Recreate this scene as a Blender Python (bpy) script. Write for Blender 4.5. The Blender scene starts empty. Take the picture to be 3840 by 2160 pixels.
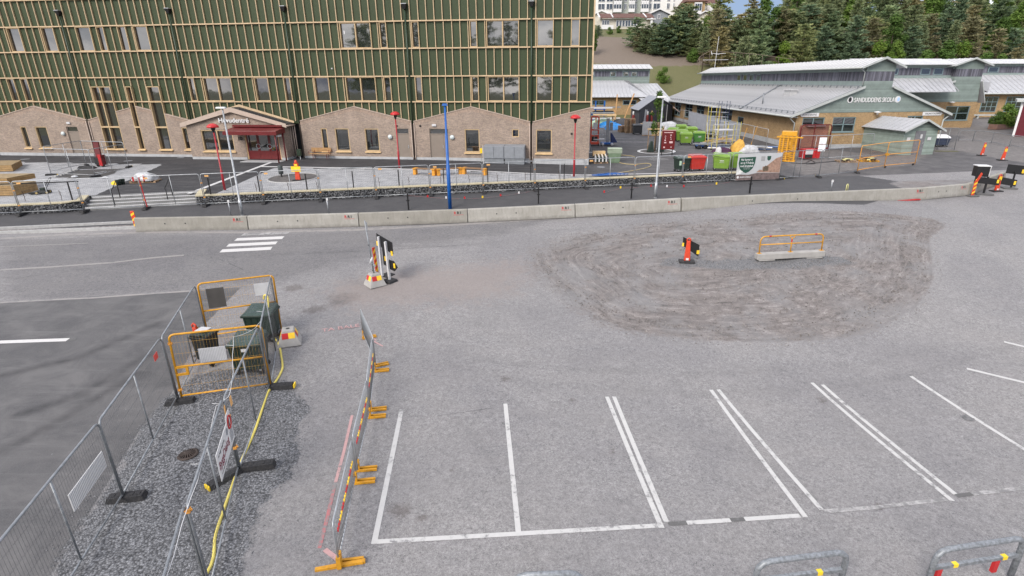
import bpy, bmesh, math, random
import numpy as np
from mathutils import Vector, Matrix
R = math.radians
random.seed(7); rng = np.random.default_rng(7)
scn = bpy.context.scene
col = scn.collection

# ------------------------------------------------------------------ camera
F_PX, PITCH, ROLL, PPX = 2074.24, 0.359237, -0.003916, 1967.57
CZ = 7.5
CAM = np.array([0., 0., CZ])
_d = np.array([0, math.cos(PITCH), -math.sin(PITCH)])
_u0 = np.array([0, math.sin(PITCH), math.cos(PITCH)])
_r0 = np.array([1., 0, 0])
_r = math.cos(ROLL) * _r0 + math.sin(ROLL) * _u0
_u = -math.sin(ROLL) * _r0 + math.cos(ROLL) * _u0
cam_data = bpy.data.cameras.new('camera')
cam = bpy.data.objects.new('camera', cam_data)
col.objects.link(cam)
cam.matrix_world = Matrix(((_r[0], _u[0], -_d[0], 0), (_r[1], _u[1], -_d[1], 0), (_r[2], _u[2], -_d[2], CZ), (0, 0, 0, 1)))
cam_data.sensor_width = 36
cam_data.lens = F_PX / 3840 * 36
cam_data.shift_x = -(PPX - 1920) / 3840
cam_data.clip_start = 0.1
cam_data.clip_end = 2000
scn.camera = cam

# ------------------------------------------------------------------ world, sun, exposure
SKYOFF = (10.2, 5.4, 0)
SUN_EL, SUN_AZ = 38, 215        # overcast: a broad soft sun high behind the camera
world = bpy.data.worlds.new('World'); scn.world = world; world.use_nodes = True
wn = world.node_tree; wn.nodes.clear()
def wnode(t, **k):
    n = wn.nodes.new(t)
    for a, b in k.items(): setattr(n, a, b)
    return n
w_out = wnode('ShaderNodeOutputWorld'); w_bg = wnode('ShaderNodeBackground')
w_sky = wnode('ShaderNodeTexSky'); w_sky.sky_type = 'NISHITA'; w_sky.sun_disc = False
w_sky.sun_elevation = R(SUN_EL); w_sky.sun_rotation = R(SUN_AZ)
w_bg.inputs['Strength'].default_value = 0.10
w_tc = wnode('ShaderNodeTexCoord'); w_map = wnode('ShaderNodeMapping'); w_map.inputs['Scale'].default_value = (1, 1, 3.2); w_map.inputs['Location'].default_value = SKYOFF
w_nz = wnode('ShaderNodeTexNoise'); w_nz.inputs['Scale'].default_value = 2.6; w_nz.inputs['Detail'].default_value = 7; w_nz.inputs['Roughness'].default_value = .6
w_rmp = wnode('ShaderNodeValToRGB')
w_rmp.color_ramp.elements[0].position = .43; w_rmp.color_ramp.elements[0].color = (.95, 1.3, 2.05, 1)
w_rmp.color_ramp.elements[1].position = .66; w_rmp.color_ramp.elements[1].color = (10.4, 9.9, 9.7, 1)
w_mix = wnode('ShaderNodeMixRGB'); w_mix.inputs['Fac'].default_value = .93
lk = wn.links.new
lk(w_tc.outputs['Generated'], w_map.inputs['Vector']); lk(w_map.outputs['Vector'], w_nz.inputs['Vector'])
lk(w_nz.outputs['Fac'], w_rmp.inputs['Fac'])
lk(w_sky.outputs['Color'], w_mix.inputs['Color1']); lk(w_rmp.outputs['Color'], w_mix.inputs['Color2'])
lk(w_mix.outputs['Color'], w_bg.inputs['Color']); lk(w_bg.outputs['Background'], w_out.inputs['Surface'])
sun_d = bpy.data.lights.new('sun', 'SUN'); sun_d.energy = 1.3; sun_d.angle = R(28); sun_d.color = (1, .93, .85)
sun = bpy.data.objects.new('sun', sun_d); col.objects.link(sun)
_az = R(SUN_AZ); _sv = Vector((math.sin(_az) * math.cos(R(SUN_EL)), math.cos(_az) * math.cos(R(SUN_EL)), math.sin(R(SUN_EL))))
sun.rotation_euler = _sv.to_track_quat('Z', 'Y').to_euler()
vs = scn.view_settings; vs.view_transform = 'Standard'; vs.look = 'None'; vs.exposure = 1.6; vs.gamma = 1; vs.use_curve_mapping = False

# ------------------------------------------------------------------ terrain heights (metres; road near zero)
def ray(x, y): return _r * (x - PPX) / F_PX - _u * (y - 1080) / F_PX + _d
class TPS:
    def __init__(s, pts, lam=.05):
        P = np.array(pts, float); s.P = P[:, :2]; n = len(P)
        A = np.zeros((n + 3, n + 3)); A[:n, :n] = s.k(P[:, None, :2] - P[None, :, :2]) + lam * np.eye(n)
        Q = np.c_[np.ones(n), P[:, :2]]; A[:n, n:] = Q; A[n:, :n] = Q.T
        s.w = np.linalg.solve(A, np.r_[P[:, 2], 0, 0, 0])
    def k(s, d):
        r2 = (d ** 2).sum(-1); return .5 * r2 * np.log(r2 + 1e-9) / 100
    def __call__(s, x, y):
        x = np.asarray(x, float); y = np.asarray(y, float); q = np.stack([x, y], -1)
        return s.k(q[..., None, :] - s.P) @ s.w[:-3] + s.w[-3] + s.w[-2] * x + s.w[-1] * y
FA = .14573
def fence(s): return (-9.6357 + math.cos(FA) * s, 36.0423 + math.sin(FA) * s, .3063 + .014326 * s - 2.76e-5 * s * s)
def bar(s): return (-9.1433 + math.cos(.050636) * s, 30.0250 + math.sin(.050636) * s, -.0446 + .016986 * s + 8.07e-4 * s * s)
FY = -.117880
F0 = np.array([-19.24464, 49.46650, 0.]); fd = np.array([math.cos(FY), math.sin(FY), 0]); fn = np.array([-fd[1], fd[0], 0])
def FX(s, o=0): return (F0[0] + fd[0] * s + fn[0] * o, F0[1] + fd[1] * s + fn[1] * o)
_lp = [(x, y, -1.336 + .01612 * y - .03483 * x) for x, y in [(-11, 6), (-11, 13), (-5, 6), (-5, 15), (0, 6), (0, 14), (5, 8), (5, 15), (10, 9), (10, 15)]]
_lp += [(x, y, -.0275 + .00422 * y + .01418 * x) for x, y in [(-26, 24), (-17, 24), (-26, 30)]]
_lp += [bar(s) for s in (-12, -6, 0, 6, 12, 18, 24)] + [fence(s) for s in (-24.5, -14, -7, 0, 7, 14, 24.5)]
_lp += [(30, 36, .5), (40, 36, .6), (34, 28, -.1), (20, 16, -1.3), (-40, 26, -.6), (-35, 14, -.9), (24, 42, .75), (45, 45, .9), (0, -8, -1.4), (-20, -8, -1.2), (25, -8, -2.0)]
T = TPS(_lp)                                     # street and car park
_up = []
for s in (-24.5, -17.5, -10.5, -3.5, 3.5, 10.5, 17.5, 24.5):
    x, y, z = fence(s); _up.append((x - .065, y + .45, z + .55))
for s, zz in ((-35, 1.12), (-25, 1.13), (-15, 1.17), (-5, 1.2), (5, 1.2), (12, 1.18), (16, 1.1), (20, .99), (24.7, .9)): _up.append((*FX(s), zz))
_up += [(22, 41.2, .76), (26, 42, .8), (34, 45, .92), (45, 46, 1.0), (20, 56, 1.2), (30, 56, 1.2), (10, 55, 1.05), (45, 60, 1.4), (25, 75, 1.3), (5, 75, 1.2), (60, 65, 1.6), (20, 98, 1.3), (70, 90, 2.2)]
U0 = TPS(_up)                                    # plaza and school yard
EDGE_X = 18.6
def yedge(x):                                    # line where street and plaza meet
    x = np.asarray(x, float); return 36.0423 + math.tan(FA) * (x + 9.6357) + .40
def U(x, y):
    x = np.asarray(x, float); y = np.asarray(y, float)
    w = np.clip((x - EDGE_X) / 1.5, 0, 1) * np.clip(1 - (y - yedge(x)) / 3.0, 0, 1)
    w = w * w * (3 - 2 * w)
    return U0(x, y) * (1 - w) + T(x, y) * w
_HP = np.array([(88, 1.25), (97, 1.6), (104, 4), (118, 11), (132, 16.2), (145, 18.8), (170, 23.2), (230, 27), (400, 30)])
def HILL(x, y):
    x = np.asarray(x, float); y = np.asarray(y, float)
    sh = np.clip((x - 40) / 60, 0, 1) * 10
    b = np.interp(y - sh, _HP[:, 0], _HP[:, 1])
    return b + .5 * np.sin(x * .13 + 1) * np.sin(y * .11) * np.clip((y - 104) / 20, 0, 1)
def hit(px, py, S=T, h=0., t0=4.):
    v = ray(px, py); ts = np.arange(t0, 150, .1); P = CAM + v[None, :] * ts[:, None]
    d = P[:, 2] - (S(P[:, 0], P[:, 1]) + h); i = int(np.argmax(d < 0))
    if i == 0: i = 1
    a, b = ts[i - 1], ts[i]
    for _ in range(22):
        m = (a + b) / 2; q = CAM + v * m
        if q[2] < float(S(q[0], q[1])) + h: b = m
        else: a = m
    return CAM + v * b
def hitL(px, py, h=0.): return hit(px, py, T, h)
def hitU(px, py, h=0.): return hit(px, py, U, h, 25.)
def zoom(x0, y0, s): return lambda q: (x0 + q[0] / s, y0 + q[1] / s)
L0 = zoom(0, 540, 3.1024); L1 = zoom(700, 360, 3.1024); L2 = zoom(1430, 400, 3.1024); L3 = zoom(2180, 340, 3.1024); L4 = zoom(3010, 340, 3.1024); U3 = zoom(2180, 0, 3.1024); U4 = zoom(3010, 0, 3.1024)

# ------------------------------------------------------------------ mesh helpers
class MB:
    def __init__(s): s.v = []; s.f = []
    def add(s, vs_, fs):
        n = len(s.v); s.v += [tuple(map(float, q)) for q in vs_]; s.f += [tuple(i + n for i in f) for f in fs]; return s
    def box(s, x0, x1, y0, y1, z0, z1):
        return s.add([(x0, y0, z0), (x1, y0, z0), (x1, y1, z0), (x0, y1, z0), (x0, y0, z1), (x1, y0, z1), (x1, y1, z1), (x0, y1, z1)],
                     [(0, 3, 2, 1), (4, 5, 6, 7), (0, 1, 5, 4), (1, 2, 6, 5), (2, 3, 7, 6), (3, 0, 4, 7)])
    def hexa(s, p):      # 8 points: bottom ring, top ring
        return s.add(p, [(0, 3, 2, 1), (4, 5, 6, 7), (0, 1, 5, 4), (1, 2, 6, 5), (2, 3, 7, 6), (3, 0, 4, 7)])
    def beam(s, a, b, w, h, up=(0, 0, 1)):
        a = Vector(a); b = Vector(b); d = (b - a).normalized(); up = Vector(up)
        if abs(d.dot(up)) > .99: up = Vector((0, 1, 0))
        x = d.cross(up).normalized(); z = x.cross(d).normalized(); P = []
        for q in (a, b):
            for sx, sz in ((-1, -1), (1, -1), (1, 1), (-1, 1)): P.append(q + x * sx * w / 2 + z * sz * h / 2)
        return s.add(P, [(0, 1, 2, 3), (7, 6, 5, 4), (0, 4, 5, 1), (1, 5, 6, 2), (2, 6, 7, 3), (3, 7, 4, 0)])
    def tube(s, pts, r, n=8, closed=False, caps=True):
        pts = [Vector(p) for p in pts]; m = len(pts); rr = r if hasattr(r, '__len__') else [r] * m
        up = None; base = len(s.v); V = []
        for i, p in enumerate(pts):
            if closed: d = pts[(i + 1) % m] - pts[i - 1]
            else: d = pts[min(i + 1, m - 1)] - pts[max(i - 1, 0)]
            d.normalize()
            if up is None: up = Vector((0, 0, 1)) if abs(d.z) < .9 else Vector((1, 0, 0))
            x = d.cross(up)
            if x.length < 1e-6: x = d.cross(Vector((0, 1, 0)))
            x.normalize(); y = x.cross(d).normalized(); up = y
            for k in range(n):
                a = 2 * math.pi * k / n; V.append(p + (x * math.cos(a) + y * math.sin(a)) * rr[i])
        F = []
        for i in range(m if closed else m - 1):
            j = (i + 1) % m
            for k in range(n): F.append((i * n + k, i * n + (k + 1) % n, j * n + (k + 1) % n, j * n + k))
        if caps and not closed: F += [tuple(range(n - 1, -1, -1)), tuple(range((m - 1) * n, m * n))]
        return s.add(V, F)
    def lathe(s, prof, c=(0, 0, 0), n=16):
        V = []; F = []; m = len(prof)
        for r_, z in prof:
            for k in range(n):
                a = 2 * math.pi * k / n; V.append((c[0] + r_ * math.cos(a), c[1] + r_ * math.sin(a), c[2] + z))
        for i in range(m - 1):
            for k in range(n): F.append((i * n + k, i * n + (k + 1) % n, (i + 1) * n + (k + 1) % n, (i + 1) * n + k))
        F += [tuple(range(n - 1, -1, -1)), tuple(range((m - 1) * n, m * n))]
        return s.add(V, F)
    def prism(s, poly, vec):          # planar polygon (3d points) pushed along vec
        n = len(poly); vec = Vector(vec); P = [Vector(p) for p in poly]
        F = [tuple(range(n)), tuple(range(2 * n - 1, n - 1, -1))] + [(i, i + n, (i + 1) % n + n, (i + 1) % n) for i in range(n)]
        return s.add(P + [p + vec for p in P], F)
    def quad(s, a, b, c, d): return s.add([a, b, c, d], [(0, 1, 2, 3)])
    def disc(s, c, r_, n=24, ry=None):
        ry = ry or r_; return s.add([(c[0] + r_ * math.cos(2 * math.pi * k / n), c[1] + ry * math.sin(2 * math.pi * k / n), c[2]) for k in range(n)], [tuple(range(n))])
    def xform(s, M_):
        s.v = [tuple(M_ @ Vector(v)) for v in s.v]; return s
    def mesh(s, name, smooth=False, recalc=True):
        me = bpy.data.meshes.new(name); me.from_pydata(s.v, [], s.f); me.validate()
        if recalc:
            bm = bmesh.new(); bm.from_mesh(me); bmesh.ops.recalc_face_normals(bm, faces=bm.faces); bm.to_mesh(me); bm.free()
        if smooth: me.polygons.foreach_set('use_smooth', [True] * len(me.polygons))
        me.update(); return me
def link(o, parent=None):
    col.objects.link(o)
    if parent: o.parent = parent
    return o
def tag(o, label=None, cat=None, group=None, kind=None):
    if label: o['label'] = label
    if cat: o['category'] = cat
    if group: o['group'] = group
    if kind: o['kind'] = kind
    return o
def thing(name, label, cat, loc=(0, 0, 0), rz=0, group=None):
    o = bpy.data.objects.new(name, None); o.empty_display_size = .2; link(o); o.location = tuple(map(float, loc)); o.rotation_euler = (0, 0, rz)
    return tag(o, label, cat, group)
def part(name, mb, mat, parent, smooth=False, bevel=0, loc=None, rot=None, label=None, kind=None, recalc=True, autos=None):
    me = mb if isinstance(mb, bpy.types.Mesh) else mb.mesh(name, smooth, recalc)
    if not me.materials: me.materials.append(mat)
    o = bpy.data.objects.new(name, me); link(o, parent)
    if loc is not None: o.location = tuple(map(float, loc))
    if rot is not None: o.rotation_euler = rot
    if bevel:
        b = o.modifiers.new('bevel', 'BEVEL'); b.width = bevel; b.segments = 2; b.limit_method = 'ANGLE'; b.angle_limit = R(40)
    return tag(o, label, None, None, kind)
def single(name, mb, mat, label, cat, group=None, **k):
    o = part(name, mb, mat, None, **k); return tag(o, label, cat, group)
def struct(name, mb, mat, **k):
    o = part(name, mb, mat, None, **k); o['kind'] = 'structure'; return o
def copy_tree(o, loc=None, rz=None, label=None, parent=None):
    c = o.copy(); col.objects.link(c)
    if parent: c.parent = parent
    if loc is not None: c.location = tuple(map(float, loc))
    if rz is not None: c.rotation_euler = (0, 0, rz)
    if label: c['label'] = label
    for ch in o.children: copy_tree(ch, parent=c)
    return c
ORD = ['first', 'second', 'third', 'fourth', 'fifth', 'sixth', 'seventh', 'eighth', 'ninth', 'tenth', 'eleventh', 'twelfth', 'thirteenth', 'fourteenth', 'fifteenth', 'sixteenth', 'seventeenth', 'eighteenth', 'nineteenth', 'twentieth'] + ['%d%s' % (i, 'th' if i % 10 not in (1, 2, 3) or i in (11, 12, 13) else {1: 'st', 2: 'nd', 3: 'rd'}[i % 10]) for i in range(21, 120)]
def text_mesh(body, size, extr=.01, align='LEFT', bold=0):
    cu = bpy.data.curves.new('txt', 'FONT'); cu.body = body; cu.size = size; cu.extrude = extr; cu.align_x = align; cu.offset = bold; cu.resolution_u = 3
    ob = bpy.data.objects.new('txt', cu); col.objects.link(ob); bpy.context.view_layer.update()
    me = bpy.data.meshes.new_from_object(ob.evaluated_get(bpy.context.evaluated_depsgraph_get()))
    bpy.data.objects.remove(ob); bpy.data.curves.remove(cu); return me

# ------------------------------------------------------------------ materials
MATS = {}
class NT:
    def __init__(s, name):
        s.m = bpy.data.materials.new(name); s.m.use_nodes = True; s.t = s.m.node_tree; s.b = s.t.nodes['Principled BSDF']; s.k = s.t.links.new
    def n(s, t, **kw):
        o = s.t.nodes.new(t)
        for a, b in kw.items():
            if a in o.inputs: o.inputs[a].default_value = b
            else: setattr(o, a, b)
        return o
    def coord(s, scale=(1, 1, 1), kind='Object'):
        tc = s.n('ShaderNodeTexCoord'); mp = s.n('ShaderNodeMapping'); mp.inputs['Scale'].default_value = scale
        s.k(tc.outputs[kind], mp.inputs['Vector']); return mp.outputs['Vector']
    def noise(s, vec, scale, detail=4, rough=.55, dist=0):
        o = s.n('ShaderNodeTexNoise', Scale=scale, Detail=detail, Roughness=rough, Distortion=dist); s.k(vec, o.inputs['Vector']); return o.outputs['Fac']
    def ramp(s, fac, stops, interp='LINEAR'):
        o = s.n('ShaderNodeValToRGB'); cr = o.color_ramp; cr.interpolation = interp
        while len(cr.elements) < len(stops): cr.elements.new(.5)
        for e, (p, c) in zip(cr.elements, stops):
            e.position = p; e.color = (*c, 1) if len(c) == 3 else c
        s.k(fac, o.inputs['Fac']); return o.outputs['Color']
    def mix(s, fac, a, b, mode='MIX'):
        o = s.n('ShaderNodeMixRGB'); o.blend_type = mode
        for i, q in enumerate((fac, a, b)):
            if isinstance(q, (int, float)): o.inputs[i].default_value = q if i == 0 else (q, q, q, 1)
            elif isinstance(q, tuple): o.inputs[i].default_value = (*q, 1)
            else: s.k(q, o.inputs[i])
        return o.outputs['Color']
    def math(s, op, a, b=None, clamp=False):
        o = s.n('ShaderNodeMath'); o.operation = op; o.use_clamp = clamp
        for i, q in enumerate((a, b)):
            if q is None: continue
            if isinstance(q, (int, float)): o.inputs[i].default_value = q
            else: s.k(q, o.inputs[i])
        return o.outputs[0]
    def bump(s, h, strength=.4, dist=.02):
        o = s.n('ShaderNodeBump', Strength=strength, Distance=dist); s.k(h, o.inputs['Height']); s.k(o.outputs['Normal'], s.b.inputs['Normal'])
    def attr(s, name):
        o = s.n('ShaderNodeAttribute'); o.attribute_name = name; return o.outputs['Fac']
    def out(s, color, rough=.8, metal=0, spec=.5):
        if isinstance(color, tuple): s.b.inputs['Base Color'].default_value = (*color, 1)
        else: s.k(color, s.b.inputs['Base Color'])
        if isinstance(rough, (int, float)): s.b.inputs['Roughness'].default_value = rough
        else: s.k(rough, s.b.inputs['Roughness'])
        s.b.inputs['Metallic'].default_value = metal; s.b.inputs['Specular IOR Level'].default_value = spec
        return s.m
def mul(c, f): return tuple(min(1, x * f) for x in c)
def mat(name, c, rough=.6, metal=0, var=.18, scale=3., bump=0, bscale=60, spec=.4, kind='Object', dirt=None):
    """plain procedural paint / plastic / metal with uneven tone and grime"""
    if name in MATS: return MATS[name]
    t = NT(name); v = t.coord(kind=kind)
    a = t.noise(v, scale, 6, .62); cc = t.ramp(a, [(.28, mul(c, 1 - var)), (.72, mul(c, 1 + var))])
    if dirt:
        d = t.noise(v, scale * 2.7, 8, .7); f = t.ramp(d, [(.48, (0, 0, 0)), (.75, (dirt[3],) * 3)]); cc = t.mix(f, cc, tuple(dirt[:3]))
    if bump: t.bump(t.noise(v, bscale, 4), bump, .01)
    rr = t.ramp(t.noise(v, scale * 4, 3), [(.3, (max(0, rough - .08),) * 3), (.7, (min(1, rough + .1),) * 3)])
    MATS[name] = t.out(cc, rr, metal, spec); return MATS[name]
GALV = mat('galvanised_steel', (.36, .375, .39), .45, .55, .25, 6)
GALVD = mat('weathered_galvanised_tube', (.235, .25, .265), .5, .5, .3, 7)
WIRE = mat('fence_wire', (.085, .09, .095), .5, .4, .1, 3)
YEL = mat('yellow_paint', (.52, .25, .015), .42, 0, .18, 5, dirt=(.16, .09, .03, .55))
YELP = mat('yellow_plastic', (.75, .52, .02), .5, 0, .12, 5)
ORG = mat('orange_plastic', (.55, .05, .018), .5, 0, .14, 5, dirt=(.2, .05, .03, .5))
REDP = mat('dark_red_paint', (.115, .012, .013), .35, 0, .15, 4)
REDB = mat('bright_red_paint', (.42, .018, .02), .4, 0, .15, 4)
BLKR = mat('black_rubber', (.018, .018, .02), .75, 0, .3, 8, .3, 40, dirt=(.09, .085, .08, .5))
BLKP = mat('black_plastic', (.012, .014, .014), .45, 0, .3, 5, dirt=(.08, .08, .08, .35))
BLKM = mat('black_paint', (.012, .012, .013), .4, 0, .2, 5)
WHT = mat('white_sheet', (.50, .50, .51), .55, 0, .08, 4, dirt=(.35, .34, .32, .4))
WHTP = mat('white_plastic_film', (.42, .43, .44), .4, 0, .3, 5, 1.0, 8)
BLUE = mat('blue_paint', (.008, .085, .32), .4, 0, .12, 4)
BLUT = mat('blue_tarpaulin', (.02, .20, .52), .5, 0, .25, 3, .6, 12)
GRN = mat('lime_green_plastic', (.155, .27, .035), .42, 0, .14, 3, dirt=(.12, .2, .05, .35))
GRNB = mat('mid_green_plastic', (.055, .17, .035), .42, 0, .14, 3, dirt=(.05, .12, .03, .35))
DGRN = mat('dark_green_plastic', (.012, .026, .019), .42, 0, .25, 4, dirt=(.05, .055, .05, .4))
REDBIN = mat('red_bin_plastic', (.40, .028, .02), .4, 0, .12, 3, dirt=(.2, .03, .02, .35))
WOOD = mat('fresh_timber', (.50, .29, .13), .65, 0, .28, 4, .3, 30)
WOODP = mat('pale_timber', (.60, .42, .22), .62, 0, .2, 3, .2, 30)
PALW = mat('pallet_wood', (.30, .20, .12), .8, 0, .4, 4, .4, 30)
CARD = mat('cardboard', (.36, .24, .13), .8, 0, .25, 3)
GREYD = mat('mid_grey_paint', (.20, .215, .235), .5, 0, .12, 3)
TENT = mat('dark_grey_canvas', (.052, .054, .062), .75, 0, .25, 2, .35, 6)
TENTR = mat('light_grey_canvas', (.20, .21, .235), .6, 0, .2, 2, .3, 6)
LIGHTW = mat('white_enamel', (.6, .6, .6), .35, 0, .04, 4)
GLASS = NT('window_glass'); _v = GLASS.coord()
GLASS.bump(GLASS.noise(_v, .9, 2), .05, .05); GLASS.b.inputs['IOR'].default_value = 2.4
GLASS = GLASS.out((.012, .015, .017), .03, 0, .5)
# ================================================================== GROUND
def sdist(px, py, poly):          # signed distance to polygon, negative inside (vectorised)
    P = np.array(poly)[:, :2]; d = np.full(px.shape, 1e9); ins = np.zeros(px.shape, bool)
    for i in range(len(P)):
        a, b = P[i], P[(i + 1) % len(P)]; e = b - a; wx, wy = px - a[0], py - a[1]
        tt = np.clip((wx * e[0] + wy * e[1]) / (e @ e + 1e-12), 0, 1); d = np.minimum(d, np.hypot(wx - tt * e[0], wy - tt * e[1]))
        c = ((a[1] > py) != (b[1] > py)); xi = a[0] + (py - a[1]) / (b[1] - a[1] + 1e-12) * e[0]; ins ^= c & (px < xi)
    return np.where(ins, -d, d)
def lpoly(pts): return [hitL(*q)[:2] for q in pts]
ZO = zoom(1880, 780, 1.3143)
oval = lpoly([ZO(q) for q in [(150, 290), (250, 400), (380, 510), (470, 570), (620, 615), (840, 645), (1150, 662), (1400, 664), (1650, 652), (1800, 624), (1930, 565), (2050, 485), (2110, 400), (2138, 330), (2125, 250), (2112, 150), (2200, 90), (2130, 55), (2000, 38), (1750, 18), (1300, 30), (900, 60), (500, 105), (250, 160), (150, 215)]])
stripg = lpoly([(193, 2159), (261, 2024), (435, 1782), (516, 1626), (596, 1515), (646, 1471), (720, 1415), (820, 1385), (930, 1380), (1010, 1400), (1075, 1440), (1130, 1500), (1155, 1540), (1120, 1600), (1115, 1640), (1125, 1700), (1090, 1790), (1025, 1850), (985, 1900), (950, 1990), (925, 2080), (905, 2159)])
_a, _b = np.array(hitL(905, 2159)[:2]), np.array(hitL(193, 2159)[:2]); stripg += [_a + (-.2, -3), _b + (.3, -3)]
darkl = lpoly([(722, 1092), (905, 1076), (760, 1225), (646, 1471), (516, 1626), (193, 2159)]) + [np.array(hitL(193, 2159)[:2]) + (.3, -6), np.array((-60., -2.)), np.array((-70., 20.)), np.array(hitL(0, 1135)[:2]) * 1.6, np.array(hitL(0, 1135)[:2])]
pathd = [(-70, 27.2)] + [(bar(s)[0], bar(s)[1] + .35) for s in (-13, -6, 0, 6, 12, 18, 24, 29)] + [(27, 37.5), (26.5, 39.5), (24.5, 42.2), (19.6, 41.0), (16, 40.6), (fence(20)[0], fence(20)[1] + .6), (fence(-30)[0], fence(-30)[1] + .6), (-70, 27.8)]
_k0 = hitL(0, 866); _k1 = hitL(523, 852)
pathd = [(-70, _k0[1] + (_k0[1] - _k1[1]) * .8 + .45)] + [(_k0[0], _k0[1] + .45), (_k1[0], _k1[1] + .5)] + pathd[2:]
gravr = [hitL(*L4(q))[:2] for q in [(1010, 1085), (1060, 1060), (1150, 1055), (1400, 1045), (1700, 1040), (1950, 1045), (2100, 1000), (2300, 990), (2350, 1060), (1900, 1120), (1640, 1140), (1180, 1145)]]
dust1 = lpoly([(1180, 1090), (1300, 1040), (1420, 1010), (1700, 985), (1960, 960), (2050, 1000), (1950, 1110), (1800, 1150), (1500, 1160), (1300, 1180)])

xs = np.unique(np.concatenate([np.arange(-75, -31, 1.5), np.arange(-31, 33, .22), np.arange(33, 91, 1.5)]))
vs0 = np.unique(np.concatenate([np.arange(-14, 5, 1.0), np.arange(5, 17, .13), np.arange(17, 37.01, .22)]))
vs0 = (vs0 - vs0[0]) / (vs0[-1] - vs0[0])
XX = np.repeat(xs[:, None], len(vs0), 1); YY = -14 + vs0[None, :] * (yedge(xs)[:, None] + 14)
ZZ = T(XX, YY)
def grid_mesh(name, X, Y, Z, keep=None):
    n, m = X.shape; me = bpy.data.meshes.new(name); V = np.stack([X, Y, Z], -1).reshape(-1, 3)
    i = np.arange(n * m).reshape(n, m); F = np.stack([i[:-1, :-1], i[1:, :-1], i[1:, 1:], i[:-1, 1:]], -1).reshape(-1, 4)
    if keep is not None: F = F[keep.reshape(-1)]
    me.vertices.add(len(V)); me.vertices.foreach_set('co', V.ravel()); me.loops.add(F.size); me.loops.foreach_set('vertex_index', F.ravel())
    me.polygons.add(len(F)); me.polygons.foreach_set('loop_start', np.arange(len(F)) * 4); me.polygons.foreach_set('loop_total', np.full(len(F), 4))
    me.polygons.foreach_set('use_smooth', np.ones(len(F), bool)); me.update(calc_edges=True); me.validate(); return me
def set_attr(me, name, arr):
    a = me.attributes.new(name, 'FLOAT', 'POINT'); a.data.foreach_set('value', np.ascontiguousarray(arr.reshape(-1), dtype=np.float32))
def soft(sd, w): return np.clip(.5 - sd / (2 * w), 0, 1)
o_sd = sdist(XX, YY, oval); _in = np.clip(-o_sd / 1.2, 0, 1)
ZZ = ZZ + _in * (.028 * np.sin(o_sd * 6.5 + 1.5 * np.sin(XX * .7) + np.sin(YY * .9)) + .02 * np.sin(XX * 2.3 + 2 * np.sin(YY * 1.7)) * np.sin(YY * 3.1)) + .02 * np.clip(1 - np.abs(o_sd) / .5, 0, 1)
_ss = sdist(XX, YY, stripg); ZZ = ZZ + np.clip(-_ss / .5, 0, 1) * (.02 + .022 * np.sin(XX * 3.1 + 1.3 * np.sin(YY * 2)) * np.sin(YY * 2.7 + np.sin(XX * 1.9)))
g_me = grid_mesh('ground', XX, YY, ZZ)
_c = np.array(oval).mean(0); _dx, _dy = XX - _c[0], YY - _c[1]
_w = .25 + 2.2 * np.clip((-_dx * .75 + _dy * .6) / 9 + .1, 0, 1)
set_attr(g_me, 'ring', o_sd); set_attr(g_me, 'turn', np.arctan2(_dx, -_dy) * 7)
ballast = lpoly([(2460, 985), (2560, 960), (2700, 975), (2830, 960), (3100, 955), (3220, 985), (3000, 1005), (2800, 1012), (2560, 1005)])
set_attr(g_me, 'ballast', soft(sdist(XX, YY, ballast), .6))
def pdist(lines):
    d = np.full(XX.shape, 1e9)
    for ln in lines:
        P = [hitL(*q)[:2] for q in ln]
        for a, b in zip(P, P[1:]):
            e = b - a; tt = np.clip(((XX - a[0]) * e[0] + (YY - a[1]) * e[1]) / (e @ e), 0, 1); d = np.minimum(d, np.hypot(XX - a[0] - tt * e[0], YY - a[1] - tt * e[1]))
    return d
tl = [[(1700, 1330), (2100, 1385), (2700, 1400), (3200, 1365), (3600, 1290)], [(1500, 1330), (2000, 1440), (2600, 1475), (3300, 1430), (3800, 1300)], [(1250, 1000), (1450, 1150), (1750, 1300)], [(1500, 1010), (1700, 1180), (2000, 1300)], [(0, 1410), (300, 1340), (600, 1210)], [(60, 1560), (300, 1480), (560, 1330)], [(0, 1700), (250, 1560), (520, 1400)], [(0, 950), (800, 925), (1800, 880), (2600, 830)], [(0, 985), (900, 955), (1900, 905)], [(2900, 870), (3300, 1000), (3500, 1250)], [(1650, 1500), (1900, 1800), (2000, 2100)], [(3050, 1850), (2700, 1650), (2500, 1400)]]
set_attr(g_me, 'tyre', np.clip(1 - pdist(tl) / .28, 0, 1))
road = lpoly([(0, 900), (600, 878), (1350, 862), (1760, 838), (2100, 815), (1900, 880), (1500, 930), (1250, 1000), (1000, 1070), (905, 1076), (722, 1092), (0, 1135)]); set_attr(g_me, 'road', soft(sdist(XX, YY, road), 1.0))
st = np.zeros(XX.shape)
for px, r_ in (((1500, 1915), .55), ((1580, 1945), .25), ((1690, 1760), .2), ((2290, 1690), .25), ((2640, 1650), .18), ((3080, 1500), .35), ((1900, 1420), .4), ((1290, 1120), 1.4), ((1180, 1160), .8), ((3300, 1900), .3), ((2150, 1500), .3), ((420, 1300), .9), ((250, 1640), 1.1), ((1100, 1080), .8)):
    c_ = hitL(*px); st = np.maximum(st, np.clip(1 - np.hypot(XX - c_[0], YY - c_[1]) / r_, 0, 1))
set_attr(g_me, 'stain', st)
set_attr(g_me, 'gravel', np.maximum.reduce([soft(o_sd, _w) * .95, soft(sdist(XX, YY, gravr), .5)]))
set_attr(g_me, 'stones', soft(sdist(XX, YY, stripg), .55))
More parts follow.
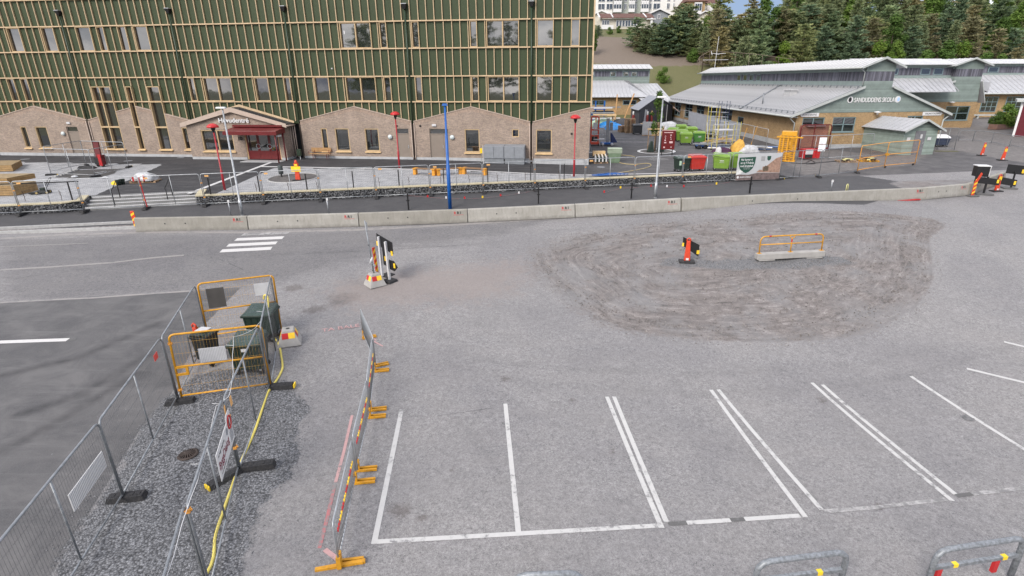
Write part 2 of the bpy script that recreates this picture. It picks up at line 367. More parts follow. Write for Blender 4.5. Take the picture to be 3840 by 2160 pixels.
set_attr(g_me, 'dark', np.maximum(soft(sdist(XX, YY, darkl), .16), soft(sdist(XX, YY, [tuple(p)[:2] for p in pathd]), .12)))
set_attr(g_me, 'newtar', soft(sdist(XX, YY, [tuple(p)[:2] for p in pathd]), .12))
set_attr(g_me, 'dust', soft(sdist(XX, YY, dust1), 2.2))
_road = np.array([hitL(0, 1040)[:2], hitL(1800, 950)[:2]])
t = NT('car_park_asphalt'); v = t.coord()
fine = t.noise(v, 55, 3, .7); mid = t.noise(v, 9, 5, .65); big = t.noise(v, .35, 5, .6); huge = t.noise(v, .09, 3)
asp = t.mix(t.ramp(t.math('ADD', t.math('MULTIPLY', fine, .42), t.math('ADD', t.math('MULTIPLY', t.noise(v, 19, 3, .8), .3), t.math('MULTIPLY', t.noise(v, 7.5, 4, .85), .28))), [(.40, (0, 0, 0)), (.60, (1, 1, 1))]), (.088, .086, .087), (.318, .311, .312))
asp = t.mix(t.ramp(big, [(.3, (.0, 0, 0)), (.75, (.35,) * 3)]), asp, (.185, .179, .177))
asp = t.mix(1.0, asp, t.ramp(t.noise(v, 1.1, 6, .7), [(.3, (.93, .93, .935)), (.7, (1.05, 1.045, 1.04))]), 'MULTIPLY')
vor = t.n('ShaderNodeTexVoronoi', Scale=7.5); t.k(v, vor.inputs['Vector'])
spk = t.ramp(vor.outputs['Distance'], [(.05, (1, 1, 1)), (.09, (0, 0, 0))])
asp = t.mix(t.math('MULTIPLY', spk, t.ramp(t.noise(v, 2.2, 2), [(.5, (0, 0, 0)), (.62, (.8,) * 3)])), asp, (.035, .035, .037))
# worn streaks of the street
vs_ = t.coord((.25, 2.2, 1)); streak = t.noise(vs_, 1.4, 6, .65)
# new tar
dk = t.mix(t.ramp(fine, [(.3, (0, 0, 0)), (.8, (1, 1, 1))]), (.054, .054, .056), (.125, .123, .126))
dk = t.mix(t.ramp(t.noise(v, .8, 6, .7, .6), [(.38, (0, 0, 0)), (.66, (.8,) * 3)]), dk, (.135, .131, .131))
dk = t.mix(t.math('MULTIPLY', t.math('MULTIPLY', t.attr('tyre'), t.noise(v, 2, 5, .7)), 1.1), dk, (.028, .028, .03))
dk = t.mix(t.ramp(streak, [(.55, (0, 0, 0)), (.75, (.5,) * 3)]), dk, (.16, .157, .157))
tar = t.mix(t.ramp(mid, [(.3, (0, 0, 0)), (.8, (1, 1, 1))]), (.030, .030, .033), (.058, .058, .062))
# gravel dirt
cbx = t.n('ShaderNodeCombineXYZ'); t.k(t.math('MULTIPLY', t.attr('ring'), 2.6), cbx.inputs['X']); t.k(t.math('MULTIPLY', t.attr('turn'), .55), cbx.inputs['Y'])
gs = t.math('ADD', t.math('MULTIPLY', t.noise(cbx.outputs[0], 1.5, 8, .75, .8), .62), t.math('MULTIPLY', t.noise(v, 3.2, 8, .75), .38))
grv = t.ramp(gs, [(.35, (.062, .057, .054)), (.45, (.126, .114, .108)), (.53, (.172, .155, .146)), (.64, (.275, .255, .245))])
v2 = t.n('ShaderNodeTexVoronoi', Scale=16); t.k(v, v2.inputs['Vector'])
grv = t.mix(.6, grv, t.mix(1.0, grv, t.ramp(t.noise(v, 21, 4, .8), [(.3, (.45, .45, .46)), (.7, (1.6, 1.6, 1.62))]), 'MULTIPLY'))
grv = t.mix(t.ramp(t.noise(v, .5, 5, .6), [(.43, (0, 0, 0)), (.63, (.6,) * 3)]), grv, t.mix(t.noise(v, 14, 4, .8), (.115, .115, .118), (.27, .27, .274)))
grv = t.mix(t.ramp(t.math('ADD', t.attr('ballast'), t.math('MULTIPLY', t.math('SUBTRACT', t.noise(v, 1.7, 6, .7), .5), .8)), [(.4, (0, 0, 0)), (.6, (1, 1, 1))]), grv, t.mix(t.ramp(t.noise(v, 17, 4, .8), [(.35, (0, 0, 0)), (.65, (1, 1, 1))]), (.055, .056, .058), (.20, .20, .205)))
# crushed stone
v3 = t.n('ShaderNodeTexVoronoi', Scale=24); t.k(v, v3.inputs['Vector'])
stn = t.mix(1.0, t.ramp(t.math('MULTIPLY', v3.outputs['Distance'], 1.0), [(.0, (1.3, 1.3, 1.3)), (.75, (.36, .36, .36))]), t.mix(v3.outputs['Color'], (.068, .07, .074), (.29, .295, .31)), 'MULTIPLY')
gm = t.attr('gravel'); sm_ = t.attr('stones'); dm = t.attr('dark'); nm = t.attr('newtar'); du = t.attr('dust')
edge = t.math('SUBTRACT', t.noise(v, 2.6, 8, .75), .5)
def thr(m, amp, lo, hi):
    return t.ramp(t.math('ADD', m, t.math('MULTIPLY', edge, amp)), [(lo, (0, 0, 0)), (hi, (1, 1, 1))])
c = t.mix(t.math('MULTIPLY', t.ramp(streak, [(.45, (0, 0, 0)), (.7, (1, 1, 1))]), .35), asp, (.205, .197, .195))
patch = t.ramp(t.noise(v, .22, 4, .55, .4), [(.40, (.92, .92, .93)), (.5, (1, 1, 1)), (.62, (1.05, 1.045, 1.035))])
c = t.mix(1.0, c, patch, 'MULTIPLY')
c = t.mix(t.math('MULTIPLY', t.ramp(t.math('ADD', t.attr('road'), t.math('MULTIPLY', t.math('SUBTRACT', streak, .5), 1.2)), [(.3, (0, 0, 0)), (.8, (1, 1, 1))]), .8), c, t.mix(1.0, c, (.68, .68, .69), 'MULTIPLY'))
c = t.mix(t.math('MULTIPLY', t.ramp(t.noise(v, .55, 7, .75, .7), [(.62, (0, 0, 0)), (.74, (1, 1, 1))]), .2), c, (.11, .107, .106))
c = t.mix(t.math('MULTIPLY', t.math('MULTIPLY', t.attr('tyre'), t.ramp(t.noise(v, 1.6, 6, .75), [(.38, (0, 0, 0)), (.62, (1, 1, 1))])), .3), c, (.09, .088, .089))
c = t.mix(t.math('MULTIPLY', t.ramp(t.math('ADD', t.attr('stain'), t.math('MULTIPLY', t.math('SUBTRACT', t.noise(v, 6, 7, .8), .5), 1.5)), [(.45, (0, 0, 0)), (.7, (1, 1, 1))]), .55), c, (.085, .072, .067))
c = t.mix(t.math('MULTIPLY', thr(du, 1.3, .45, .8), .62), c, (.225, .193, .178))
c = t.mix(thr(dm, .35, .46, .56), c, dk)
c = t.mix(thr(nm, .1, .47, .54), c, t.mix(.35, tar, dk))
c = t.mix(thr(gm, 1.0, .4, .64), c, grv)
c = t.mix(thr(sm_, .75, .47, .55), c, stn)
h = t.mix(thr(sm_, .75, .47, .55), t.math('MULTIPLY', fine, .25), t.math('MULTIPLY', t.math('SUBTRACT', 1.0, v3.outputs['Distance']), 1.6))
h = t.mix(t.math('MULTIPLY', thr(gm, 1.1, .42, .64), .8), h, t.math('ADD', gs, t.noise(v, 26, 4, .8)))
t.bump(h, .4, .025)
GROUND = t.out(c, t.ramp(fine, [(.3, (.78,) * 3), (.8, (.93,) * 3)]), 0, .3)
struct('car_park_ground', g_me, GROUND)

# ---- plaza and yard sheet
xs2 = np.unique(np.concatenate([np.arange(-75, -45, 2.), np.arange(-45, -30, .6), np.arange(-30, -17, .2), np.arange(-17, 60, .6), np.arange(60, 121, 2.)]))
vv = np.linspace(0, 1, 110) ** 1.25
X2 = np.repeat(xs2[:, None], len(vv), 1); Y2 = yedge(xs2)[:, None] + .0 + vv[None, :] * (100 - yedge(xs2)[:, None])
Z2 = U(X2, Y2)
# the stairs cut a bay out of the plaza edge: lowered there
ST0, ST1 = hitU(*L0((1060, 628)))[:2], hitU(*L1((150, 1188)))[:2]
def fo(s, o): x, y, z = fence(s); return np.array((x - math.sin(FA) * o, y + math.cos(FA) * o, float(T(x - math.sin(FA) * o, y + math.cos(FA) * o))))
sL = (hitL(*L0((990, 772)))[0] + 9.6357) / math.cos(FA); sR = (hitL(*L1((165, 1255)))[0] + 9.6357) / math.cos(FA)
st_poly = [fo(sL - .2, .2)[:2], fo(sR + .1, .2)[:2], fo(sR - .15, 1.9)[:2], fo(sL - .35, 1.9)[:2]]
y_me = grid_mesh('yard_ground', X2, Y2, Z2, sdist(X2[:-1, :-1] + .1, Y2[:-1, :-1] + .1, st_poly) > 0)
paveL = [hitU(*q)[:2] for q in (L0((280, 212)), L0((1895, 238)), L0((1052, 622)))] + [np.array((-27.6, 33.9)), np.array((-50, 30.)), np.array((-60., 49.5))]
paveR = [hitU(*q)[:2] for q in (L1((1010, 838)), L1((2200, 850)), L2((700, 735)), L2((1250, 762)), L2((2390, 805)), L2((2500, 835)))] + [np.array((fence(15.6)[0], fence(15.6)[1] + .9))] + [np.array((fence(s)[0], fence(s)[1] + .7)) for s in (8, 0, -6, -11)] + [hitU(*L1((250, 1175)))[:2]]
set_attr(y_me, 'pave', np.maximum(soft(sdist(X2, Y2, paveL), .1), soft(sdist(X2, Y2, paveR), .1)))
yardg = [(-6, 44), (6, 49)]
grY = [hitU(*L4(q))[:2] for q in [(-250, 830), (0, 990), (400, 960), (640, 930), (1000, 900), (1300, 870), (1500, 740), (1800, 700), (2300, 800), (2700, 860), (2700, 560), (2000, 470), (1500, 700), (1000, 760), (300, 680), (-300, 720)]]
gy2 = [hitU(*L3(q))[:2] for q in [(1380, 690), (1750, 740), (2300, 735), (2300, 690), (1850, 610), (1500, 560)]]
set_attr(y_me, 'gravel', np.maximum.reduce([soft(sdist(X2, Y2, grY), 1.2) * .9, soft(sdist(X2, Y2, gy2), .9) * .85, np.clip((X2 - 46) / 4, 0, 1) * .8]))
bedA = [hitU(*q)[:2] for q in (L0((640, 392)), L0((760, 345)), L0((900, 303)), L0((1300, 290)), L0((1450, 290)), L0((1300, 345)), L0((1120, 402)), L0((900, 398)))]
set_attr(y_me, 'bed', soft(sdist(X2, Y2, bedA), .12))
far = np.clip((Y2 - 62) / 20, 0, 1); set_attr(y_me, 'far', far)
t = NT('plaza_asphalt'); v = t.coord()
fine = t.noise(v, 40, 3, .7); mid = t.noise(v, 5, 5, .65)
tar = t.mix(t.ramp(mid, [(.3, (0, 0, 0)), (.8, (1, 1, 1))]), (.026, .026, .029), (.052, .052, .056))
vs_ = t.coord((.4, 1.6, 1)); tar = t.mix(t.ramp(t.noise(vs_, 1.0, 7, .7, .6), [(.45, (0, 0, 0)), (.72, (.7,) * 3)]), tar, (.10, .098, .10))
old = t.mix(t.ramp(t.noise(v, .9, 6, .68), [(.35, (0, 0, 0)), (.75, (1, 1, 1))]), (.065, .063, .066), (.125, .12, .12))
xn = t.n('ShaderNodeSeparateXYZ'); t.k(v, xn.inputs[0])
c = t.mix(t.ramp(t.math('ADD', t.math('MULTIPLY', xn.outputs['X'], .12), t.math('MULTIPLY', t.math('SUBTRACT', mid, .5), .9)), [(.45, (0, 0, 0)), (1.0, (1, 1, 1))]), tar, old)
bk = t.n('ShaderNodeTexBrick', Scale=1.0); bk.inputs['Color1'].default_value = (.37, .375, .385, 1); bk.inputs['Color2'].default_value = (.29, .295, .305, 1); bk.inputs['Mortar'].default_value = (.15, .15, .155, 1)
bk.inputs['Mortar Size'].default_value = .012; bk.inputs['Brick Width'].default_value = .42; bk.inputs['Row Height'].default_value = .14; t.k(v, bk.inputs['Vector'])
pv = t.mix(1.0, bk.outputs['Color'], t.ramp(t.noise(v, 1.6, 7, .72), [(.3, (.78,) * 3), (.7, (1.22,) * 3)]), 'MULTIPLY')
pm = t.attr('pave'); gm = t.attr('gravel'); bd = t.attr('bed')
edge = t.math('SUBTRACT', t.noise(v, 2.0, 7, .7), .5)
c = t.mix(t.ramp(pm, [(.47, (0, 0, 0)), (.53, (1, 1, 1))]), c, pv)
grv = t.ramp(t.noise(t.coord((.7, 1.2, 1)), 3., 8, .75), [(.3, (.085, .08, .077)), (.55, (.15, .14, .135)), (.78, (.24, .225, .215))])
c = t.mix(t.ramp(t.math('ADD', gm, t.math('MULTIPLY', edge, .9)), [(.42, (0, 0, 0)), (.62, (1, 1, 1))]), c, grv)
c = t.mix(t.ramp(t.math('ADD', bd, t.math('MULTIPLY', edge, .25)), [(.45, (0, 0, 0)), (.55, (1, 1, 1))]), c, (.075, .072, .07))
t.bump(t.math('ADD', fine, bk.outputs['Fac']), .3, .01)
YARD = t.out(c, .86, 0, .3)
struct('plaza_ground', y_me, YARD)

# ---- hill
hx = np.concatenate([np.arange(-40, 160, 2.2), np.arange(160, 420, 12)]); hy = np.concatenate([np.arange(86, 180, 1.8), np.arange(180, 420, 10)])
X3, Y3 = np.meshgrid(hx, hy, indexing='ij'); Z3 = HILL(X3, Y3) + np.where(Y3 < 96, -.25, 0)
h_me = grid_mesh('hill', X3, Y3, Z3)
sand = np.clip(1 - np.abs(X3 - 29) / 34, 0, 1) * np.clip((Y3 - 116) / 2.5, 0, 1) * np.clip((134 - Y3) / 3, 0, 1)
set_attr(h_me, 'sand', np.clip(sand * 3, 0, 1)); set_attr(h_me, 'wood', np.clip((X3 - 36) / 8, 0, 1) * np.clip((Y3 - 103) / 6, 0, 1))
t = NT('hill_soil'); v = t.coord()
n1 = t.noise(v, .6, 6, .65); n2 = t.noise(v, 6, 5, .7)
grass = t.mix(n2, t.mix(n1, (.05, .072, .022), (.11, .12, .05)), (.16, .14, .08))
sandc = t.mix(n2, (.125, .10, .08), (.20, .165, .135)); woodc = t.mix(n2, (.05, .042, .03), (.13, .10, .075))
e = t.math('MULTIPLY', t.math('SUBTRACT', t.noise(v, .5, 6, .7), .5), .9)
c = t.mix(t.ramp(t.math('ADD', t.attr('sand'), e), [(.42, (0, 0, 0)), (.58, (1, 1, 1))]), grass, sandc)
c = t.mix(t.ramp(t.math('ADD', t.attr('wood'), e), [(.42, (0, 0, 0)), (.58, (1, 1, 1))]), c, woodc)
t.bump(t.noise(v, 3, 6, .7), .6, .15); HILLM = t.out(c, .95, 0, .2)
struct('hill', h_me, HILLM)
wide = MB(); wide.quad((-1500, -600, -6), (1500, -600, -6), (1500, 1800, -6), (-1500, 1800, -6)); struct('far_ground', wide, HILLM)

# ---- sheets laid on the ground
def strip(path, w, S=T, dz=.006, step=.5):
    """flat band of width w along a ground path (xy points), following the surface"""
    P = [np.array(q[:2], float) for q in path]; D = [P[0]]
    for a, b in zip(P, P[1:]):
        n = max(1, int(np.linalg.norm(b - a) / step)); D += [a + (b - a) * (i + 1) / n for i in range(n)]
    m = MB(); L = []; Q = []
    for i, q in enumerate(D):
        d = D[min(i + 1, len(D) - 1)] - D[max(i - 1, 0)]; d = d / (np.linalg.norm(d) + 1e-9); nn = np.array((-d[1], d[0])) * w / 2
        for e in (q + nn, q - nn): L.append((e[0], e[1], float(S(e[0], e[1])) + dz))
    F = [(2 * i, 2 * i + 1, 2 * i + 3, 2 * i + 2) for i in range(len(D) - 1)]
    m.add(L, F); return m
def paint(name, c, under, wear=.52, sc=6):
    t = NT(name); v = t.coord(); f = t.ramp(t.math('ADD', t.math('MULTIPLY', t.noise(v, sc, 8, .75), .7), t.math('MULTIPLY', t.noise(v, 1.3, 3), .3)), [(wear - .05, (0, 0, 0)), (wear + .05, (1, 1, 1))])
    return t.out(t.mix(f, t.mix(t.noise(v, 12, 4), mul(c, .85), mul(c, 1.1)), under), .7, 0, .3)
LINE = paint('worn_white_road_paint', (.46, .455, .445), (.18, .178, .18), .575)
LINEW = paint('half_gone_road_paint', (.36, .353, .346), (.175, .172, .172), .5, 4)
LINEN = paint('bright_white_road_paint', (.52, .51, .50), (.22, .22, .22), .66)
PINK = paint('pink_spray_paint', (.38, .14, .145), (.2, .19, .19), .5, 9)
PINKT = paint('faint_pink_spray', (.44, .27, .265), (.19, .18, .18), .56, 9)
KERB = mat('kerb_concrete', (.34, .34, .335), .85, 0, .2, 5, .3, 30)
DARKP = paint('blacked_out_paint', (.105, .103, .102), (.17, .17, .17), .58, 5)
sbz = 2576 / 1300.; ZB = zoom(1350, 1380, sbz); ZB2 = zoom(2540, 1380, sbz)
def lline(name, px, w, m, step=.5): return struct(name, strip([hitL(*q) for q in px], w, T, .007, step), m)
for pts in ([ZB((309, 310)), ZB((104, 1308))], [ZB((1080, 266)), ZB((1178, 1230))], [ZB((1835, 214)), ZB((2243, 1190))], [ZB((1887, 212)), ZB((2278, 1148))],
            [ZB2((250, 163)), ZB2((952, 1108))], [ZB2((303, 160)), ZB2((1072, 1055))], [ZB2((1000, 110)), ZB2((2046, 990))], [ZB2((1078, 125)), ZB2((2068, 940))],
            [ZB2((1735, 62)), ZB2((2700, 680))], [ZB2((2150, 5)), ZB2((2900, 185))], [(3765, 1282), (4100, 1362)]):
    lline('parking_line', pts, .115, LINE)
lline('parking_line', [ZB((128, 1292)), ZB((2215, 1172))], .115, LINE)
lline('parking_line', [ZB((2290, 1160)), ZB((2430, 1152))], .115, DARKP); lline('parking_line', [ZB2((70, 1152)), ZB2((395, 1132))], .115, LINE)
lline('parking_line', [ZB2((395, 1132)), ZB2((500, 1124))], .11, DARKP); lline('parking_line', [ZB2((500, 1124)), ZB2((910, 1098))], .115, LINE)
lline('parking_line', [ZB2((1090, 1066)), ZB2((1420, 1042))], .115, LINEW); lline('parking_line', [ZB2((1420, 1042)), ZB2((2000, 975))], .11, LINEW)
lline('parking_line', [ZB2((2070, 952)), ZB2((2190, 936))], .115, DARKP); lline('parking_line', [ZB2((2190, 936)), ZB2((2900, 855))], .115, LINEW)
ZQ = zoom(0, 800, 2576 / 1300.)
for a, b in (((1642, 280), (2018, 260)), ((1692, 238), (2056, 220)), ((1752, 195), (2105, 181)), ((1802, 158), (2146, 146))):
    lline('crossing_stripe', [ZQ(a), ZQ(b)], .5 if a[0] < 1790 else .42, LINEN if a[0] < 1790 else LINEW)
lline('lane_line', [(-400, 1302), ZQ((505, 940))], .22, LINEN)
lline('lane_line', [ZQ((508, 940)), ZQ((565, 934))], .22, DARKP)
ZP = zoom(600, 1260, 1.61)
lline('spray_mark', [ZP((962, 1282)), ZP((1010, 1100)), ZP((1055, 900))], .075, PINK)
lline('spray_mark', [ZP((1060, 885)), ZP((1110, 700)), ZP((1160, 480))], .07, PINKT)
lline('spray_mark', [ZP((995, 1290)), ZP((1120, 1385))], .10, PINKT)
ZC = zoom(1180, 1130, 4.14)
lline('spray_mark', [ZC((905, 575)), ZC((955, 610))], .05, PINKT); lline('spray_mark', [ZC((915, 620)), ZC((1060, 700))], .06, PINKT)
me = text_mesh('TA BALE', .62, 0, bold=.004); me.materials.append(PINKT)
a, b = hitL(*ZC((110, 480))), hitL(*ZC((700, 400))); d = b - a; o = bpy.data.objects.new('spray_mark', me); link(o); o['kind'] = 'structure'
o.location = (a[0], a[1], a[2] + .012); o.rotation_euler = (math.atan2(float(T(a[0], a[1] + 1)) - a[2], 1), 0, math.atan2(d[1], d[0])); sc = np.linalg.norm(d[:2]) / max(me.vertices[i].co.x for i in range(len(me.vertices))); o.scale = (sc, sc, 1)
# pale cracks and patch seams in the street
SEAM = paint('dusty_seam', (.26, .245, .235), (.175, .172, .172), .55, 3); CRACK = paint('tar_crack', (.08, .08, .082), (.17, .168, .168), .5, 4)
for pts, w, m in (([(0, 1135), (350, 1117), (722, 1091)], .16, SEAM), ([(0, 925), (330, 912)], .10, SEAM), ([(0, 1012), (180, 1002), (420, 985), (560, 968), (690, 957)], .22, SEAM),
                  ([(0, 1062), (60, 1045), (200, 1022), (480, 990)], .05, CRACK), ([(690, 957), (760, 958), (830, 975), (920, 1015)], .05, CRACK), ([(0, 895), (240, 880), (900, 872), (1340, 862), (1750, 840), (2160, 812)], .35, SEAM),
                  ([(810, 965), (1200, 948), (1800, 915)], .05, CRACK), ([(1640, 1560), (1850, 1530)], .02, CRACK)):
    struct('road_seam', strip([hitL(*q) for q in pts], w, T, .005, .6), m)
# drain cover with its slots in the gravel, and a flat manhole cover
c0 = hitL(705, 1706); dc = thing('drain_cover', 'domed cast iron drain grate in the gravel strip', 'drain', c0)
IRON = mat('rusty_cast_iron', (.055, .042, .036), .7, .3, .35, 14, .4, 60)
part('rim', MB().lathe([(.23, 0), (.235, .03), (.17, .045), (.165, .02)], n=28), IRON, dc, True)
for k in range(18):
    a = k * math.pi / 9; part('bar', MB().beam((.17 * math.cos(a), .17 * math.sin(a), .035), (.035 * math.cos(a), .035 * math.sin(a), .085), .022, .025), IRON, dc)
part('hub', MB().lathe([(.06, .06), (.055, .09), (.02, .098)], n=16), IRON, dc, True)
struct('manhole_cover', MB().disc((*hitL(3628, 1567)[:2], hitL(3628, 1567)[2] + .006), .17, 20), CRACK)
# loose crushed stone on the strip (real pebbles)
def pebbles(n, pts_fn, smin, smax, m, name, lab):
    B = MB(); base = np.array([(1, 0, 0), (-.5, .87, .1), (-.5, -.87, 0), (.1, 0, .9), (-.1, .2, -.7)]); F = [(0, 1, 3), (1, 2, 3), (2, 0, 3), (1, 0, 4), (2, 1, 4), (0, 2, 4)]
    V = []; FF = []; k = 0
    for x, y, z in pts_fn(n):
        s = random.uniform(smin, smax); a = random.random() * 6.28; ca, sa = math.cos(a), math.sin(a); q = base * (s * random.uniform(.7, 1.3), s * random.uniform(.6, 1.1), s * random.uniform(.5, .9))
        V += [(x + p[0] * ca - p[1] * sa, y + p[0] * sa + p[1] * ca, z + p[2] + s * .25) for p in q]; FF += [tuple(i + k for i in f) for f in F]; k += 5
    B.v = V; B.f = FF; o = part(name, B, m, None, recalc=False); return tag(o, lab, 'gravel', None, 'stuff')
def strip_pts(n):
    P = np.array([p[:2] for p in stripg]); lo, hi = P.min(0), P.max(0); lo[1] = max(lo[1], 5.5); out = []
    q = rng.uniform(lo, hi, (n * 3, 2)); q = q[sdist(q[:, 0], q[:, 1], stripg) < rng.normal(-.05, .22, len(q))][:n]
    return [(x, y, z) for (x, y), z in zip(q, T(q[:, 0], q[:, 1]))]
def oval_pts(n):
    P = np.array(oval); q = rng.uniform(P.min(0) - 1, P.max(0) + 1, (n * 4, 2)); s = sdist(q[:, 0], q[:, 1], oval); q = q[(s < .25) & (rng.random(len(q)) < np.where(s > -1.2, .8, .35))][:n]
    return [(x, y, z) for (x, y), z in zip(q, T(q[:, 0], q[:, 1]))]
t = NT('crushed_stone'); v = t.coord(); n_ = t.noise(v, 18, 2); STONE = t.out(t.ramp(n_, [(.3, (.075, .077, .082)), (.5, (.145, .148, .155)), (.7, (.28, .28, .29))]), .85)
pebbles(20000, strip_pts, .010, .026, STONE, 'gravel', 'dark crushed stone covering the strip between the mesh fences')
t = NT('brown_stone'); v = t.coord(); n_ = t.noise(v, 9, 2); STONEB = t.out(t.ramp(n_, [(.3, (.07, .063, .06)), (.5, (.16, .145, .135)), (.7, (.30, .28, .265))]), .9)
pebbles(9000, oval_pts, .012, .045, STONEB, 'gravel', 'loose brown gravel scattered over the oval patch of the car park')
def lot_pts(n):
    q = rng.uniform((-12, 8), (16, 26), (n, 2)); return [(x, y, z) for (x, y), z in zip(q, T(q[:, 0], q[:, 1]))]
pebbles(900, lot_pts, .008, .022, STONE, 'gravel', 'stray dark grit scattered on the car park asphalt')
# ================================================================== NEW SCHOOL (green panels, timber battens, brick gables)
SB = thing('school_building', 'large new school with dark green cladding, pale timber battens and brick gabled ground floor', 'building', F0, FY)
TIM = mat('larch_timber', (.48, .36, .225), .6, 0, .2, 2.2, .15, 30, dirt=(.36, .22, .12, .4))
TIMW = mat('larch_window_frame', (.44, .32, .18), .6, 0, .12, 3, .1, 30)
t = NT('dark_green_panel'); v = t.coord(); t.bump(t.noise(t.coord((6, 6, .15)), 3, 3), .15, .01)
GPAN = t.out(t.mix(t.noise(v, .5, 4), (.029, .043, .019), (.044, .061, .028)), .55, 0, .3)
GPIPE = mat('dark_green_pipe', (.026, .046, .026), .4, 0, .2, 3)
def brickmat(name, c1, c2, mortar, w=.25, h=.076, ms=.011, off=.5):
    t = NT(name); tc = t.n('ShaderNodeTexCoord'); sp = t.n('ShaderNodeSeparateXYZ'); cb = t.n('ShaderNodeCombineXYZ'); t.k(tc.outputs['Object'], sp.inputs[0])
    t.k(t.math('ADD', sp.outputs['X'], sp.outputs['Y']), cb.inputs['X']); t.k(sp.outputs['Z'], cb.inputs['Y'])
    b = t.n('ShaderNodeTexBrick', Scale=1.0); b.offset = off; b.inputs['Color1'].default_value = (*c1, 1); b.inputs['Color2'].default_value = (*c2, 1); b.inputs['Mortar'].default_value = (*mortar, 1)
    b.inputs['Brick Width'].default_value = w; b.inputs['Row Height'].default_value = h; b.inputs['Mortar Size'].default_value = ms; b.inputs['Mortar Smooth'].default_value = .3
    t.k(cb.outputs[0], b.inputs['Vector'])
    n1 = t.noise(tc.outputs['Object'], 1.2, 5, .65); n2 = t.noise(tc.outputs['Object'], 9, 3)
    c = t.mix(1.0, b.outputs['Color'], t.ramp(n1, [(.3, (.84,) * 3), (.7, (1.14,) * 3)]), 'MULTIPLY'); c = t.mix(1.0, c, t.ramp(n2, [(.3, (.82, .82, .84)), (.7, (1.18, 1.17, 1.15))]), 'MULTIPLY')
    t.bump(t.math('SUBTRACT', 1.0, b.outputs['Fac']), .5, .012); return t.out(c, .85, 0, .25)
BRICK = brickmat('pale_brown_brick', (.345, .27, .215), (.255, .20, .165), (.235, .20, .17))
SOLD = brickmat('soldier_course_brick', (.36, .27, .21), (.29, .215, .17), (.22, .185, .155), .076, .25)
YBRK = brickmat('yellow_brick', (.38, .25, .12), (.30, .195, .095), (.31, .24, .155), .25, .083)
PLIN = mat('plinth_concrete', (.36, .37, .38), .8, 0, .15, 2.5, .2, 30)
COPE = mat('beige_coping_metal', (.40, .32, .265), .5, 0, .08, 2)
TAUPE = mat('taupe_door_paint', (.21, .175, .145), .45, 0, .06, 2)
SMIN, SMAX = -36.0, 24.75
Z1, Z2_, Z3_, Z4 = 5.87, 7.85, 9.93, 11.92; ZT = 15.7
VAL = [-30, -20, -10, 0, 10, 20]
def gtop(s):
    k = (s % 10.0); return 4.27 + (1.19 * (k / 5 if k <= 5 else (10 - k) / 5))
up_w = [(-32.2, -31.0), (-28.9, -27.7), (-25.5, -24.25), (-22.2, -21.0), (-18.95, -17.55), (-17.0, -16.3), (-15.05, -14.25), (-13.6, -12.3), (4.48, 7.07), (7.78, 8.37), (10.42, 11.02), (15.11, 15.7), (16.43, 19.01), (20.40, 21.71), (23.04, 23.72)]
lo_w = [(-27.0, -26.25), (-25.65, -24.9), (-9.6, -9.0), (-8.2, -5.62), (-3.55, -2.3), (-.95, -.33), (1.75, 3.05), (4.48, 7.08), (7.77, 8.37), (10.4, 11.0), (15.11, 15.7), (16.44, 19.02), (20.38, 21.68), (23.0, 23.68)]
tall_w = [(-18.82, -16.95), (-15.52, -14.96), (-13.5, -12.33)]
def bld_window(parent, s0, s1, z0, z1, o0=-.03, dp=.24, cols=1, rails=(), split=None, fw=.06, m=None, sill=None, gm=None, name='window'):
    """timber box frame with deep lining, mullions and real panes"""
    m = m or TIMW; B = MB(); o1 = o0 + dp
    B.box(s0, s0 + fw, o0, o1, z0, z1); B.box(s1 - fw, s1, o0, o1, z0, z1); B.box(s0 + fw, s1 - fw, o0, o1, z0, z0 + fw); B.box(s0 + fw, s1 - fw, o0, o1, z1 - fw, z1)
    cuts = [s0 + fw] + ([split] if split else [s0 + (s1 - s0) * i / cols for i in range(1, cols)]) + [s1 - fw]
    for c in cuts[1:-1]: B.box(c - .045, c + .045, o0 + .03, o1 - .002, z0 + fw, z1 - fw)
    zc = [z0 + fw] + list(rails) + [z1 - fw]
    for z in rails: B.box(s0 + fw, s1 - fw, o0 - .006, o1 - .004, z - .06, z + .06)
    w = part(name, B, m, parent)
    for a, b in zip(cuts, cuts[1:]):
        for c, d in zip(zc, zc[1:]):
            g = MB().box(a, b, o1 - .05, o1 - .035, c, d); part('pane', g, gm or GLASS, w)
    if sill: part('sill', MB().hexa([(s0 - .08, o0 - .15, sill - .05), (s1 + .08, o0 - .15, sill - .05), (s1 + .08, o0 + .05, sill - .05), (s0 - .08, o0 + .05, sill - .05), (s0 - .08, o0 - .15, sill + .01), (s1 + .08, o0 - .15, sill + .01), (s1 + .08, o0 + .05, sill + .06), (s0 - .08, o0 + .05, sill + .06)]), WOODP, w)
    return w
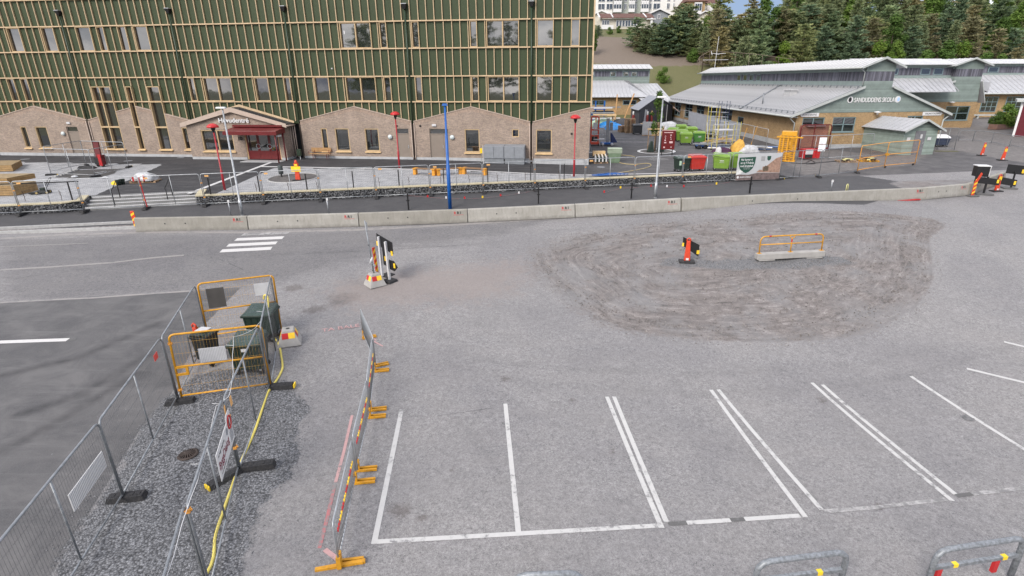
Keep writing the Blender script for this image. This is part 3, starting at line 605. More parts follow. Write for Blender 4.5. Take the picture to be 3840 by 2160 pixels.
# --- cladding rows
rows = [(Z4, ZT, []), (Z3_, Z4, up_w), (Z2_, Z3_, []), (Z1, Z2_, lo_w)]
for ri, (za, zb, wins) in enumerate(rows):
    wl = list(wins) + ([(a, b) for a, b in tall_w] if ri == 3 else [])
    cut = sorted(set([SMIN, SMAX] + [v_ for v_ in VAL] + [q for w in wl for q in w]))
    for a, b in zip(cut, cut[1:]):
        mid_ = (a + b) / 2; iw = [w for w in wl if w[0] < mid_ < w[1]]
        if iw:
            if ri == 3 and any(w in tall_w for w in iw): part('cladding_panel', MB().box(a, b, .10, .16, 7.12, zb), GPAN, SB)
            continue
        part('cladding_panel', MB().box(a + .004, b - .004, .10, .16, za, zb), GPAN, SB)
    k = 0; s = SMIN + .3; batt = None
    nb = 100
    for i in range(nb):
        s = math.floor(SMIN / 10) * 10 + .3333 + i * .6667 + 0
        if s < SMIN or s > SMAX - .1: continue
        s += .03 * math.sin(i * 7.3 + ri * 2.1)
        if any(w[0] - .06 < s < w[1] + .06 for w in wl):
            hit_t = [w for w in wl if w[0] - .06 < s < w[1] + .06 and w in tall_w]
            if ri == 3 and hit_t: part('batten', MB().box(s - .028, s + .028, -.02, .10, 7.16, zb - .05), TIM, SB)
            continue
        key = (za, zb)
        if batt is None or batt[0] != key:
            batt = (key, MB().box(-.028, .028, -.02, .10, za + .05, zb - .05).mesh('batten'))
        part('batten', batt[1], TIM, SB, loc=(s, 0, 0))
# last row: small battens that end on the brick gables
LB = MB(); LP_ = MB()
for i in range(95):
    s = -40 + .3333 + i * .6667
    if s < SMIN or s > SMAX - .1 or any(w[0] - .06 < s < w[1] + .06 for w in tall_w): continue
    s += .03 * math.sin(i * 5.1); LB.box(s - .028, s + .028, -.02, .10, gtop(s) - .05, Z1 - .05)
part('batten', LB, TIM, SB, kind='stuff')
cut = sorted(set([SMIN, SMAX] + VAL + [q for w in tall_w for q in w]))
for a, b in zip(cut, cut[1:]):
    if any(w[0] < (a + b) / 2 < w[1] for w in tall_w): continue
    part('cladding_panel', MB().box(a + .004, b - .004, .10, .16, 4.1, Z1), GPAN, SB)
# --- horizontal timber bands (interrupted by tall windows and pipes)
for z in (Z1, Z2_, Z3_, Z4, 13.95):
    cut = [SMIN] + [v_ for v_ in VAL] + [SMAX]
    for a, b in zip(cut, cut[1:]): part('timber_band', MB().box(a + .09, b - (.09 if b != SMAX else 0), -.075, .10, z - .045, z + .045), TIM, SB)
part('corner_board', MB().box(SMAX - .02, SMAX + .1, -.07, .22, 5.5, ZT), TIM, SB)
for w in up_w: bld_window(SB, w[0], w[1], Z3_ + .047, Z4 - .047, cols=2 if w[1] - w[0] > 2 else 1)
for w in lo_w: bld_window(SB, w[0], w[1], Z1 + .047, Z2_ - .047, cols=2 if w[1] - w[0] > 2 else 1)
part('window_sticker', MB().box(4.72, 4.83, .155, .158, 11.05, 11.3), WHT, SB)
for w in tall_w:
    sp = w[0] + .42 * (w[1] - w[0]) if w[1] - w[0] > 1.5 else None
    bld_window(SB, w[0], w[1], 1.78, 7.12, o0=-.13, dp=.33, rails=(3.72, Z1), split=sp, sill=1.76)
# --- brick gables
def strips_wall(parent, s0, s1, zb, topf, op, o0, th, m, name='brick_wall', brk=()):
    """wall made of upright slices so that openings stay open; topf gives the roof line"""
    B = MB(); cut = sorted(set([s0, s1] + [q for w in op for q in w[:2] if s0 < q < s1] + [q for q in brk if s0 < q < s1]))
    for a, b in zip(cut, cut[1:]):
        mid_ = (a + b) / 2; zz = [zb]; hs = sorted([(w[2], w[3]) for w in op if w[0] < mid_ < w[1]])
        lo = zb
        for c, d in hs:
            if c > lo: B.box(a, b, o0, o0 + th, lo, c)
            lo = max(lo, d)
        ta, tb = topf(a + 1e-6), topf(b - 1e-6)
        if min(ta, tb) > lo: B.hexa([(a, o0, lo), (b, o0, lo), (b, o0 + th, lo), (a, o0 + th, lo), (a, o0, ta), (b, o0, tb), (b, o0 + th, tb), (a, o0 + th, ta)])
    return part(name, B, m, parent)
gf = [(-27.0, -26.38, 1.85, 3.72), (-25.5, -24.3, 1.85, 3.72), (1.84, 2.4, 1.85, 3.72), (3.09, 4.34, 1.85, 3.72), (5.74, 6.97, 1.85, 3.72), (14.41, 15.65, 1.85, 3.72), (18.38, 18.97, 3.1, 3.74), (20.38, 21.68, 1.85, 3.72), (-11.05, -10.5, 1.85, 3.72)]
doors = [(-22.3, -21.2, 1.17, 3.74), (8.55, 9.62, 1.18, 3.74), (11.4, 13.02, 1.18, 3.74)]
op = gf + doors + [(w[0], w[1], 1.78, 7.2) for w in tall_w]
for i, v_ in enumerate([-40] + VAL):
    a, b = max(v_ + .1, SMIN), min(v_ + 9.9, SMAX)
    if v_ == -10: continue
    g = strips_wall(SB, a, b, 1.39, lambda s: gtop(s), [o for o in op if o[0] > v_ and o[1] < v_ + 10], -.12, .22, BRICK, 'brick_gable', [v_ + 5])
    part('plinth', MB().box(a, b, -.14, .1, .5, 1.388), PLIN, SB)
    for (x0, x1) in ((max(v_ + .1, SMIN), v_ + 5), (v_ + 5, min(v_ + 9.9, SMAX))):
        if x1 <= x0: continue
        cuts = [x0] + [q for w in tall_w for q in w if x0 < q < x1] + [x1]
        for a2, b2 in zip(cuts, cuts[1:]):
            if any(w[0] < (a2 + b2) / 2 < w[1] for w in tall_w): continue
            za, zb = gtop(a2 + 1e-6), gtop(b2 - 1e-6)
            part('soldier_course', MB().hexa([(a2, -.126, za - .30), (b2, -.126, zb - .30), (b2, -.118, zb - .30), (a2, -.118, za - .30), (a2, -.126, za - .02), (b2, -.126, zb - .02), (b2, -.118, zb - .02), (a2, -.118, za - .02)]), SOLD, SB)
            part('coping', MB().hexa([(a2, -.17, za + .003), (b2, -.17, zb + .003), (b2, .1, zb + .003), (a2, .1, za + .003), (a2, -.17, za + .06), (b2, -.17, zb + .06), (b2, .1, zb + .06), (a2, .1, za + .06)]), COPE, SB)
part('end_wall', MB().box(SMAX - .3, SMAX, .102, 14, 1.39, 5.45), BRICK, SB); part('end_wall', MB().box(SMAX - .3, SMAX - .01, .17, 14, 5.45, ZT), GPAN, SB)
part('plinth', MB().box(SMAX - .3, SMAX + .02, .101, 14, .5, 1.388), PLIN, SB)
part('roof', MB().box(SMIN, SMAX + .1, -.1, 14.2, ZT, ZT + .35), GREYD, SB)
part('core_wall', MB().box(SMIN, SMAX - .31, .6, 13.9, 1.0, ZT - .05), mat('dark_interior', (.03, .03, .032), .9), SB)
part('end_wall', MB().box(SMIN, SMIN + .3, .2, 14, 1.0, ZT), GPAN, SB)
for w in gf: bld_window(SB, w[0], w[1], w[2], w[3], o0=-.10, dp=.2, sill=1.78 if w[2] < 2 else None, fw=.07)
for a, b, c, d in doors:
    fr = MB(); fr.box(a, a + .06, -.06, .1, c, d); fr.box(b - .06, b, -.06, .1, c, d); fr.box(a + .06, b - .06, -.06, .1, d - .05, d); fr.box(a + .06, b - .06, -.06, .1, d - .46, d - .40)
    dr = part('door', MB().box(a + .06, (b - .06) if b - a < 1.3 else b - .45, -.035, .02, c + .03, d - .46), TAUPE, SB)
    part('door_frame', fr, TAUPE, dr); part('transom_pane', MB().box(a + .06, b - .06, .0, .015, d - .40, d - .05), GLASS, dr)
    if b - a > 1.3: part('side_leaf', MB().box(b - .44, b - .06, -.03, .02, c + .03, d - .46), TAUPE, dr)
    hx_ = (b - .16) if b - a < 1.3 else b - .53
    part('handle', MB().box(hx_, hx_ + .05, -.07, -.036, c + .95, c + 1.2), GALV, dr)
for s, z in ((-22.7, 3.12), (7.98, 3.05), (13.35, 3.05)):
    part('wall_lamp', MB().lathe([(.02, -.12), (.15, -.08), (.2, 0), (.15, .08), (.02, .12)], n=16).xform(Matrix.Translation((s, -.2, z)) @ Matrix.Rotation(R(90), 4, 'X')), mat('opal_glass', (.5, .55, .55), .3), SB, True)
for s, z, w in ((-21.9, 4.05, .34), (11.85, 4.02, .36)): part('exit_lamp', MB().box(s - w / 2, s + w / 2, -.22, -.125, z - .09, z + .09), WHT, SB, bevel=.02)
for s, z in ((8.62, 3.95), (10.65, 3.95), (23.3, 3.4)): part('vent_hole', MB().lathe([(.09, 0), (.09, .03), (.07, .035), (.065, .0)], n=14).xform(Matrix.Translation((s, -.12, z)) @ Matrix.Rotation(R(90), 4, 'X')), BLKM, SB)
for s in VAL[1:]:
    part('downpipe', MB().tube([(s, -.07, 4.15), (s, -.07, 12.9)], .06, 10), GPIPE, SB, True)
    part('rain_hopper', MB().hexa([(s - .1, -.2, 12.75), (s + .1, -.2, 12.75), (s + .1, 0, 12.75), (s - .1, 0, 12.75), (s - .2, -.3, 13.1), (s + .2, -.3, 13.1), (s + .2, .05, 13.1), (s - .2, .05, 13.1)]), BLKM, SB)
    part('hopper_rim', MB().box(s - .21, s + .21, -.31, .06, 13.102, 13.15), GALV, SB)
    part('valley_slot', MB().box(s - .1, s + .1, -.02, .06, .6, 4.3), mat('slot_brown', (.05, .036, .028), .7), SB)
    if s != 0:
        for dx in (-.13, .13): part('lower_downpipe', MB().tube([(s + dx, -.17, 4.22), (s + dx, -.17, 1.62), (s + dx * .8, -.24, 1.45), (s + dx * .8, -.24, 1.2)], .035, 8), COPE, SB, True)
part('camera_dome', MB().lathe([(.02, -.06), (.06, -.03), (.07, .03), (.05, .06)], (4.3 - .8, -.1, 8.45), 10), WHT, SB, True)
# --- entrance porch
PO = -1.27; ps0, ps1, pk = -9.66, -.86, -5.2
def ptop(s): return 4.05 + (5.22 - 4.05) * (1 - abs(s - pk) / (pk - ps0 if s < pk else ps1 - pk))
pop = [(-8.45, -5.55, 1.86, 3.62), (-4.5, -1.42, 1.15, 3.4)]
strips_wall(SB, ps0, ps1, 1.36, ptop, pop, PO, .3, BRICK, 'porch_wall', [pk])
part('porch_wall', MB().box(ps1 - .3, ps1 - .002, PO + .301, .1, 1.36, 4.0), BRICK, SB); part('porch_wall', MB().box(ps0 + .002, ps0 + .3, PO + .301, .1, 1.36, 4.0), BRICK, SB)
for a, b in ((ps0, -4.55), (-1.38, ps1)): part('plinth', MB().box(a, b, PO - .02, PO + .28, .7, 1.358), PLIN, SB)
part('plinth', MB().box(ps1 - .3, ps1 + .02, PO + .281, .1, .7, 1.358), PLIN, SB)
# porch roof: two slopes in dark sheet, beige fascia
for sgn in (-1, 1):
    e = ps0 - .35 if sgn < 0 else ps1 + .42; ze = 4.02
    rp = [(pk, PO - .25, 5.33), (e, PO - .25, ze), (e, -.18, ze), (pk, -.18, 5.33)]
    part('porch_roof', MB().prism(rp, (0, 0, .13)), mat('dark_roof_sheet', (.03, .032, .036), .5, 0, .2, 3), SB)
    part('fascia', MB().prism([(pk, PO - .27, 5.10), (e, PO - .27, ze - .16), (e, PO - .27, ze + .16), (pk, PO - .27, 5.49)], (0, .018, 0)), COPE, SB)
    part('verge_board', MB().prism([(pk, -.165, 5.42), (e, -.165, ze + .13), (e, -.165, ze + .30), (pk, -.165, 5.66)], (0, .02, 0)), TIM, SB)
    part('snow_rail', MB().beam((pk + sgn * .5, PO + .3, 5.36), (e - sgn * .3, PO + .3, ze + .22), .05, .08), BLKM, SB)
part('gutter', MB().tube([(ps1 + .45, PO - .25, 4.0), (ps1 + .45, -.2, 4.0)], .07, 8), COPE, SB, True)
for dx in (.05, .28, .46): part('downpipe', MB().tube([(ps1 + dx, -.28, 3.95), (ps1 + dx, -.28, 1.3)], .04, 8), COPE, SB, True)
bld_window(SB, -8.45, -5.55, 1.86, 3.62, o0=PO + .03, dp=.2, cols=2, sill=1.80, fw=.08)
dz0, dz1 = 1.2, 3.36
part('door_frame', MB().box(-4.5, -4.42, PO + .05, PO + .22, dz0, 3.4).box(-1.5, -1.42, PO + .05, PO + .22, dz0, 3.4).box(-4.42, -1.5, PO + .05, PO + .22, dz1, 3.4), WOODP, SB)
for a, b in ((-4.4, -3.4), (-3.38, -2.38), (-2.36, -1.52)):
    B = MB(); B.box(a, a + .09, PO + .08, PO + .15, dz0, dz1); B.box(b - .09, b, PO + .08, PO + .15, dz0, dz1); B.box(a + .09, b - .09, PO + .08, PO + .15, dz0, dz0 + .72); B.box(a + .09, b - .09, PO + .08, PO + .15, dz1 - .1, dz1)
    d_ = part('entrance_door', B, REDP, SB); part('pane', MB().box(a + .09, b - .09, PO + .11, PO + .125, dz0 + .72, dz1 - .1), GLASS, d_)
for cx_ in (-3.38, -2.37): part('round_handle', MB().tube([(cx_ + .19 * math.cos(a), PO + .03, 2.3 + .19 * math.sin(a)) for a in np.linspace(.3, 6, 14)], .022, 6), GALV, SB, True)
part('door_mat', MB().box(-4.45, -.95, PO - 1.3, PO - .05, 1.0, 1.16), mat('step_grating', (.42, .43, .44), .6, .3, .15, 8), SB)
cz = 3.42; c0_, c1_ = -5.3, -.72
part('canopy', MB().hexa([(c0_, PO - 1.5, cz), (c1_, PO - 1.5, cz), (c1_, PO - .02, cz), (c0_, PO - .02, cz), (c0_, PO - 1.5, cz + .25), (c1_, PO - 1.5, cz + .25), (c1_, PO - .02, cz + .48), (c0_, PO - .02, cz + .48)]), REDP, SB, bevel=.02)
part('canopy_lip', MB().box(c0_ - .06, c1_ + .06, PO - 1.58, PO - 1.502, cz - .06, cz + .2), REDP, SB)
part('canopy_flashing', MB().box(c0_ + .1, c1_ - .1, PO - .35, PO - .03, cz + .5, cz + .66), REDP, SB)
for s, o_ in ((c0_ + .2, PO - 1.38), (c1_ - .18, PO - 1.42), (c1_ - .12, PO - .3)): part('canopy_post', MB().tube([(s, o_, 1.05), (s, o_, cz)], .06, 10), REDP, SB, True)
part('canopy_lamp', MB().box(c1_ - .1, c1_ + .1, PO - 1.3, PO - .9, cz - .2, cz - .08), WHT, SB)
def text_part(body, size, loc, m, parent, extr=.02, width=None, rot=(R(90), 0, 0), align='LEFT', bold=0, name='lettering'):
    me = text_mesh(body, size, extr, align, bold); me.materials.append(m); o = bpy.data.objects.new(name, me); link(o, parent); o.location = tuple(map(float, loc)); o.rotation_euler = rot
    if width: w = max(v_.co.x for v_ in me.vertices) - min(v_.co.x for v_ in me.vertices); o.scale = (width / w, 1, 1)
    return o
text_part('Huvudentré', .52, (-6.53, PO - .10, 4.25), LIGHTW, SB, .03, 2.72, bold=.01)
text_part('10', .42, (-5.13, PO - .06, 2.79), BLKM, SB, .015, .36, bold=.006)
# electric cabinets beside the wall
c_ = thing('electric_cabinet', 'grey double electric cabinet standing against the brick wall', 'cabinet', (*FX(17.83, -.62), 0), FY)
for a, b in ((-1.7, -.01), (.01, 1.7)):
    cb_ = part('cabinet_box', MB().hexa([(a, -.35, 1.45), (b, -.35, 1.45), (b, .38, 1.45), (a, .38, 1.45), (a, -.33, 2.45), (b, -.33, 2.45), (b, .38, 2.55), (a, .38, 2.55)]), GREYD, c_, bevel=.015)
    for d0, d1 in ((a + .05, (a + b) / 2 - .02), ((a + b) / 2 + .02, b - .05)): part('cabinet_door', MB().box(d0, d1, -.375, -.352, 1.48, 2.40), GREYD, cb_, bevel=.008)
    part('cabinet_base', MB().box(a + .04, b - .04, -.32, .36, .75, 1.448), mat('cabinet_base_grey', (.17, .185, .2), .6), cb_)
part('warning_sign', MB().box(-2.05, -1.86, -.1, -.08, 1.85, 2.25), YELP, c_); part('warning_sign_post', MB().tube([(-1.95, -.06, .9), (-1.95, -.06, 2.3)], .02, 6), GALV, c_)
part('white_pipe', MB().tube([(-1.76, -.3, .85), (-1.76, -.3, 2.5)], .03, 8), WHT, c_)
# ================================================================== OLD SCHOOL (yellow brick, sheet-metal roofs)
TEAL = mat('grey_teal_frame', (.17, .235, .245), .5, 0, .1, 3)
def boardmat(name, c, h=.14, vert=False):
    t = NT(name); tc = t.n('ShaderNodeTexCoord'); sp = t.n('ShaderNodeSeparateXYZ'); t.k(tc.outputs['Object'], sp.inputs[0])
    ax = sp.outputs['Z'] if not vert else t.math('ADD', sp.outputs['X'], sp.outputs['Y'])
    fr = t.math('FRACT', t.math('DIVIDE', ax, h)); g = t.ramp(fr, [(.0, (.0,) * 3), (.10, (1, 1, 1)), (.97, (.92,) * 3), (1., (0, 0, 0))])
    fl = t.math('FLOOR', t.math('DIVIDE', ax, h)); wn_ = t.n('ShaderNodeTexWhiteNoise'); wn_.noise_dimensions = '1D'; t.k(fl, wn_.inputs['W'])
    n1 = t.noise(tc.outputs['Object'], 1.5, 6, .7)
    cc = t.mix(1.0, t.mix(wn_.outputs['Value'], mul(c, .82 if not vert else .6), mul(c, 1.15 if not vert else 1.5)), t.ramp(n1, [(.3, (.85,) * 3), (.7, (1.12,) * 3)]), 'MULTIPLY')
    cc = t.mix(1.0, cc, t.ramp(g, [(0, (.45,) * 3), (.5, (1, 1, 1))]), 'MULTIPLY'); t.bump(g, .5, .02); return t.out(cc, .75, 0, .3)
BOARD = boardmat('grey_green_boards', (.20, .245, .225)); PLANK = boardmat('weathered_grey_planks', (.115, .115, .14), .16, True)
t = NT('sheet_metal_roof'); v = t.coord(); n_ = t.noise(t.coord((1, 1, 1)), .5, 6, .7); ROOF = t.out(t.ramp(n_, [(.3, (.31, .315, .33)), (.7, (.45, .455, .47))]), .5, .1, .5)
t = NT('pale_roof_sheet'); v = t.coord(); ROOFL = t.out(t.ramp(t.noise(v, .6, 6, .7), [(.3, (.38, .38, .385)), (.7, (.52, .52, .52))]), .5, .1, .5)
FASC = mat('pale_fascia', (.38, .40, .39), .6, 0, .15, 2)
PLANKW = mat('grey_fibre_band', (.22, .27, .26), .6, 0, .1, 2)
def wing(name, label, K, gd, sd, W, L, zb, ze, zc0, zc1, zpk, c0, c1, gable_op, side_op, kind='full', nsheet=.6, cl_win=(), zboard=None, tile=True):
    """long gabled hall with a raised clerestory: frame g across the gable, t along the hall"""
    b = thing(name, label, 'building', K); zK = K[2]
    def P(g, t_, z): return (gd[0] * g + sd[0] * t_, gd[1] * g + sd[1] * t_, z - zK)
    def blk(g0, g1, t0, t1, z0, z1, z1b=None):
        z1b = z1 if z1b is None else z1b
        return [P(g0, t0, z0), P(g1, t0, z0), P(g1, t1, z0), P(g0, t1, z0), P(g0, t0, z1), P(g1, t0, z1b), P(g1, t1, z1b), P(g0, t1, z1)]
    def sl(g, over=0):      # roof line over the gable
        if g <= c0: return ze + (zc0 - ze) * (g / c0)
        if g >= c1: return ze + (zc0 - ze) * ((W - g) / (W - c1))
        return 0
    zbd = zboard or ze
    def slices(op, a0, a1, front):
        B = MB(); cut = sorted(set([a0, a1] + [q for w in op for q in w[:2]]))
        for a, c in zip(cut, cut[1:]):
            lo = zb - .5
            for w in sorted([w for w in op if w[0] < (a + c) / 2 < w[1]], key=lambda w: w[2]) + [(0, 0, zbd, 0)]:
                if w[2] > lo: B.hexa(blk(a, c, 0, .3, lo, w[2]) if front else blk(0, .3, a, c, lo, w[2]))
                lo = w[3]
        return B
    part('brick_wall', slices(gable_op, 0, W, True), YBRK, b); part('brick_wall', slices(side_op, .301, L, False), YBRK, b)
    part('brick_wall', MB().hexa(blk(W - .3, W, .301, L, zb - .5, zbd)), YBRK, b); part('brick_wall', MB().hexa(blk(.301, W - .301, L - .3, L, zb - .5, zbd)), YBRK, b)
    # board gable up to the roof line and the clerestory end
    G = MB(); ga = [P(0, -.03, zbd), P(W, -.03, zbd), P(W, -.03, ze), P(c1, -.03, zc0), P(c0, -.03, zc0), P(0, -.03, ze)]; dv = Vector(P(0, .25, 0)) - Vector(P(0, 0, 0))
    part('board_gable', G.prism(ga, dv), BOARD, b)
    zm0, zm1 = zc0 + .27 * (zc1 - zc0), zc0 + .72 * (zc1 - zc0); gm_ = (c0 + c1) / 2
    part('clerestory_end', MB().prism([P(c0, -.03, zc0), P(c1, -.03, zc0), P(c1, -.03, zm0), P(c0, -.03, zm0)], dv), BOARD, b)
    part('plank_band', MB().prism([P(c0, -.025, zm0), P(c1, -.025, zm0), P(c1, -.025, zm1), P(c0, -.025, zm1)], dv), PLANK, b)
    part('clerestory_end', MB().prism([P(c0, -.03, zm1), P(c1, -.03, zm1), P(c1, -.03, zc1), P(gm_, -.03, zpk), P(c0, -.03, zc1)], dv), BOARD, b)
    for g_, sg in ((c0, 1), (c1, -1)):
        part('clerestory_wall', MB().hexa(blk(g_ - .0, g_ + sg * .25, .26, L, zc0 - .2, zm0)), PLANKW, b)
        pb = part('plank_band', MB().hexa(blk(g_ + sg * .02, g_ + sg * .25, .26, L, zm0 + .001, zm1 - .001)), PLANK, b)
        part('clerestory_wall', MB().hexa(blk(g_, g_ + sg * .25, .26, L, zm1, zc1)), PLANKW, b)
        if sg > 0:
            for t_ in cl_win:
                w_ = part('window', MB().hexa(blk(g_ - .03, g_ + .019, t_, t_ + 1.3, zm0 + .02, zm1 - .02)), TEAL, b); part('pane', MB().hexa(blk(g_ - .045, g_ - .031, t_ + .12, t_ + 1.18, zm0 + .1, zm1 - .1)), GLASS, w_)
    # lower roof sheets
    ov = .75; zeo = ze - (zc0 - ze) * ov / c0
    sheets = int(L / nsheet)
    if tile:
        w_ = L / sheets; d0 = Vector(P(-ov, 0, zeo)); d1 = Vector(P(c0, 0, zc0)); tv = Vector(P(0, w_, 0)) - Vector(P(0, 0, 0)); B = MB()
        B.prism([d0, d1, d1 + tv * .9, d0 + tv * .9], (0, 0, -.08)); B.beam(d0 + Vector((0, 0, .03)), d1 + Vector((0, 0, .03)), .05, .12)
        me = B.mesh('roof_sheet'); off = Vector(P(0, 1, 0)) - Vector(P(0, 0, 0))
        for i in range(sheets): part('roof_sheet', me, ROOF, b, loc=off * (i * w_ - .3))
    else: part('roof_slope', MB().prism([P(-ov, -.3, zeo), P(c0, -.3, zc0), P(c0, L, zc0), P(-ov, L, zeo)], (0, 0, -.06)), ROOF, b)
    part('roof_slope', MB().prism([P(W + ov, -.3, zeo), P(c1, -.3, zc0), P(c1, L, zc0), P(W + ov, L, zeo)], (0, 0, -.06)), ROOF, b)
    # clerestory roof
    oc = .75; zco = zc1 - .18
    if tile:
        w_ = .8; n_ = int((L + .6) / w_); d0 = Vector(P(c0 - oc, -.5, zco)); d1 = Vector(P(gm_, -.5, zpk + .12)); tv = Vector(P(0, w_, 0)) - Vector(P(0, 0, 0)); B = MB(); B.prism([d0, d1, d1 + tv * .985, d0 + tv * .985], (0, 0, -.05)); B.beam(d0 + Vector((0, 0, .025)), d1 + Vector((0, 0, .025)), .04, .06)
        me = B.mesh('ridge_roof_sheet'); off = Vector(P(0, 1, 0)) - Vector(P(0, 0, 0))
        for i in range(n_): part('ridge_roof_sheet', me, ROOFL, b, loc=off * (i * w_))
    else: part('ridge_roof', MB().prism([P(c0 - oc, -.5, zco), P(gm_, -.5, zpk + .12), P(gm_, L, zpk + .12), P(c0 - oc, L, zco)], (0, 0, -.06)), ROOFL, b)
    part('ridge_roof', MB().prism([P(c1 + oc, -.5, zco), P(gm_, -.5, zpk + .12), P(gm_, L, zpk + .12), P(c1 + oc, L, zco)], (0, 0, -.06)), ROOFL, b)
    fv = Vector(P(0, .05, 0)) - Vector(P(0, 0, 0))
    for q in ([P(c0 - oc, -.56, zco - .1), P(gm_, -.56, zpk), P(gm_, -.56, zpk + .2), P(c0 - oc, -.56, zco + .08)], [P(c1 + oc, -.56, zco - .1), P(gm_, -.56, zpk), P(gm_, -.56, zpk + .2), P(c1 + oc, -.56, zco + .08)],
              [P(-ov, -.37, zeo - .14), P(c0, -.37, zc0 - .12), P(c0, -.37, zc0 + .1), P(-ov, -.37, zeo + .08)], [P(W + ov, -.37, zeo - .14), P(c1, -.37, zc0 - .12), P(c1, -.37, zc0 + .1), P(W + ov, -.37, zeo + .08)]):
        part('verge_board', MB().prism(q, fv), FASC, b)
    part('gutter', MB().tube([P(-ov - .06, -.3, zeo - .02), P(-ov - .06, L, zeo - .02)], .08, 8), FASC, b, True)
    part('gutter', MB().tube([P(c0 - oc - .05, -.4, zco - .02), P(c0 - oc - .05, L, zco - .02)], .07, 8), FASC, b, True)
    part('soffit', MB().prism([P(-ov, -.3, zeo - .1), P(.0, -.3, zeo - .1), P(0, L, zeo - .1), P(-ov, L, zeo - .1)], (0, 0, -.02)), FASC, b)
    # snow rails: hooks along the eave and the head of the slope
    for f_, nm in ((.06, 'snow_rail'), (.94, 'walkway_rail')):
        g_ = -ov + (c0 + ov) * f_; z_ = zeo + (zc0 - zeo) * f_; B = MB(); B.tube([P(g_, 0, z_ + .26), P(g_, L - .5, z_ + .26)], .03, 6)
        for i in range(int(L / 1.2)): B.beam(P(g_, .3 + i * 1.2, z_), P(g_ + .12, .3 + i * 1.2, z_ + .3), .06, .1)
        part(nm, B, GALVD, b)
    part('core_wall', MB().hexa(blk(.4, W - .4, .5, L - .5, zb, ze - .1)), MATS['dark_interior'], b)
    return b, P, blk
def old_window(b, P, blk, w, front, rows_=2, cols_=2):
    a, c, z0, z1 = w; B = MB(); f = .08; th = (.04, .2)
    def bx(p0, p1, q0, q1): B.hexa(blk(p0, p1, th[0], th[1], q0, q1) if front else blk(th[0], th[1], p0, p1, q0, q1))
    bx(a, a + f, z0, z1); bx(c - f, c, z0, z1); bx(a + f, c - f, z0, z0 + f); bx(a + f, c - f, z1 - f, z1)
    for i in range(1, cols_): m_ = a + (c - a) * i / cols_; bx(m_ - .04, m_ + .04, z0 + f, z1 - f)
    for i in range(1, rows_): m_ = z0 + (z1 - z0) * i / rows_; bx(a + f, c - f, m_ - .03, m_ + .03)
    w_ = part('window', B, TEAL, b)
    for i in range(cols_):
        for j in range(rows_):
            p0, p1 = a + (c - a) * i / cols_ + .05, a + (c - a) * (i + 1) / cols_ - .05; q0, q1 = z0 + (z1 - z0) * j / rows_ + .05, z0 + (z1 - z0) * (j + 1) / rows_ - .05
            part('pane', MB().hexa(blk(p0, p1, .12, .135, q0, q1) if front else blk(.12, .135, p0, p1, q0, q1)), GLASS, w_)
    part('sill', MB().hexa(blk(a - .05, c + .05, -.06, .1, z0 - .06, z0 - .002) if front else blk(-.06, .1, a - .05, c + .05, z0 - .06, z0 - .002)), TEAL, w_)
def skew(ps, ph): return np.array([math.cos(R(ps)), math.sin(R(ps)), 0]), np.array([math.cos(R(ph)), math.sin(R(ph)), 0])
gd, sd = skew(8, 91.6)
K1 = np.array([25.84, 54.69, 1.18])
g_op = [(.65, 2.93, 2.75, 4.08), (3.8, 6.2, 2.69, 4.08), (11.69, 13.4, 2.8, 4.12)]
s_op = [(15.9, 19.2, 2.15, 4.05), (20.9, 24.1, 2.15, 4.05), (26.1, 29.4, 2.15, 4.05), (31.4, 34.9, 2.15, 4.05), (37.2, 40.6, 2.15, 4.05), (12.3, 14.1, 2.55, 3.4), (44, 45.2, 1.5, 3.8)]
W1, P1, B1 = wing('school_wing', 'nearest yellow brick school wing with metal roof and SANDUDDENS SKOLA lettering', K1, gd, sd, 15.5, 47, 1.2, 4.5, 6.8, 8.68, 9.25, 6.3, 9.28, g_op, s_op, cl_win=(23, 25.2, 27.4, 29.6))
for w in g_op: old_window(W1, P1, B1, w, True)
for w in s_op[:5]: old_window(W1, P1, B1, w, False, 3, 2)
old_window(W1, P1, B1, s_op[5], False, 1, 1); old_window(W1, P1, B1, s_op[6], False, 1, 1)
GA = math.atan2(gd[1], gd[0])
text_part('SANDUDDENS SKOLA', .6, P1(5.55, -.09, 5.42), LIGHTW, W1, .02, 4.25, (R(90), 0, GA), bold=.006)
for g_, m_, m2 in ((5.15, BLKM, LIGHTW), (10.15, BLUE, LIGHTW)):
    part('school_emblem', MB().lathe([(.3, 0), (.3, .03)], n=20).xform(Matrix.Translation(P1(g_, -.05, 5.66)) @ Matrix.Rotation(GA, 4, 'Z') @ Matrix.Rotation(R(90), 4, 'X')), LIGHTW, W1)
    part('school_emblem', MB().lathe([(.2 if m_ is BLKM else .17, 0), (.2 if m_ is BLKM else .17, .012)], n=16).xform(Matrix.Translation(P1(g_ + (.06 if m_ is BLUE else -.02), -.085, 5.66)) @ Matrix.Rotation(GA, 4, 'Z') @ Matrix.Rotation(R(90), 4, 'X') @ Matrix.Diagonal((.8, 1.1, 1, 1))), mat('pale_blue_emblem', (.35, .5, .72), .5) if m_ is BLUE else BLKM, W1)
def arrow_sign(parent, P, g0, g1, z, txt, left):
    h = .17; L_ = g1 - g0; q = [(0, -h), (L_ - .2, -h), (L_, 0), (L_ - .2, h), (0, h)] if not left else [(0, 0), (.2, -h), (L_, -h), (L_, h), (.2, h)]
    dv = Vector(P(0, .03, 0)) - Vector(P(0, 0, 0)); o = part('arrow_sign', MB().prism([P(g0 + x, -.07, z + y) for x, y in q], dv), LIGHTW, parent)
    text_part(txt, .23, P(g0 + .24, -.075, z - .08), BLKM, o, .004, L_ - .5, (R(90), 0, GA))
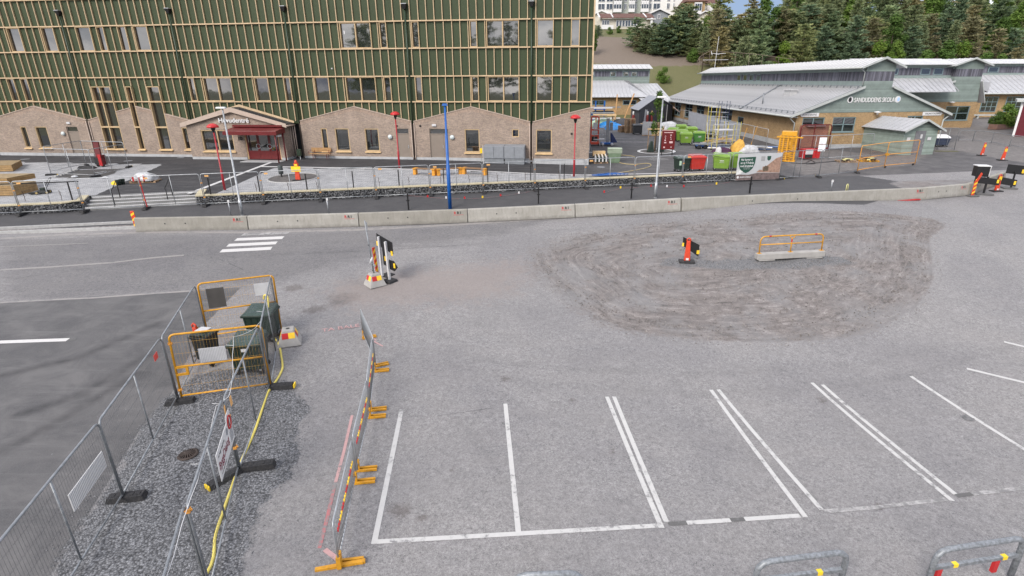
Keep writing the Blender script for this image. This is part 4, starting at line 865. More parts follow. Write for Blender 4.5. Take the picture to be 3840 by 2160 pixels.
arrow_sign(W1, P1, .25, 2.2, 4.33, 'HUVUDENTRÉ', True); arrow_sign(W1, P1, 13.2, 15.4, 4.3, 'VARUMOTTAGNING', False)
part('plinth', MB().hexa(B1(-.03, 15.53, -.03, 0, .7, 1.55)), PLIN, W1); part('plinth', MB().hexa(B1(-.03, -.001, 0, 46.9, .7, 1.75)), PLIN, W1)
part('wall_lamp', MB().lathe([(.02, .16), (.3, .1), (.32, .05), (.1, .0), (.07, -.15)], n=14).xform(Matrix.Translation(P1(8.1, -.35, 4.45))), LIGHTW, W1, True)
part('downpipe', MB().tube([P1(-.8, 0, 4.2), P1(-.35, .02, 3.75), P1(-.12, .05, 3.6), P1(-.12, .05, 1.2)], .055, 8), FASC, W1, True)
part('downpipe', MB().tube([P1(16.2, -.1, 4.15), P1(15.6, -.1, 3.7), P1(15.6, -.1, 1.3)], .055, 8), FASC, W1, True)
part('downpipe', MB().tube([P1(5.7, .1, 8.45), P1(6.2, .05, 8.1), P1(6.2, .05, 6.95)], .05, 8), FASC, W1, True)
part('roof_vent', MB().hexa(B1(3.4, 4.2, 8.6, 10.0, 5.75, 6.35)), ROOFL, W1); part('roof_vent', MB().hexa(B1(3.3, 4.3, 8.5, 10.1, 6.352, 6.5)), ROOFL, W1)
part('vent_pipe', MB().tube([P1(1.0, 10, 4.7), P1(1.0, 10, 6.1)], .08, 8), GALVD, W1, True)
part('roof_seam_strip', MB().prism([P1(-.7, 12.0, 4.36), P1(6.2, 16.5, 6.86), P1(6.2, 16.9, 6.86), P1(-.7, 12.4, 4.36)], (0, 0, .05)), GALVD, W1)
# television mast on the far end of the ridge
am = thing('television_mast', 'thin white television aerial mast above the long metal roof', 'antenna', Vector(K1) + Vector(P1(7.8, 45, 9.6)))
part('mast', MB().tube([(0, 0, -.4), (.15, 0, 4.6)], .035, 6), LIGHTW, am); part('aerial', MB().tube([(-.75, .3, 2.0), (1.5, -.3, 1.98)], .03, 6).tube([(-.75, -.3, 1.75), (-.75, .3, 2.35)], .035, 6).tube([(-.1, 0, 1.85), (.6, 0, 1.85)], .025, 6), LIGHTW, am); part('aerial', MB().tube([(-2.0, .4, 1.0), (2.0, -.4, 1.02)], .03, 6), LIGHTW, am)
# second and third wings to the right, and the block at the left
gd2, sd2 = skew(6, 96)
K2 = np.array([38.2, 70.6, 1.5])
g2 = [(14.3, 17.6, 2.6, 4.3)]
W2, P2, B2 = wing('school_wing', 'middle yellow brick school wing with grey-green gable rising behind the lettered wing', K2, gd2, sd2, 18.3, 30, 1.6, 4.85, 7.2, 9.15, 9.7, 14.4, 18.0, g2, [], cl_win=(6, 8, 10), zboard=4.8)
for w in g2: old_window(W2, P2, B2, w, True)
part('wall_lamp', MB().lathe([(.02, .16), (.3, .1), (.32, .05), (.1, .0)], n=14).xform(Matrix.Translation(P2(14.6, -.35, 4.7))), LIGHTW, W2, True)
part('brick_wall', MB().hexa(B2(18.31, 20.3, 2.0, 12, .9, 4.9)), YBRK, W2); part('board_gable', MB().hexa(B2(18.31, 20.3, 1.97, 12, 4.901, 7.0, 5.8)), BOARD, W2)
part('roof_slope', MB().hexa(B2(18.0, 21.0, 1.6, 12, 7.05, 7.12, 5.86)), ROOF, W2); part('roof_vent', MB().tube([P2(9, 4, 5.8), P2(9, 4, 7.0)], .16, 8), GALVD, W2)
part('clerestory_bridge', MB().hexa(B2(3, 14.4, .6, 4, 4.86, 9.2)), PLANKW, W2); part('plank_band', MB().hexa(B2(3, 14.39, .57, .599, 7.9, 8.75)), PLANK, W2)
part('bridge_roof', MB().prism([P2(2, -.2, 9.05), P2(14.2, -.2, 9.05), P2(14.2, 2.5, 9.75), P2(2, 2.5, 9.75)], (0, 0, .08)), ROOFL, W2)
for g_ in (6.0, 10.2, 11.9): w_ = part('window', MB().hexa(B2(g_, g_ + 1.3, .54, .569, 7.95, 8.7)), TEAL, W2); part('pane', MB().hexa(B2(g_ + .12, g_ + 1.18, .525, .539, 8.05, 8.6)), GLASS, w_)
part('front_roof', MB().prism([P2(2, -3.2, 6.1), P2(12.2, -3.2, 6.1), P2(14.4, .5, 7.55), P2(2, .5, 7.55)], (0, 0, -.08)), ROOF, W2)
for i in range(18): part('roof_seam', MB().beam(P2(2.3 + i * .6, -3.2, 6.13), P2(2.6 + i * .66, .5, 7.58), .05, .08), ROOF, W2)
K3 = np.array([61.5, 86.0, 2.0]); gd3, sd3 = skew(0, 90)
W3 = thing('school_wing', 'rightmost yellow brick school wing, cut by the right edge of the picture', 'building', K3)
part('brick_wall', MB().box(0, 26, 0, .3, -.5, 3.6), YBRK, W3); part('brick_wall', MB().box(0, .3, .301, 16, -.5, 3.6), YBRK, W3)
def P3(x, y, z): return (x, y, z - 2.0)
def B3(a, c, t0, t1, z0, z1): return [(a, t0, z0 - 2), (c, t0, z0 - 2), (c, t1, z0 - 2), (a, t1, z0 - 2), (a, t0, z1 - 2), (c, t0, z1 - 2), (c, t1, z1 - 2), (a, t1, z1 - 2)]
for a in (6.0, 9.6, 13.2):
    w_ = part('window', MB().box(a, a + 2.4, -.06, .0, .85, 3.0), TEAL, W3)
    for i in range(3):
        for j in range(3): part('pane', MB().box(a + .12 + i * .75, a + .12 + i * .75 + .66, -.075, -.061, .95 + j * .68, .95 + j * .68 + .6), GLASS, w_)
w3s = MB().prism([(-1, -.9, 3.45), (-1, 4, 6.0), (-.25, 4, 6.0), (-.25, -.9, 3.45)], (0, 0, -.06)); w3s.beam((-1, -.9, 3.48), (-1, 4, 6.03), .05, .08); me_ = w3s.mesh('roof_sheet')
for i in range(34): part('roof_sheet', me_, ROOF, W3, loc=(i * .77, 0, 0))
part('clerestory_wall', MB().box(0, 26, 4.0, 4.3, 5.5, 7.7), PLANKW, W3); part('plank_band', MB().box(.2, 26, 3.95, 3.999, 6.3, 7.2), PLANK, W3)
for a in (6.4, 8.8): w_ = part('window', MB().box(a, a + 1.6, 3.9, 3.949, 6.35, 7.15), TEAL, W3); part('pane', MB().box(a + .15, a + 1.45, 3.885, 3.899, 6.45, 7.05), GLASS, w_)
part('ridge_roof', MB().prism([(-.8, 3.2, 7.55), (-.8, 6, 8.2), (26, 6, 8.2), (26, 3.2, 7.55)], (0, 0, .08)), ROOFL, W3)
part('gutter', MB().tube([(-1, -1, 3.42), (26, -1, 3.42)], .09, 8), FASC, W3, True)
part('veranda_bench', MB().box(1.0, 8, -2.2, -1.6, .45, .6).box(1.2, 1.4, -2.1, -1.7, -.5, .45).box(4.4, 4.6, -2.1, -1.7, -.5, .45).box(7.6, 7.8, -2.1, -1.7, -.5, .45), FASC, W3)
# block at the left, behind the tent
K0 = np.array([8.0, 98.0, 1.3]); W0 = thing('school_wing', 'yellow brick school block behind the grey tent with two low windows', 'building', K0)
z = 1.3
part('brick_wall', MB().box(0, 12.3, 0, .3, -.6, 3.6), YBRK, W0); part('brick_wall', MB().box(12.0, 12.3, .301, 9, -.6, 3.6), YBRK, W0)
for a in (3.45, 8.6):
    w_ = part('window', MB().box(a, a + 2.3, -.05, -.001, 2.25, 3.0), TEAL, W0)
    for i in range(2): part('pane', MB().box(a + .1 + i * 1.08, a + 1.1 + i * 1.08, -.065, -.051, 2.35, 2.9), GLASS, w_)
part('garage_door', MB().box(2.0, 7.15, -.08, -.001, -.5, 1.32), BLKM, W0); part('door_trim', MB().box(7.16, 7.35, -.12, 0, -.5, 1.5), WOOD, W0)
B = MB(); B.prism([(-.6, -.8, 3.55), (-.6, 5, 6.3), (.0, 5, 6.3), (.0, -.8, 3.55)], (0, 0, -.06)); B.beam((-.6, -.8, 3.58), (-.6, 5, 6.33), .06, .1); me_ = B.mesh('roof_sheet')
for i in range(17): part('roof_sheet', me_, ROOF, W0, loc=(i * .62, 0, 0))
hip = MB(); hip.prism([(9.95, -.8, 3.55), (9.95, 5, 6.3), (9.0, 5, 6.3), (12.9, -.8, 3.55)], (0, 0, -.06)); part('roof_slope', hip, ROOF, W0)
part('clerestory_wall', MB().box(0, 13.8, 4.6, 4.9, 3.6, 8.0), BOARD, W0); part('plank_band', MB().box(0, 13.6, 4.55, 4.599, 6.75, 7.6), PLANK, W0)
for a in (3.2, 6.9, 9.1, 10.6): w_ = part('window', MB().box(a, a + 1.0, 4.5, 4.549, 6.75, 7.55), TEAL, W0); part('pane', MB().box(a + .1, a + .9, 4.485, 4.499, 6.85, 7.45), GLASS, W0 if False else w_)
B = MB(); B.prism([(-.3, 3.8, 7.95), (-.3, 7, 8.7), (.5, 7, 8.7), (.5, 3.8, 7.95)], (0, 0, .06)); B.beam((-.3, 3.8, 8.03), (-.3, 7, 8.78), .06, .08); me_ = B.mesh('ridge_roof_sheet')
for i in range(17): part('ridge_roof_sheet', me_, ROOFL, W0, loc=(i * .85, 0, 0))
part('roof_slope', MB().prism([(11.6, -2, 2.8), (16.6, -2, 2.8), (15.2, 4.6, 5.6), (9.5, 4.6, 5.6)], (0, 0, -.08)), ROOF, W0)
for i in range(8): part('roof_seam', MB().beam((11.9 + i * .62, -2, 2.83), (9.9 + i * .7, 4.6, 5.63), .06, .09), ROOF, W0)
part('low_wall', MB().box(12.4, 16.2, -1.2, -.9, -.6, 2.7), mat('dark_grey_wall', (.05, .052, .055), .8), W0)
# green shed with its own roof
s0_, s1_ = hitU(*L4((1130, 752))), hitU(*L4((1510, 740))); sdv = s1_ - s0_; sa = math.atan2(sdv[1], sdv[0]); sl_ = float(np.linalg.norm(sdv[:2]))
sh = thing('shed', 'small pale green board shed with metal gable roof and grey door', 'shed', s0_, sa)
GBD = boardmat('pale_green_boards', (.225, .275, .245), .13)
Ls = 5.6
part('wall', MB().prism([(0, 0, -.2), (sl_, 0, -.2), (sl_, 0, 2.25), (sl_ / 2, 0, 2.95), (0, 0, 2.25)], (0, .1, 0)), GBD, sh)
part('wall', MB().box(0, .1, .101, Ls, -.2, 2.25).box(sl_ - .1, sl_, .101, Ls, -.2, 2.25).box(.1, sl_ - .1, Ls - .1, Ls, -.2, 2.25), GBD, sh)
dr = part('door', MB().box(1.05, 2.05, -.05, -.002, .02, 2.1), mat('weathered_grey_door', (.145, .145, .155), .8, 0, .2, 6), sh); part('handle', MB().box(1.9, 1.96, -.09, -.051, .95, 1.15), GALV, dr)
for a, b_, z0, z1 in ((.28, .62, 1.28, 1.55), (2.3, 2.65, 1.28, 1.55), (1.55, 1.75, 1.45, 1.8)): part('notice', MB().box(a, b_, -.062, -.053, z0, z1), WHT, sh)
B = MB()
for i in range(9): me_ = None
rs0 = MB(); rs0.prism([(-.35, -.45, 2.1), (sl_ / 2, -.45, 3.05), (sl_ / 2, .19, 3.05), (-.35, .19, 2.1)], (0, 0, .04)); rs0.beam((-.35, -.45, 2.16), (sl_ / 2, -.45, 3.11), .04, .05); me_ = rs0.mesh('roof_sheet')
for i in range(10): part('roof_sheet', me_, ROOF, sh, loc=(0, i * .65, 0))
part('roof_slope', MB().prism([(sl_ + .35, -.45, 2.1), (sl_ / 2, -.45, 3.05), (sl_ / 2, Ls + .4, 3.05), (sl_ + .35, Ls + .4, 2.1)], (0, 0, .04)), ROOF, sh)
for a, za, b_, zb_ in ((-.37, 2.0, sl_ / 2, 2.96), (sl_ + .37, 2.0, sl_ / 2, 2.96)): part('verge_board', MB().prism([(a, -.5, za), (b_, -.5, zb_), (b_, -.5, zb_ + .17), (a, -.5, za + .16)], (0, .04, 0)), FASC, sh)
# dark red shed cut by the right edge
r0 = hitU(*L4((2440, 530))); rsd = thing('shed', 'dark red board shed with white corner at the right edge', 'shed', r0, R(-38))
part('wall', MB().box(.15, 6, 0, 4, -.2, 3.6), mat('falu_red_boards', (.10, .012, .02), .8, 0, .15, 3), rsd); part('corner_board', MB().box(-.05, .149, -.05, .3, -.2, 3.6), LIGHTW, rsd); part('roof', MB().box(-.5, 6.5, -.5, 4.5, 3.6, 3.85), FASC, rsd)
# ================================================================== FENCES, BARRIERS, LAMPS, MARKERS
def rounded(L_, z0, z1, rc, top_only=True):
    P = [(0, 0, z0), (0, 0, z1 - rc)]
    for a in (30, 60): P.append((rc - rc * math.cos(R(a)), 0, z1 - rc + rc * math.sin(R(a))))
    P += [(rc, 0, z1), (L_ - rc, 0, z1)]
    for a in (60, 30): P.append((L_ - rc + rc * math.cos(R(a)), 0, z1 - rc + rc * math.sin(R(a))))
    return P + [(L_, 0, z1 - rc), (L_, 0, z0)]
_mesh_cache = {}
def heras(name, label, a, b, cat='fence panel', group=None, h=2.0, frame=GALVD, wire=WIRE, midrail=None, gate=False, mid=True, tilt=True, r_=.024, near=False):
    a = np.array(a, float); b = np.array(b, float); d = b - a; L_ = float(np.linalg.norm(d[:2])); key = (round(L_, 2), h, frame.name, gate, mid, near)
    o = thing(name, label, cat, a, 0, group); o.rotation_euler = (0, -math.atan2(d[2], L_) if tilt else 0, math.atan2(d[1], d[0]))
    if key not in _mesh_cache:
        F = MB(); P = rounded(L_, .02, h, .13); F.tube(P, r_, 8); F.tube([(0, 0, .16), (L_, 0, .16)], r_ * .85, 8)
        if gate: F.tube([(0, 0, h * .52), (L_, 0, h * .52)], r_ * .95, 8)
        Wm = MB(); n = int(L_ / (.075 if near else .11)); wr = .0018 if near else .0022
        for i in range(1, n): Wm.tube([(L_ * i / n, 0, .16), (L_ * i / n, 0, h)], wr, 3, caps=False)
        for z in np.linspace(.45, h - .25, 5): Wm.tube([(0, .012, z), (L_, .012, z)], wr * 1.6, 3, caps=False)
        _mesh_cache[key] = (F.mesh('frame', True), Wm.mesh('wire_mesh', False, False), MB().tube([(L_ / 2, 0, .16), (L_ / 2, 0, h)], r_ * .8, 8).mesh('mid_post', True))
    F, Wm, Mp = _mesh_cache[key]
    part('frame', F, frame, o); part('wire_mesh', Wm, wire, o)
    if mid: part('mid_post', Mp, frame, o)
    return o
CLAMP = MB().box(-.05, .05, -.035, .035, -.03, .03).box(-.015, .015, -.06, .06, -.015, .015).mesh('clamp')
def foot_mesh():
    B = MB(); B.hexa([(-.38, -.12, 0), (.38, -.12, 0), (.38, .12, 0), (-.38, .12, 0), (-.34, -.10, .13), (.34, -.10, .13), (.34, .10, .13), (-.34, .10, .13)])
    for x in (-.25, -.12, .12, .25): B.box(x - .035, x + .035, -.05, .05, .131, .14)
    return B.mesh('block')
FOOT = foot_mesh(); FOOTC = MB().box(.381, .41, -.1, .1, .01, .12).mesh('reflector_end')
def foot(p, rz, label, yellow=True, group='fence feet', m=None):
    o = thing('fence_ballast', label, 'fence foot', p, rz, group); part('block', FOOT, m or BLKR, o, bevel=.012)
    if yellow: part('reflector_end', FOOTC, YELP, o)
    return o
# --- row along the gabion wall
NF = 14
lab = {i: 'galvanised mesh fence panel along the street, %s from the left edge' % ORD[i + 1] for i in range(NF)}
prev = None
for i in range(-1, NF):
    a, b = np.array(fence(3.5 * (i - 6))), np.array(fence(3.5 * (i - 5) - .08))
    if i >= 13: break
    p = heras('mesh_fence', 'galvanised mesh fence panel along the street, %s from the left edge' % ORD[i + 1], a, b, group='fence panels along the street', h=2.0, frame=GALV)
    for zc in (.55, 1.45): part('clamp', CLAMP, mat('orange_clamp', (.62, .28, .05), .5), p, loc=(-.02, 0, zc))
    if i % 2 == 0 or i in (3, 7): part('name_plate', MB().box(.25, .47, -.03, -.024, 1.82, 1.92), mat('orange_plate', (.62, .34, .12), .5), p)
    foot(a + (0, -.05, 0), FA + R(90), 'rubber fence foot on the street, %s from the left' % ORD[i + 1], i in (-1, 0, 5, 6, 9, 10), m=BLKR if i not in (2, 3, 4) else mat('grey_concrete_foot', (.22, .22, .22), .85))
part('banner_tape', MB().tube([(0, -.03, 1.95), (.05, -.03, .1)], .03, 5), REDB, bpy.data.objects['mesh_fence.003'])
# banner hung on the last stretch
b0, b1 = np.array(fence(24.62)), np.array(fence(28.2)); bd = b1 - b0; bl = float(np.linalg.norm(bd[:2]))
pb = heras('mesh_fence', 'mesh fence panel hidden behind the printed banner', b0, b1, group='fence panels along the street')
bn = thing('banner', 'printed building-site banner with green shield hung on the street fence', 'banner', b0 + (0, -.06, 0), FA); bn.location.x += .3
part('cloth', MB().prism([(0, 0, .12), (bl - .25, -.02, .12), (bl - .25, -.02, 2.0), (0, 0, 1.98)], (0, .008, 0)), mat('banner_pale_sky', (.42, .43, .44), .5, 0, .06, 1.5), bn)
def shape(pts, y, m, name, thick=.002): part(name, MB().prism([(x, y - .0055 * x, z) for x, z in pts], (0, thick, 0)), m, bn)
SHG = mat('shield_green', (.018, .065, .045), .5, 0, .08, 2)
shape([(.12, 1.72), (1.35, 1.75), (1.33, 1.3), (1.2, .95), (.95, .72), (.72, .62), (.45, .72), (.22, .95), (.1, 1.3)], -.006, SHG, 'green_shield')
shape([(1.75, 1.45), (2.05, 1.45), (2.05, 1.78), (1.75, 1.78)], -.006, mat('grey_print', (.28, .28, .28), .6), 'printed_square'); shape([(2.2, 1.78), (2.5, 1.78), (2.48, 1.55), (2.35, 1.45), (2.22, 1.55)], -.006, SHG, 'small_shield')
shape([(1.5, .66), (1.75, .85), (1.95, .82), (1.95, 1.05), (2.25, 1.1), (2.5, 1.3), (2.9, 1.62), (bl - .27, 1.75), (bl - .27, .6)], -.007, mat('printed_school', (.30, .19, .14), .6, 0, .35, 6), 'printed_school'); shape([(0, .13), (bl - .26, .13), (bl - .26, .58), (1.6, .62), (.9, .5), (0, .56)], -.008, mat('printed_ground', (.14, .105, .10), .6, 0, .4, 4), 'printed_ground')
shape([(0, .5), (.35, .56), (.5, .75), (.15, .9), (0, .85)], -.009, mat('printed_white', (.6, .6, .58), .6, 0, .3, 9), 'printed_patch'); shape([(2.0, .72), (2.4, .75), (2.4, 1.05), (2.15, 1.12), (2.0, .95)], -.0095, mat('printed_tree', (.10, .075, .05), .7, 0, .4, 8), 'printed_tree')
for i, s in enumerate(('Här bygger vi', 'en ny F-9-skola', 'med idrottshall.')): text_part(s, .2, (.24, -.016, 1.5 - i * .22), LIGHTW, bn, .001, (.86, .98, .98)[i], bold=.004)
for z_ in (.98, .90): text_part('www.ekero.se', .06, (.5, -.016, z_), LIGHTW, bn, .001, .5)
text_part('EKERÖ KOMMUN', .13, (.3, -.02, .3), LIGHTW, bn, .001, .85, bold=.003); part('round_logo', MB().lathe([(.09, 0), (.09, .003)], n=14).xform(Matrix.Translation((.16, -.012, .34)) @ Matrix.Rotation(R(90), 4, 'X')), LIGHTW, bn)
# continuation to the right of the banner
q0, q1, q2 = hitL(*L4((-250, 1030))), hitL(*L4((185, 1010))), hitL(*L4((630, 960)))
b1e = np.array(fence(28.35)); n_ = 2
for i, (a, b) in enumerate(((b1e, q1), (q1, q2))): heras('mesh_fence', ('mesh fence panel on gravel just right of the banner', 'mesh fence panel between the banner side and the orange gate')[i], a, b, group='fence panels along the street')
foot(q1, FA + 1.3, 'rubber fence foot with yellow end right of the banner'); foot(b1e + (0, -.1, 0), FA + R(20), 'flat rubber fence foot below the banner corner'); foot(q2, FA + 1.2, 'rubber fence foot at the hinge of the orange gate', False, m=mat('grey_concrete_foot', (.22, .22, .22), .85))
small = heras('low_barrier', 'low grey barred barrier leaning behind the fence beside the banner', b1e + (.2, .5, 0), b1e + (1.35, .75, 0), 'barrier', h=1.15, gate=False, mid=False)
# orange double gate
g1, g2_ = hitL(*L4((945, 905))), hitL(*L4((1300, 872)))
for i, (a, b) in enumerate(((q2, g1), (g1, g2_))):
    heras('site_gate', ('left leaf of the orange tube gate in front of the green shed', 'right leaf of the orange tube gate in front of the green shed')[i], a + (0, 0, .08), b + (0, 0, .08), 'gate', 'orange gate leaves', 1.95, mat('orange_gate_paint', (.60, .27, .04), .45, 0, .15, 5), mat('orange_gate_wire', (.4, .2, .06), .5), gate=True, mid=False, r_=.028)
part('latch_plate', MB().box(-.12, .2, -.05, .05, .92, 1.1), YEL, bpy.data.objects['site_gate.001']); part('wheel', MB().lathe([(.09, -.03), (.1, 0), (.09, .03)], n=12).xform(Matrix.Translation((.1, 0, .02)) @ Matrix.Rotation(R(90), 4, 'X')), BLKR, bpy.data.objects['site_gate.001'])
part('wheel', MB().lathe([(.09, -.03), (.1, 0), (.09, .03)], n=12).xform(Matrix.Translation((float(np.linalg.norm((g2_ - g1)[:2])) - .2, 0, .02)) @ Matrix.Rotation(R(90), 4, 'X')), BLKR, bpy.data.objects['site_gate.001'])
# fence round the yellow rack and the shed
def ufence(px, labs, grp, h=2.0, **k):
    pts = [hitU(*q) for q in px]; return [heras('mesh_fence', l, a, b, group=grp, h=h, **k) for l, a, b in zip(labs, pts, pts[1:])]
ufence([L4((-60, 800)), L4((295, 800)), L4((785, 770))], ['inner mesh fence panel in front of the red brick bay', 'inner mesh fence panel in front of the school windows by the shed'], 'inner yard fence', frame=GALV)
ufence([L4((1560, 690)), L4((1760, 690))], ['mesh fence panel beside the shed enclosing the blue-grey bin'], 'inner yard fence', frame=GALVD)
for i, (a, b) in enumerate((((1810, 590), (1975, 590)), ((1975, 590), (2190, 615)), ((2190, 615), (2400, 655)), ((2400, 655), (2700, 690)))):
    A, B_ = hitU(*L4(a)), hitU(*L4(b)); heras('crowd_barrier', 'low grey crowd barrier on the far right slope, %s from the shed' % ORD[i], A, B_, 'barrier', 'far crowd barriers', 1.1, mid=False)
# yard fence with grey sheeting along the old school
FS = mat('grey_fence_sheeting', (.30, .31, .335), .6, 0, .15, 2, .3, 6)
yp = [hitU(*L3(q)) for q in ((1130, 385), (1240, 405), (1335, 440), (1440, 480), (1535, 515), (1625, 545), (1720, 575), (1835, 612), (2140, 705))]
for i, (a, b) in enumerate(zip(yp, yp[1:])):
    p = heras('mesh_fence', 'yard fence panel beside the long brick wall, %s from the tent end' % ORD[i], a, b, group='yard fence along the long wall', frame=GALV)
    if i not in (0, 7): part('sheeting', MB().box(.05, float(np.linalg.norm((b - a)[:2])) - .05, -.03, -.02, .1, 1.95), FS, p)
for i, (a, b) in enumerate((((1840, 690), (1940, 510)), ((1965, 655), (2045, 515)))): A = hitU(*L3(a)); single('prop_bar', MB().tube([A + (0, 0, .03), A + (.8, .9, 1.95)], .025, 6), YEL, 'thin orange prop leaning on the yard fence, %s from the left' % ORD[i], 'prop', 'fence props')
# --- enclosure of the plaza bed: four panels
ep = [L0((600, 365)), L0((1110, 385)), L0((1500, 275)), L0((1010, 250))]
ep = [hitU(*q) for q in ep]
for i, l in enumerate(('front', 'right', 'back', 'left')): heras('mesh_fence', '%s mesh fence panel of the square pen on the left plaza' % l, ep[i], ep[(i + 1) % 4], group='pen on the plaza', frame=GALV, tilt=False)
for i, l in enumerate(('front left', 'front right', 'back right', 'back left')): foot(ep[i], R(20 + 40 * i), 'black fence foot under the %s corner of the plaza pen' % l, i in (0, 2))
# --- concrete barriers
t = NT('barrier_concrete'); v = t.coord(); oi = t.n('ShaderNodeObjectInfo'); sp_ = t.n('ShaderNodeSeparateXYZ'); t.k(v, sp_.inputs[0])
c = t.ramp(t.noise(v, 1.5, 7, .7), [(.3, (.26, .25, .225)), (.7, (.345, .335, .31))]); c = t.mix(1.0, c, t.ramp(oi.outputs['Random'], [(0, (.8, .79, .76)), (1, (1.1, 1.1, 1.1))]), 'MULTIPLY')
c = t.mix(t.ramp(t.noise(t.coord((4, 4, .5)), 2.2, 7, .75), [(.52, (0, 0, 0)), (.72, (.6,) * 3)]), c, (.17, .16, .135)); c = t.mix(t.ramp(t.noise(v, 14, 5, .8), [(.62, (0, 0, 0)), (.7, (.8,) * 3)]), c, (.12, .115, .105))
c = t.mix(t.ramp(t.math('ADD', sp_.outputs['Z'], t.math('MULTIPLY', t.noise(v, 3, 5, .7), .3)), [(.16, (.7,) * 3), (.36, (0, 0, 0))]), c, (.15, .143, .13)); t.bump(t.noise(v, 30, 5, .7), .35, .01); CONC = t.out(c, .88, 0, .25)
def barrier(a, b, label, first=False):
    a = np.array(a); b = np.array(b); d = b - a; L_ = float(np.linalg.norm(d)); o = thing('concrete_barrier', label, 'barrier', a, 0, 'concrete barriers along the street'); o.rotation_euler = (0, -math.atan2(d[2], np.linalg.norm(d[:2])), math.atan2(d[1], d[0]))
    pr = [(-.28, 0), (-.28, .09), (-.17, .2), (-.11, .72), (.11, .72), (.17, .2), (.28, .09), (.28, 0)]; pr = [(-.20, 0), (-.19, .12), (-.12, .70), (-.09, .74), (.09, .74), (.12, .70), (.19, .12), (.2, 0)]
    o.rotation_euler.z += random.uniform(-.006, .006); part('block', MB().prism([(.02, y, z) for y, z in pr], (L_ - .04, 0, 0)), CONC, o, bevel=.02)
    for x in (.27, .45): part('lifting_hole', MB().lathe([(.035, 0), (.035, .008)], n=10).xform(Matrix.Translation((L_ * x, -.163, .42)) @ Matrix.Rotation(R(84), 4, 'X')), BLKM, o)
    if L_ > 2.5:
        for k, (ch, m_) in enumerate((('R', REDB), ('R', BLKM), ('I', BLKM))): text_part(ch, .2, (L_ - .75 + k * .17, -.15, .5), m_, o, .002, None, (R(84), 0, 0), bold=.006)
        part('underline', MB().box(L_ - .78, L_ - .22, -.153, -.147, .44, .455), REDB, o)
    return o
for i in range(7):
    a, b = bar(6 * (i - 2)), bar(6 * (i - 1))
    if i == 5: b = hitL(*L4((1395, 1262))); 
    if i == 6: break
    a = np.array(a); b = np.array(b)
    if i == 4: b = hitL(*L4((-60, 1338))) if False else np.array(bar(18))
    barrier(a, b, 'long concrete road barrier, %s from the left end of the row' % ORD[i])
rb = [hitL(*L4(q)) for q in ((845, 1290), (1395, 1262), (1885, 1215))]
barrier(rb[1], rb[2], 'concrete road barrier just left of the striped marker at the right end')
e0 = rb[2]; e1 = hitL(*L4((2310, 1065))); barrier(e0 + (.1, .1, 0), e1, 'concrete barrier turning away behind the black chevron boards')
# kerbs at the left end of the barriers
for nm, pts, w in (('kerb', [(-300, 886), (0, 876), (523, 857)], .16), ('kerb', [(-300, 868), (0, 860), (300, 846), (515, 836)], .14)):
    P = [hitL(*q) for q in pts]; B = MB()
    for a, b in zip(P, P[1:]): B.beam(a + (0, 0, .03), b + (0, 0, .03), w, .2)
    struct(nm, B, KERB)
struct('verge', strip([hitL(-300, 878), hitL(0, 868), hitL(515, 848)], .5, T, .02), STONEB)
# --- lamps
def street_light(px, h, label):
    p = hitL(*px); o = thing('street_light', label, 'street light', p); part('pole', MB().tube([(0, 0, 0), (0, 0, .95), (0, 0, .96), (0, 0, h)], [.085, .085, .06, .042], 12), GALV, o, True)
    part('collar', MB().lathe([(.095, 0), (.095, .06)], n=12), GALV, o); part('lamp_head', MB().hexa([(-.35, -.12, h), (.2, -.12, h), (.2, .12, h), (-.35, .12, h), (-.32, -.1, h + .1), (.16, -.1, h + .1), (.16, .1, h + .1), (-.32, .1, h + .1)]), LIGHTW, o, bevel=.03); part('service_door', MB().box(-.03, .03, -.09, -.082, .5, .8), GALVD, o)
street_light(L1((648, 1392)), 6.05, 'galvanised street light in front of the main entrance'); street_light(L3((858, 1250)), 5.9, 'galvanised street light at the edge of the school yard')
p = hitL(1688, 783); o = thing('blue_lamp_post', 'tall blue lamp post behind the concrete barriers', 'lamp post', p)
part('pole', MB().tube([(0, 0, 0), (0, 0, 2.6), (0, 0, 2.62), (0, 0, 4.4), (0, 0, 4.42), (0, 0, 6.0)], [.11, .11, .085, .085, .06, .06], 12), BLUE, o, True); part('lamp_head', MB().hexa([(-.16, -.1, 5.95), (.16, -.1, 5.95), (.16, .1, 5.95), (-.16, .1, 5.95), (-.12, -.08, 6.07), (.12, -.08, 6.07), (.12, .08, 6.07), (-.12, .08, 6.07)]), BLUE, o)
REDL = mat('red_lamp_paint', (.30, .014, .022), .35, 0, .1, 4)
for px, l in ((L1((447, 1100)), 'red mushroom lamp post left of the entrance path'), (L2((212, 720)), 'red mushroom lamp post beside the taupe doors'), (L2((2240, 818)), 'red mushroom lamp post at the right corner of the new school')):
    p = hitU(*px); o = thing('plaza_lamp', l, 'lamp post', p, 0, 'red plaza lamps')
    part('pole', MB().tube([(0, 0, 0), (0, 0, 1.3), (0, 0, 1.33), (0, 0, 3.75)], [.075, .075, .05, .045], 12), REDL, o, True); part('neck', MB().lathe([(.05, 3.7), (.14, 3.95), (.12, 4.02)], n=14), BLKM, o, True)
    part('lamp_shade', MB().lathe([(.34, 4.0), (.36, 4.04), (.33, 4.12), (.2, 4.22), (.05, 4.26)], n=24), REDB, o, True); part('base_plate', MB().lathe([(.14, 0), (.14, .04)], n=14), GALV, o)
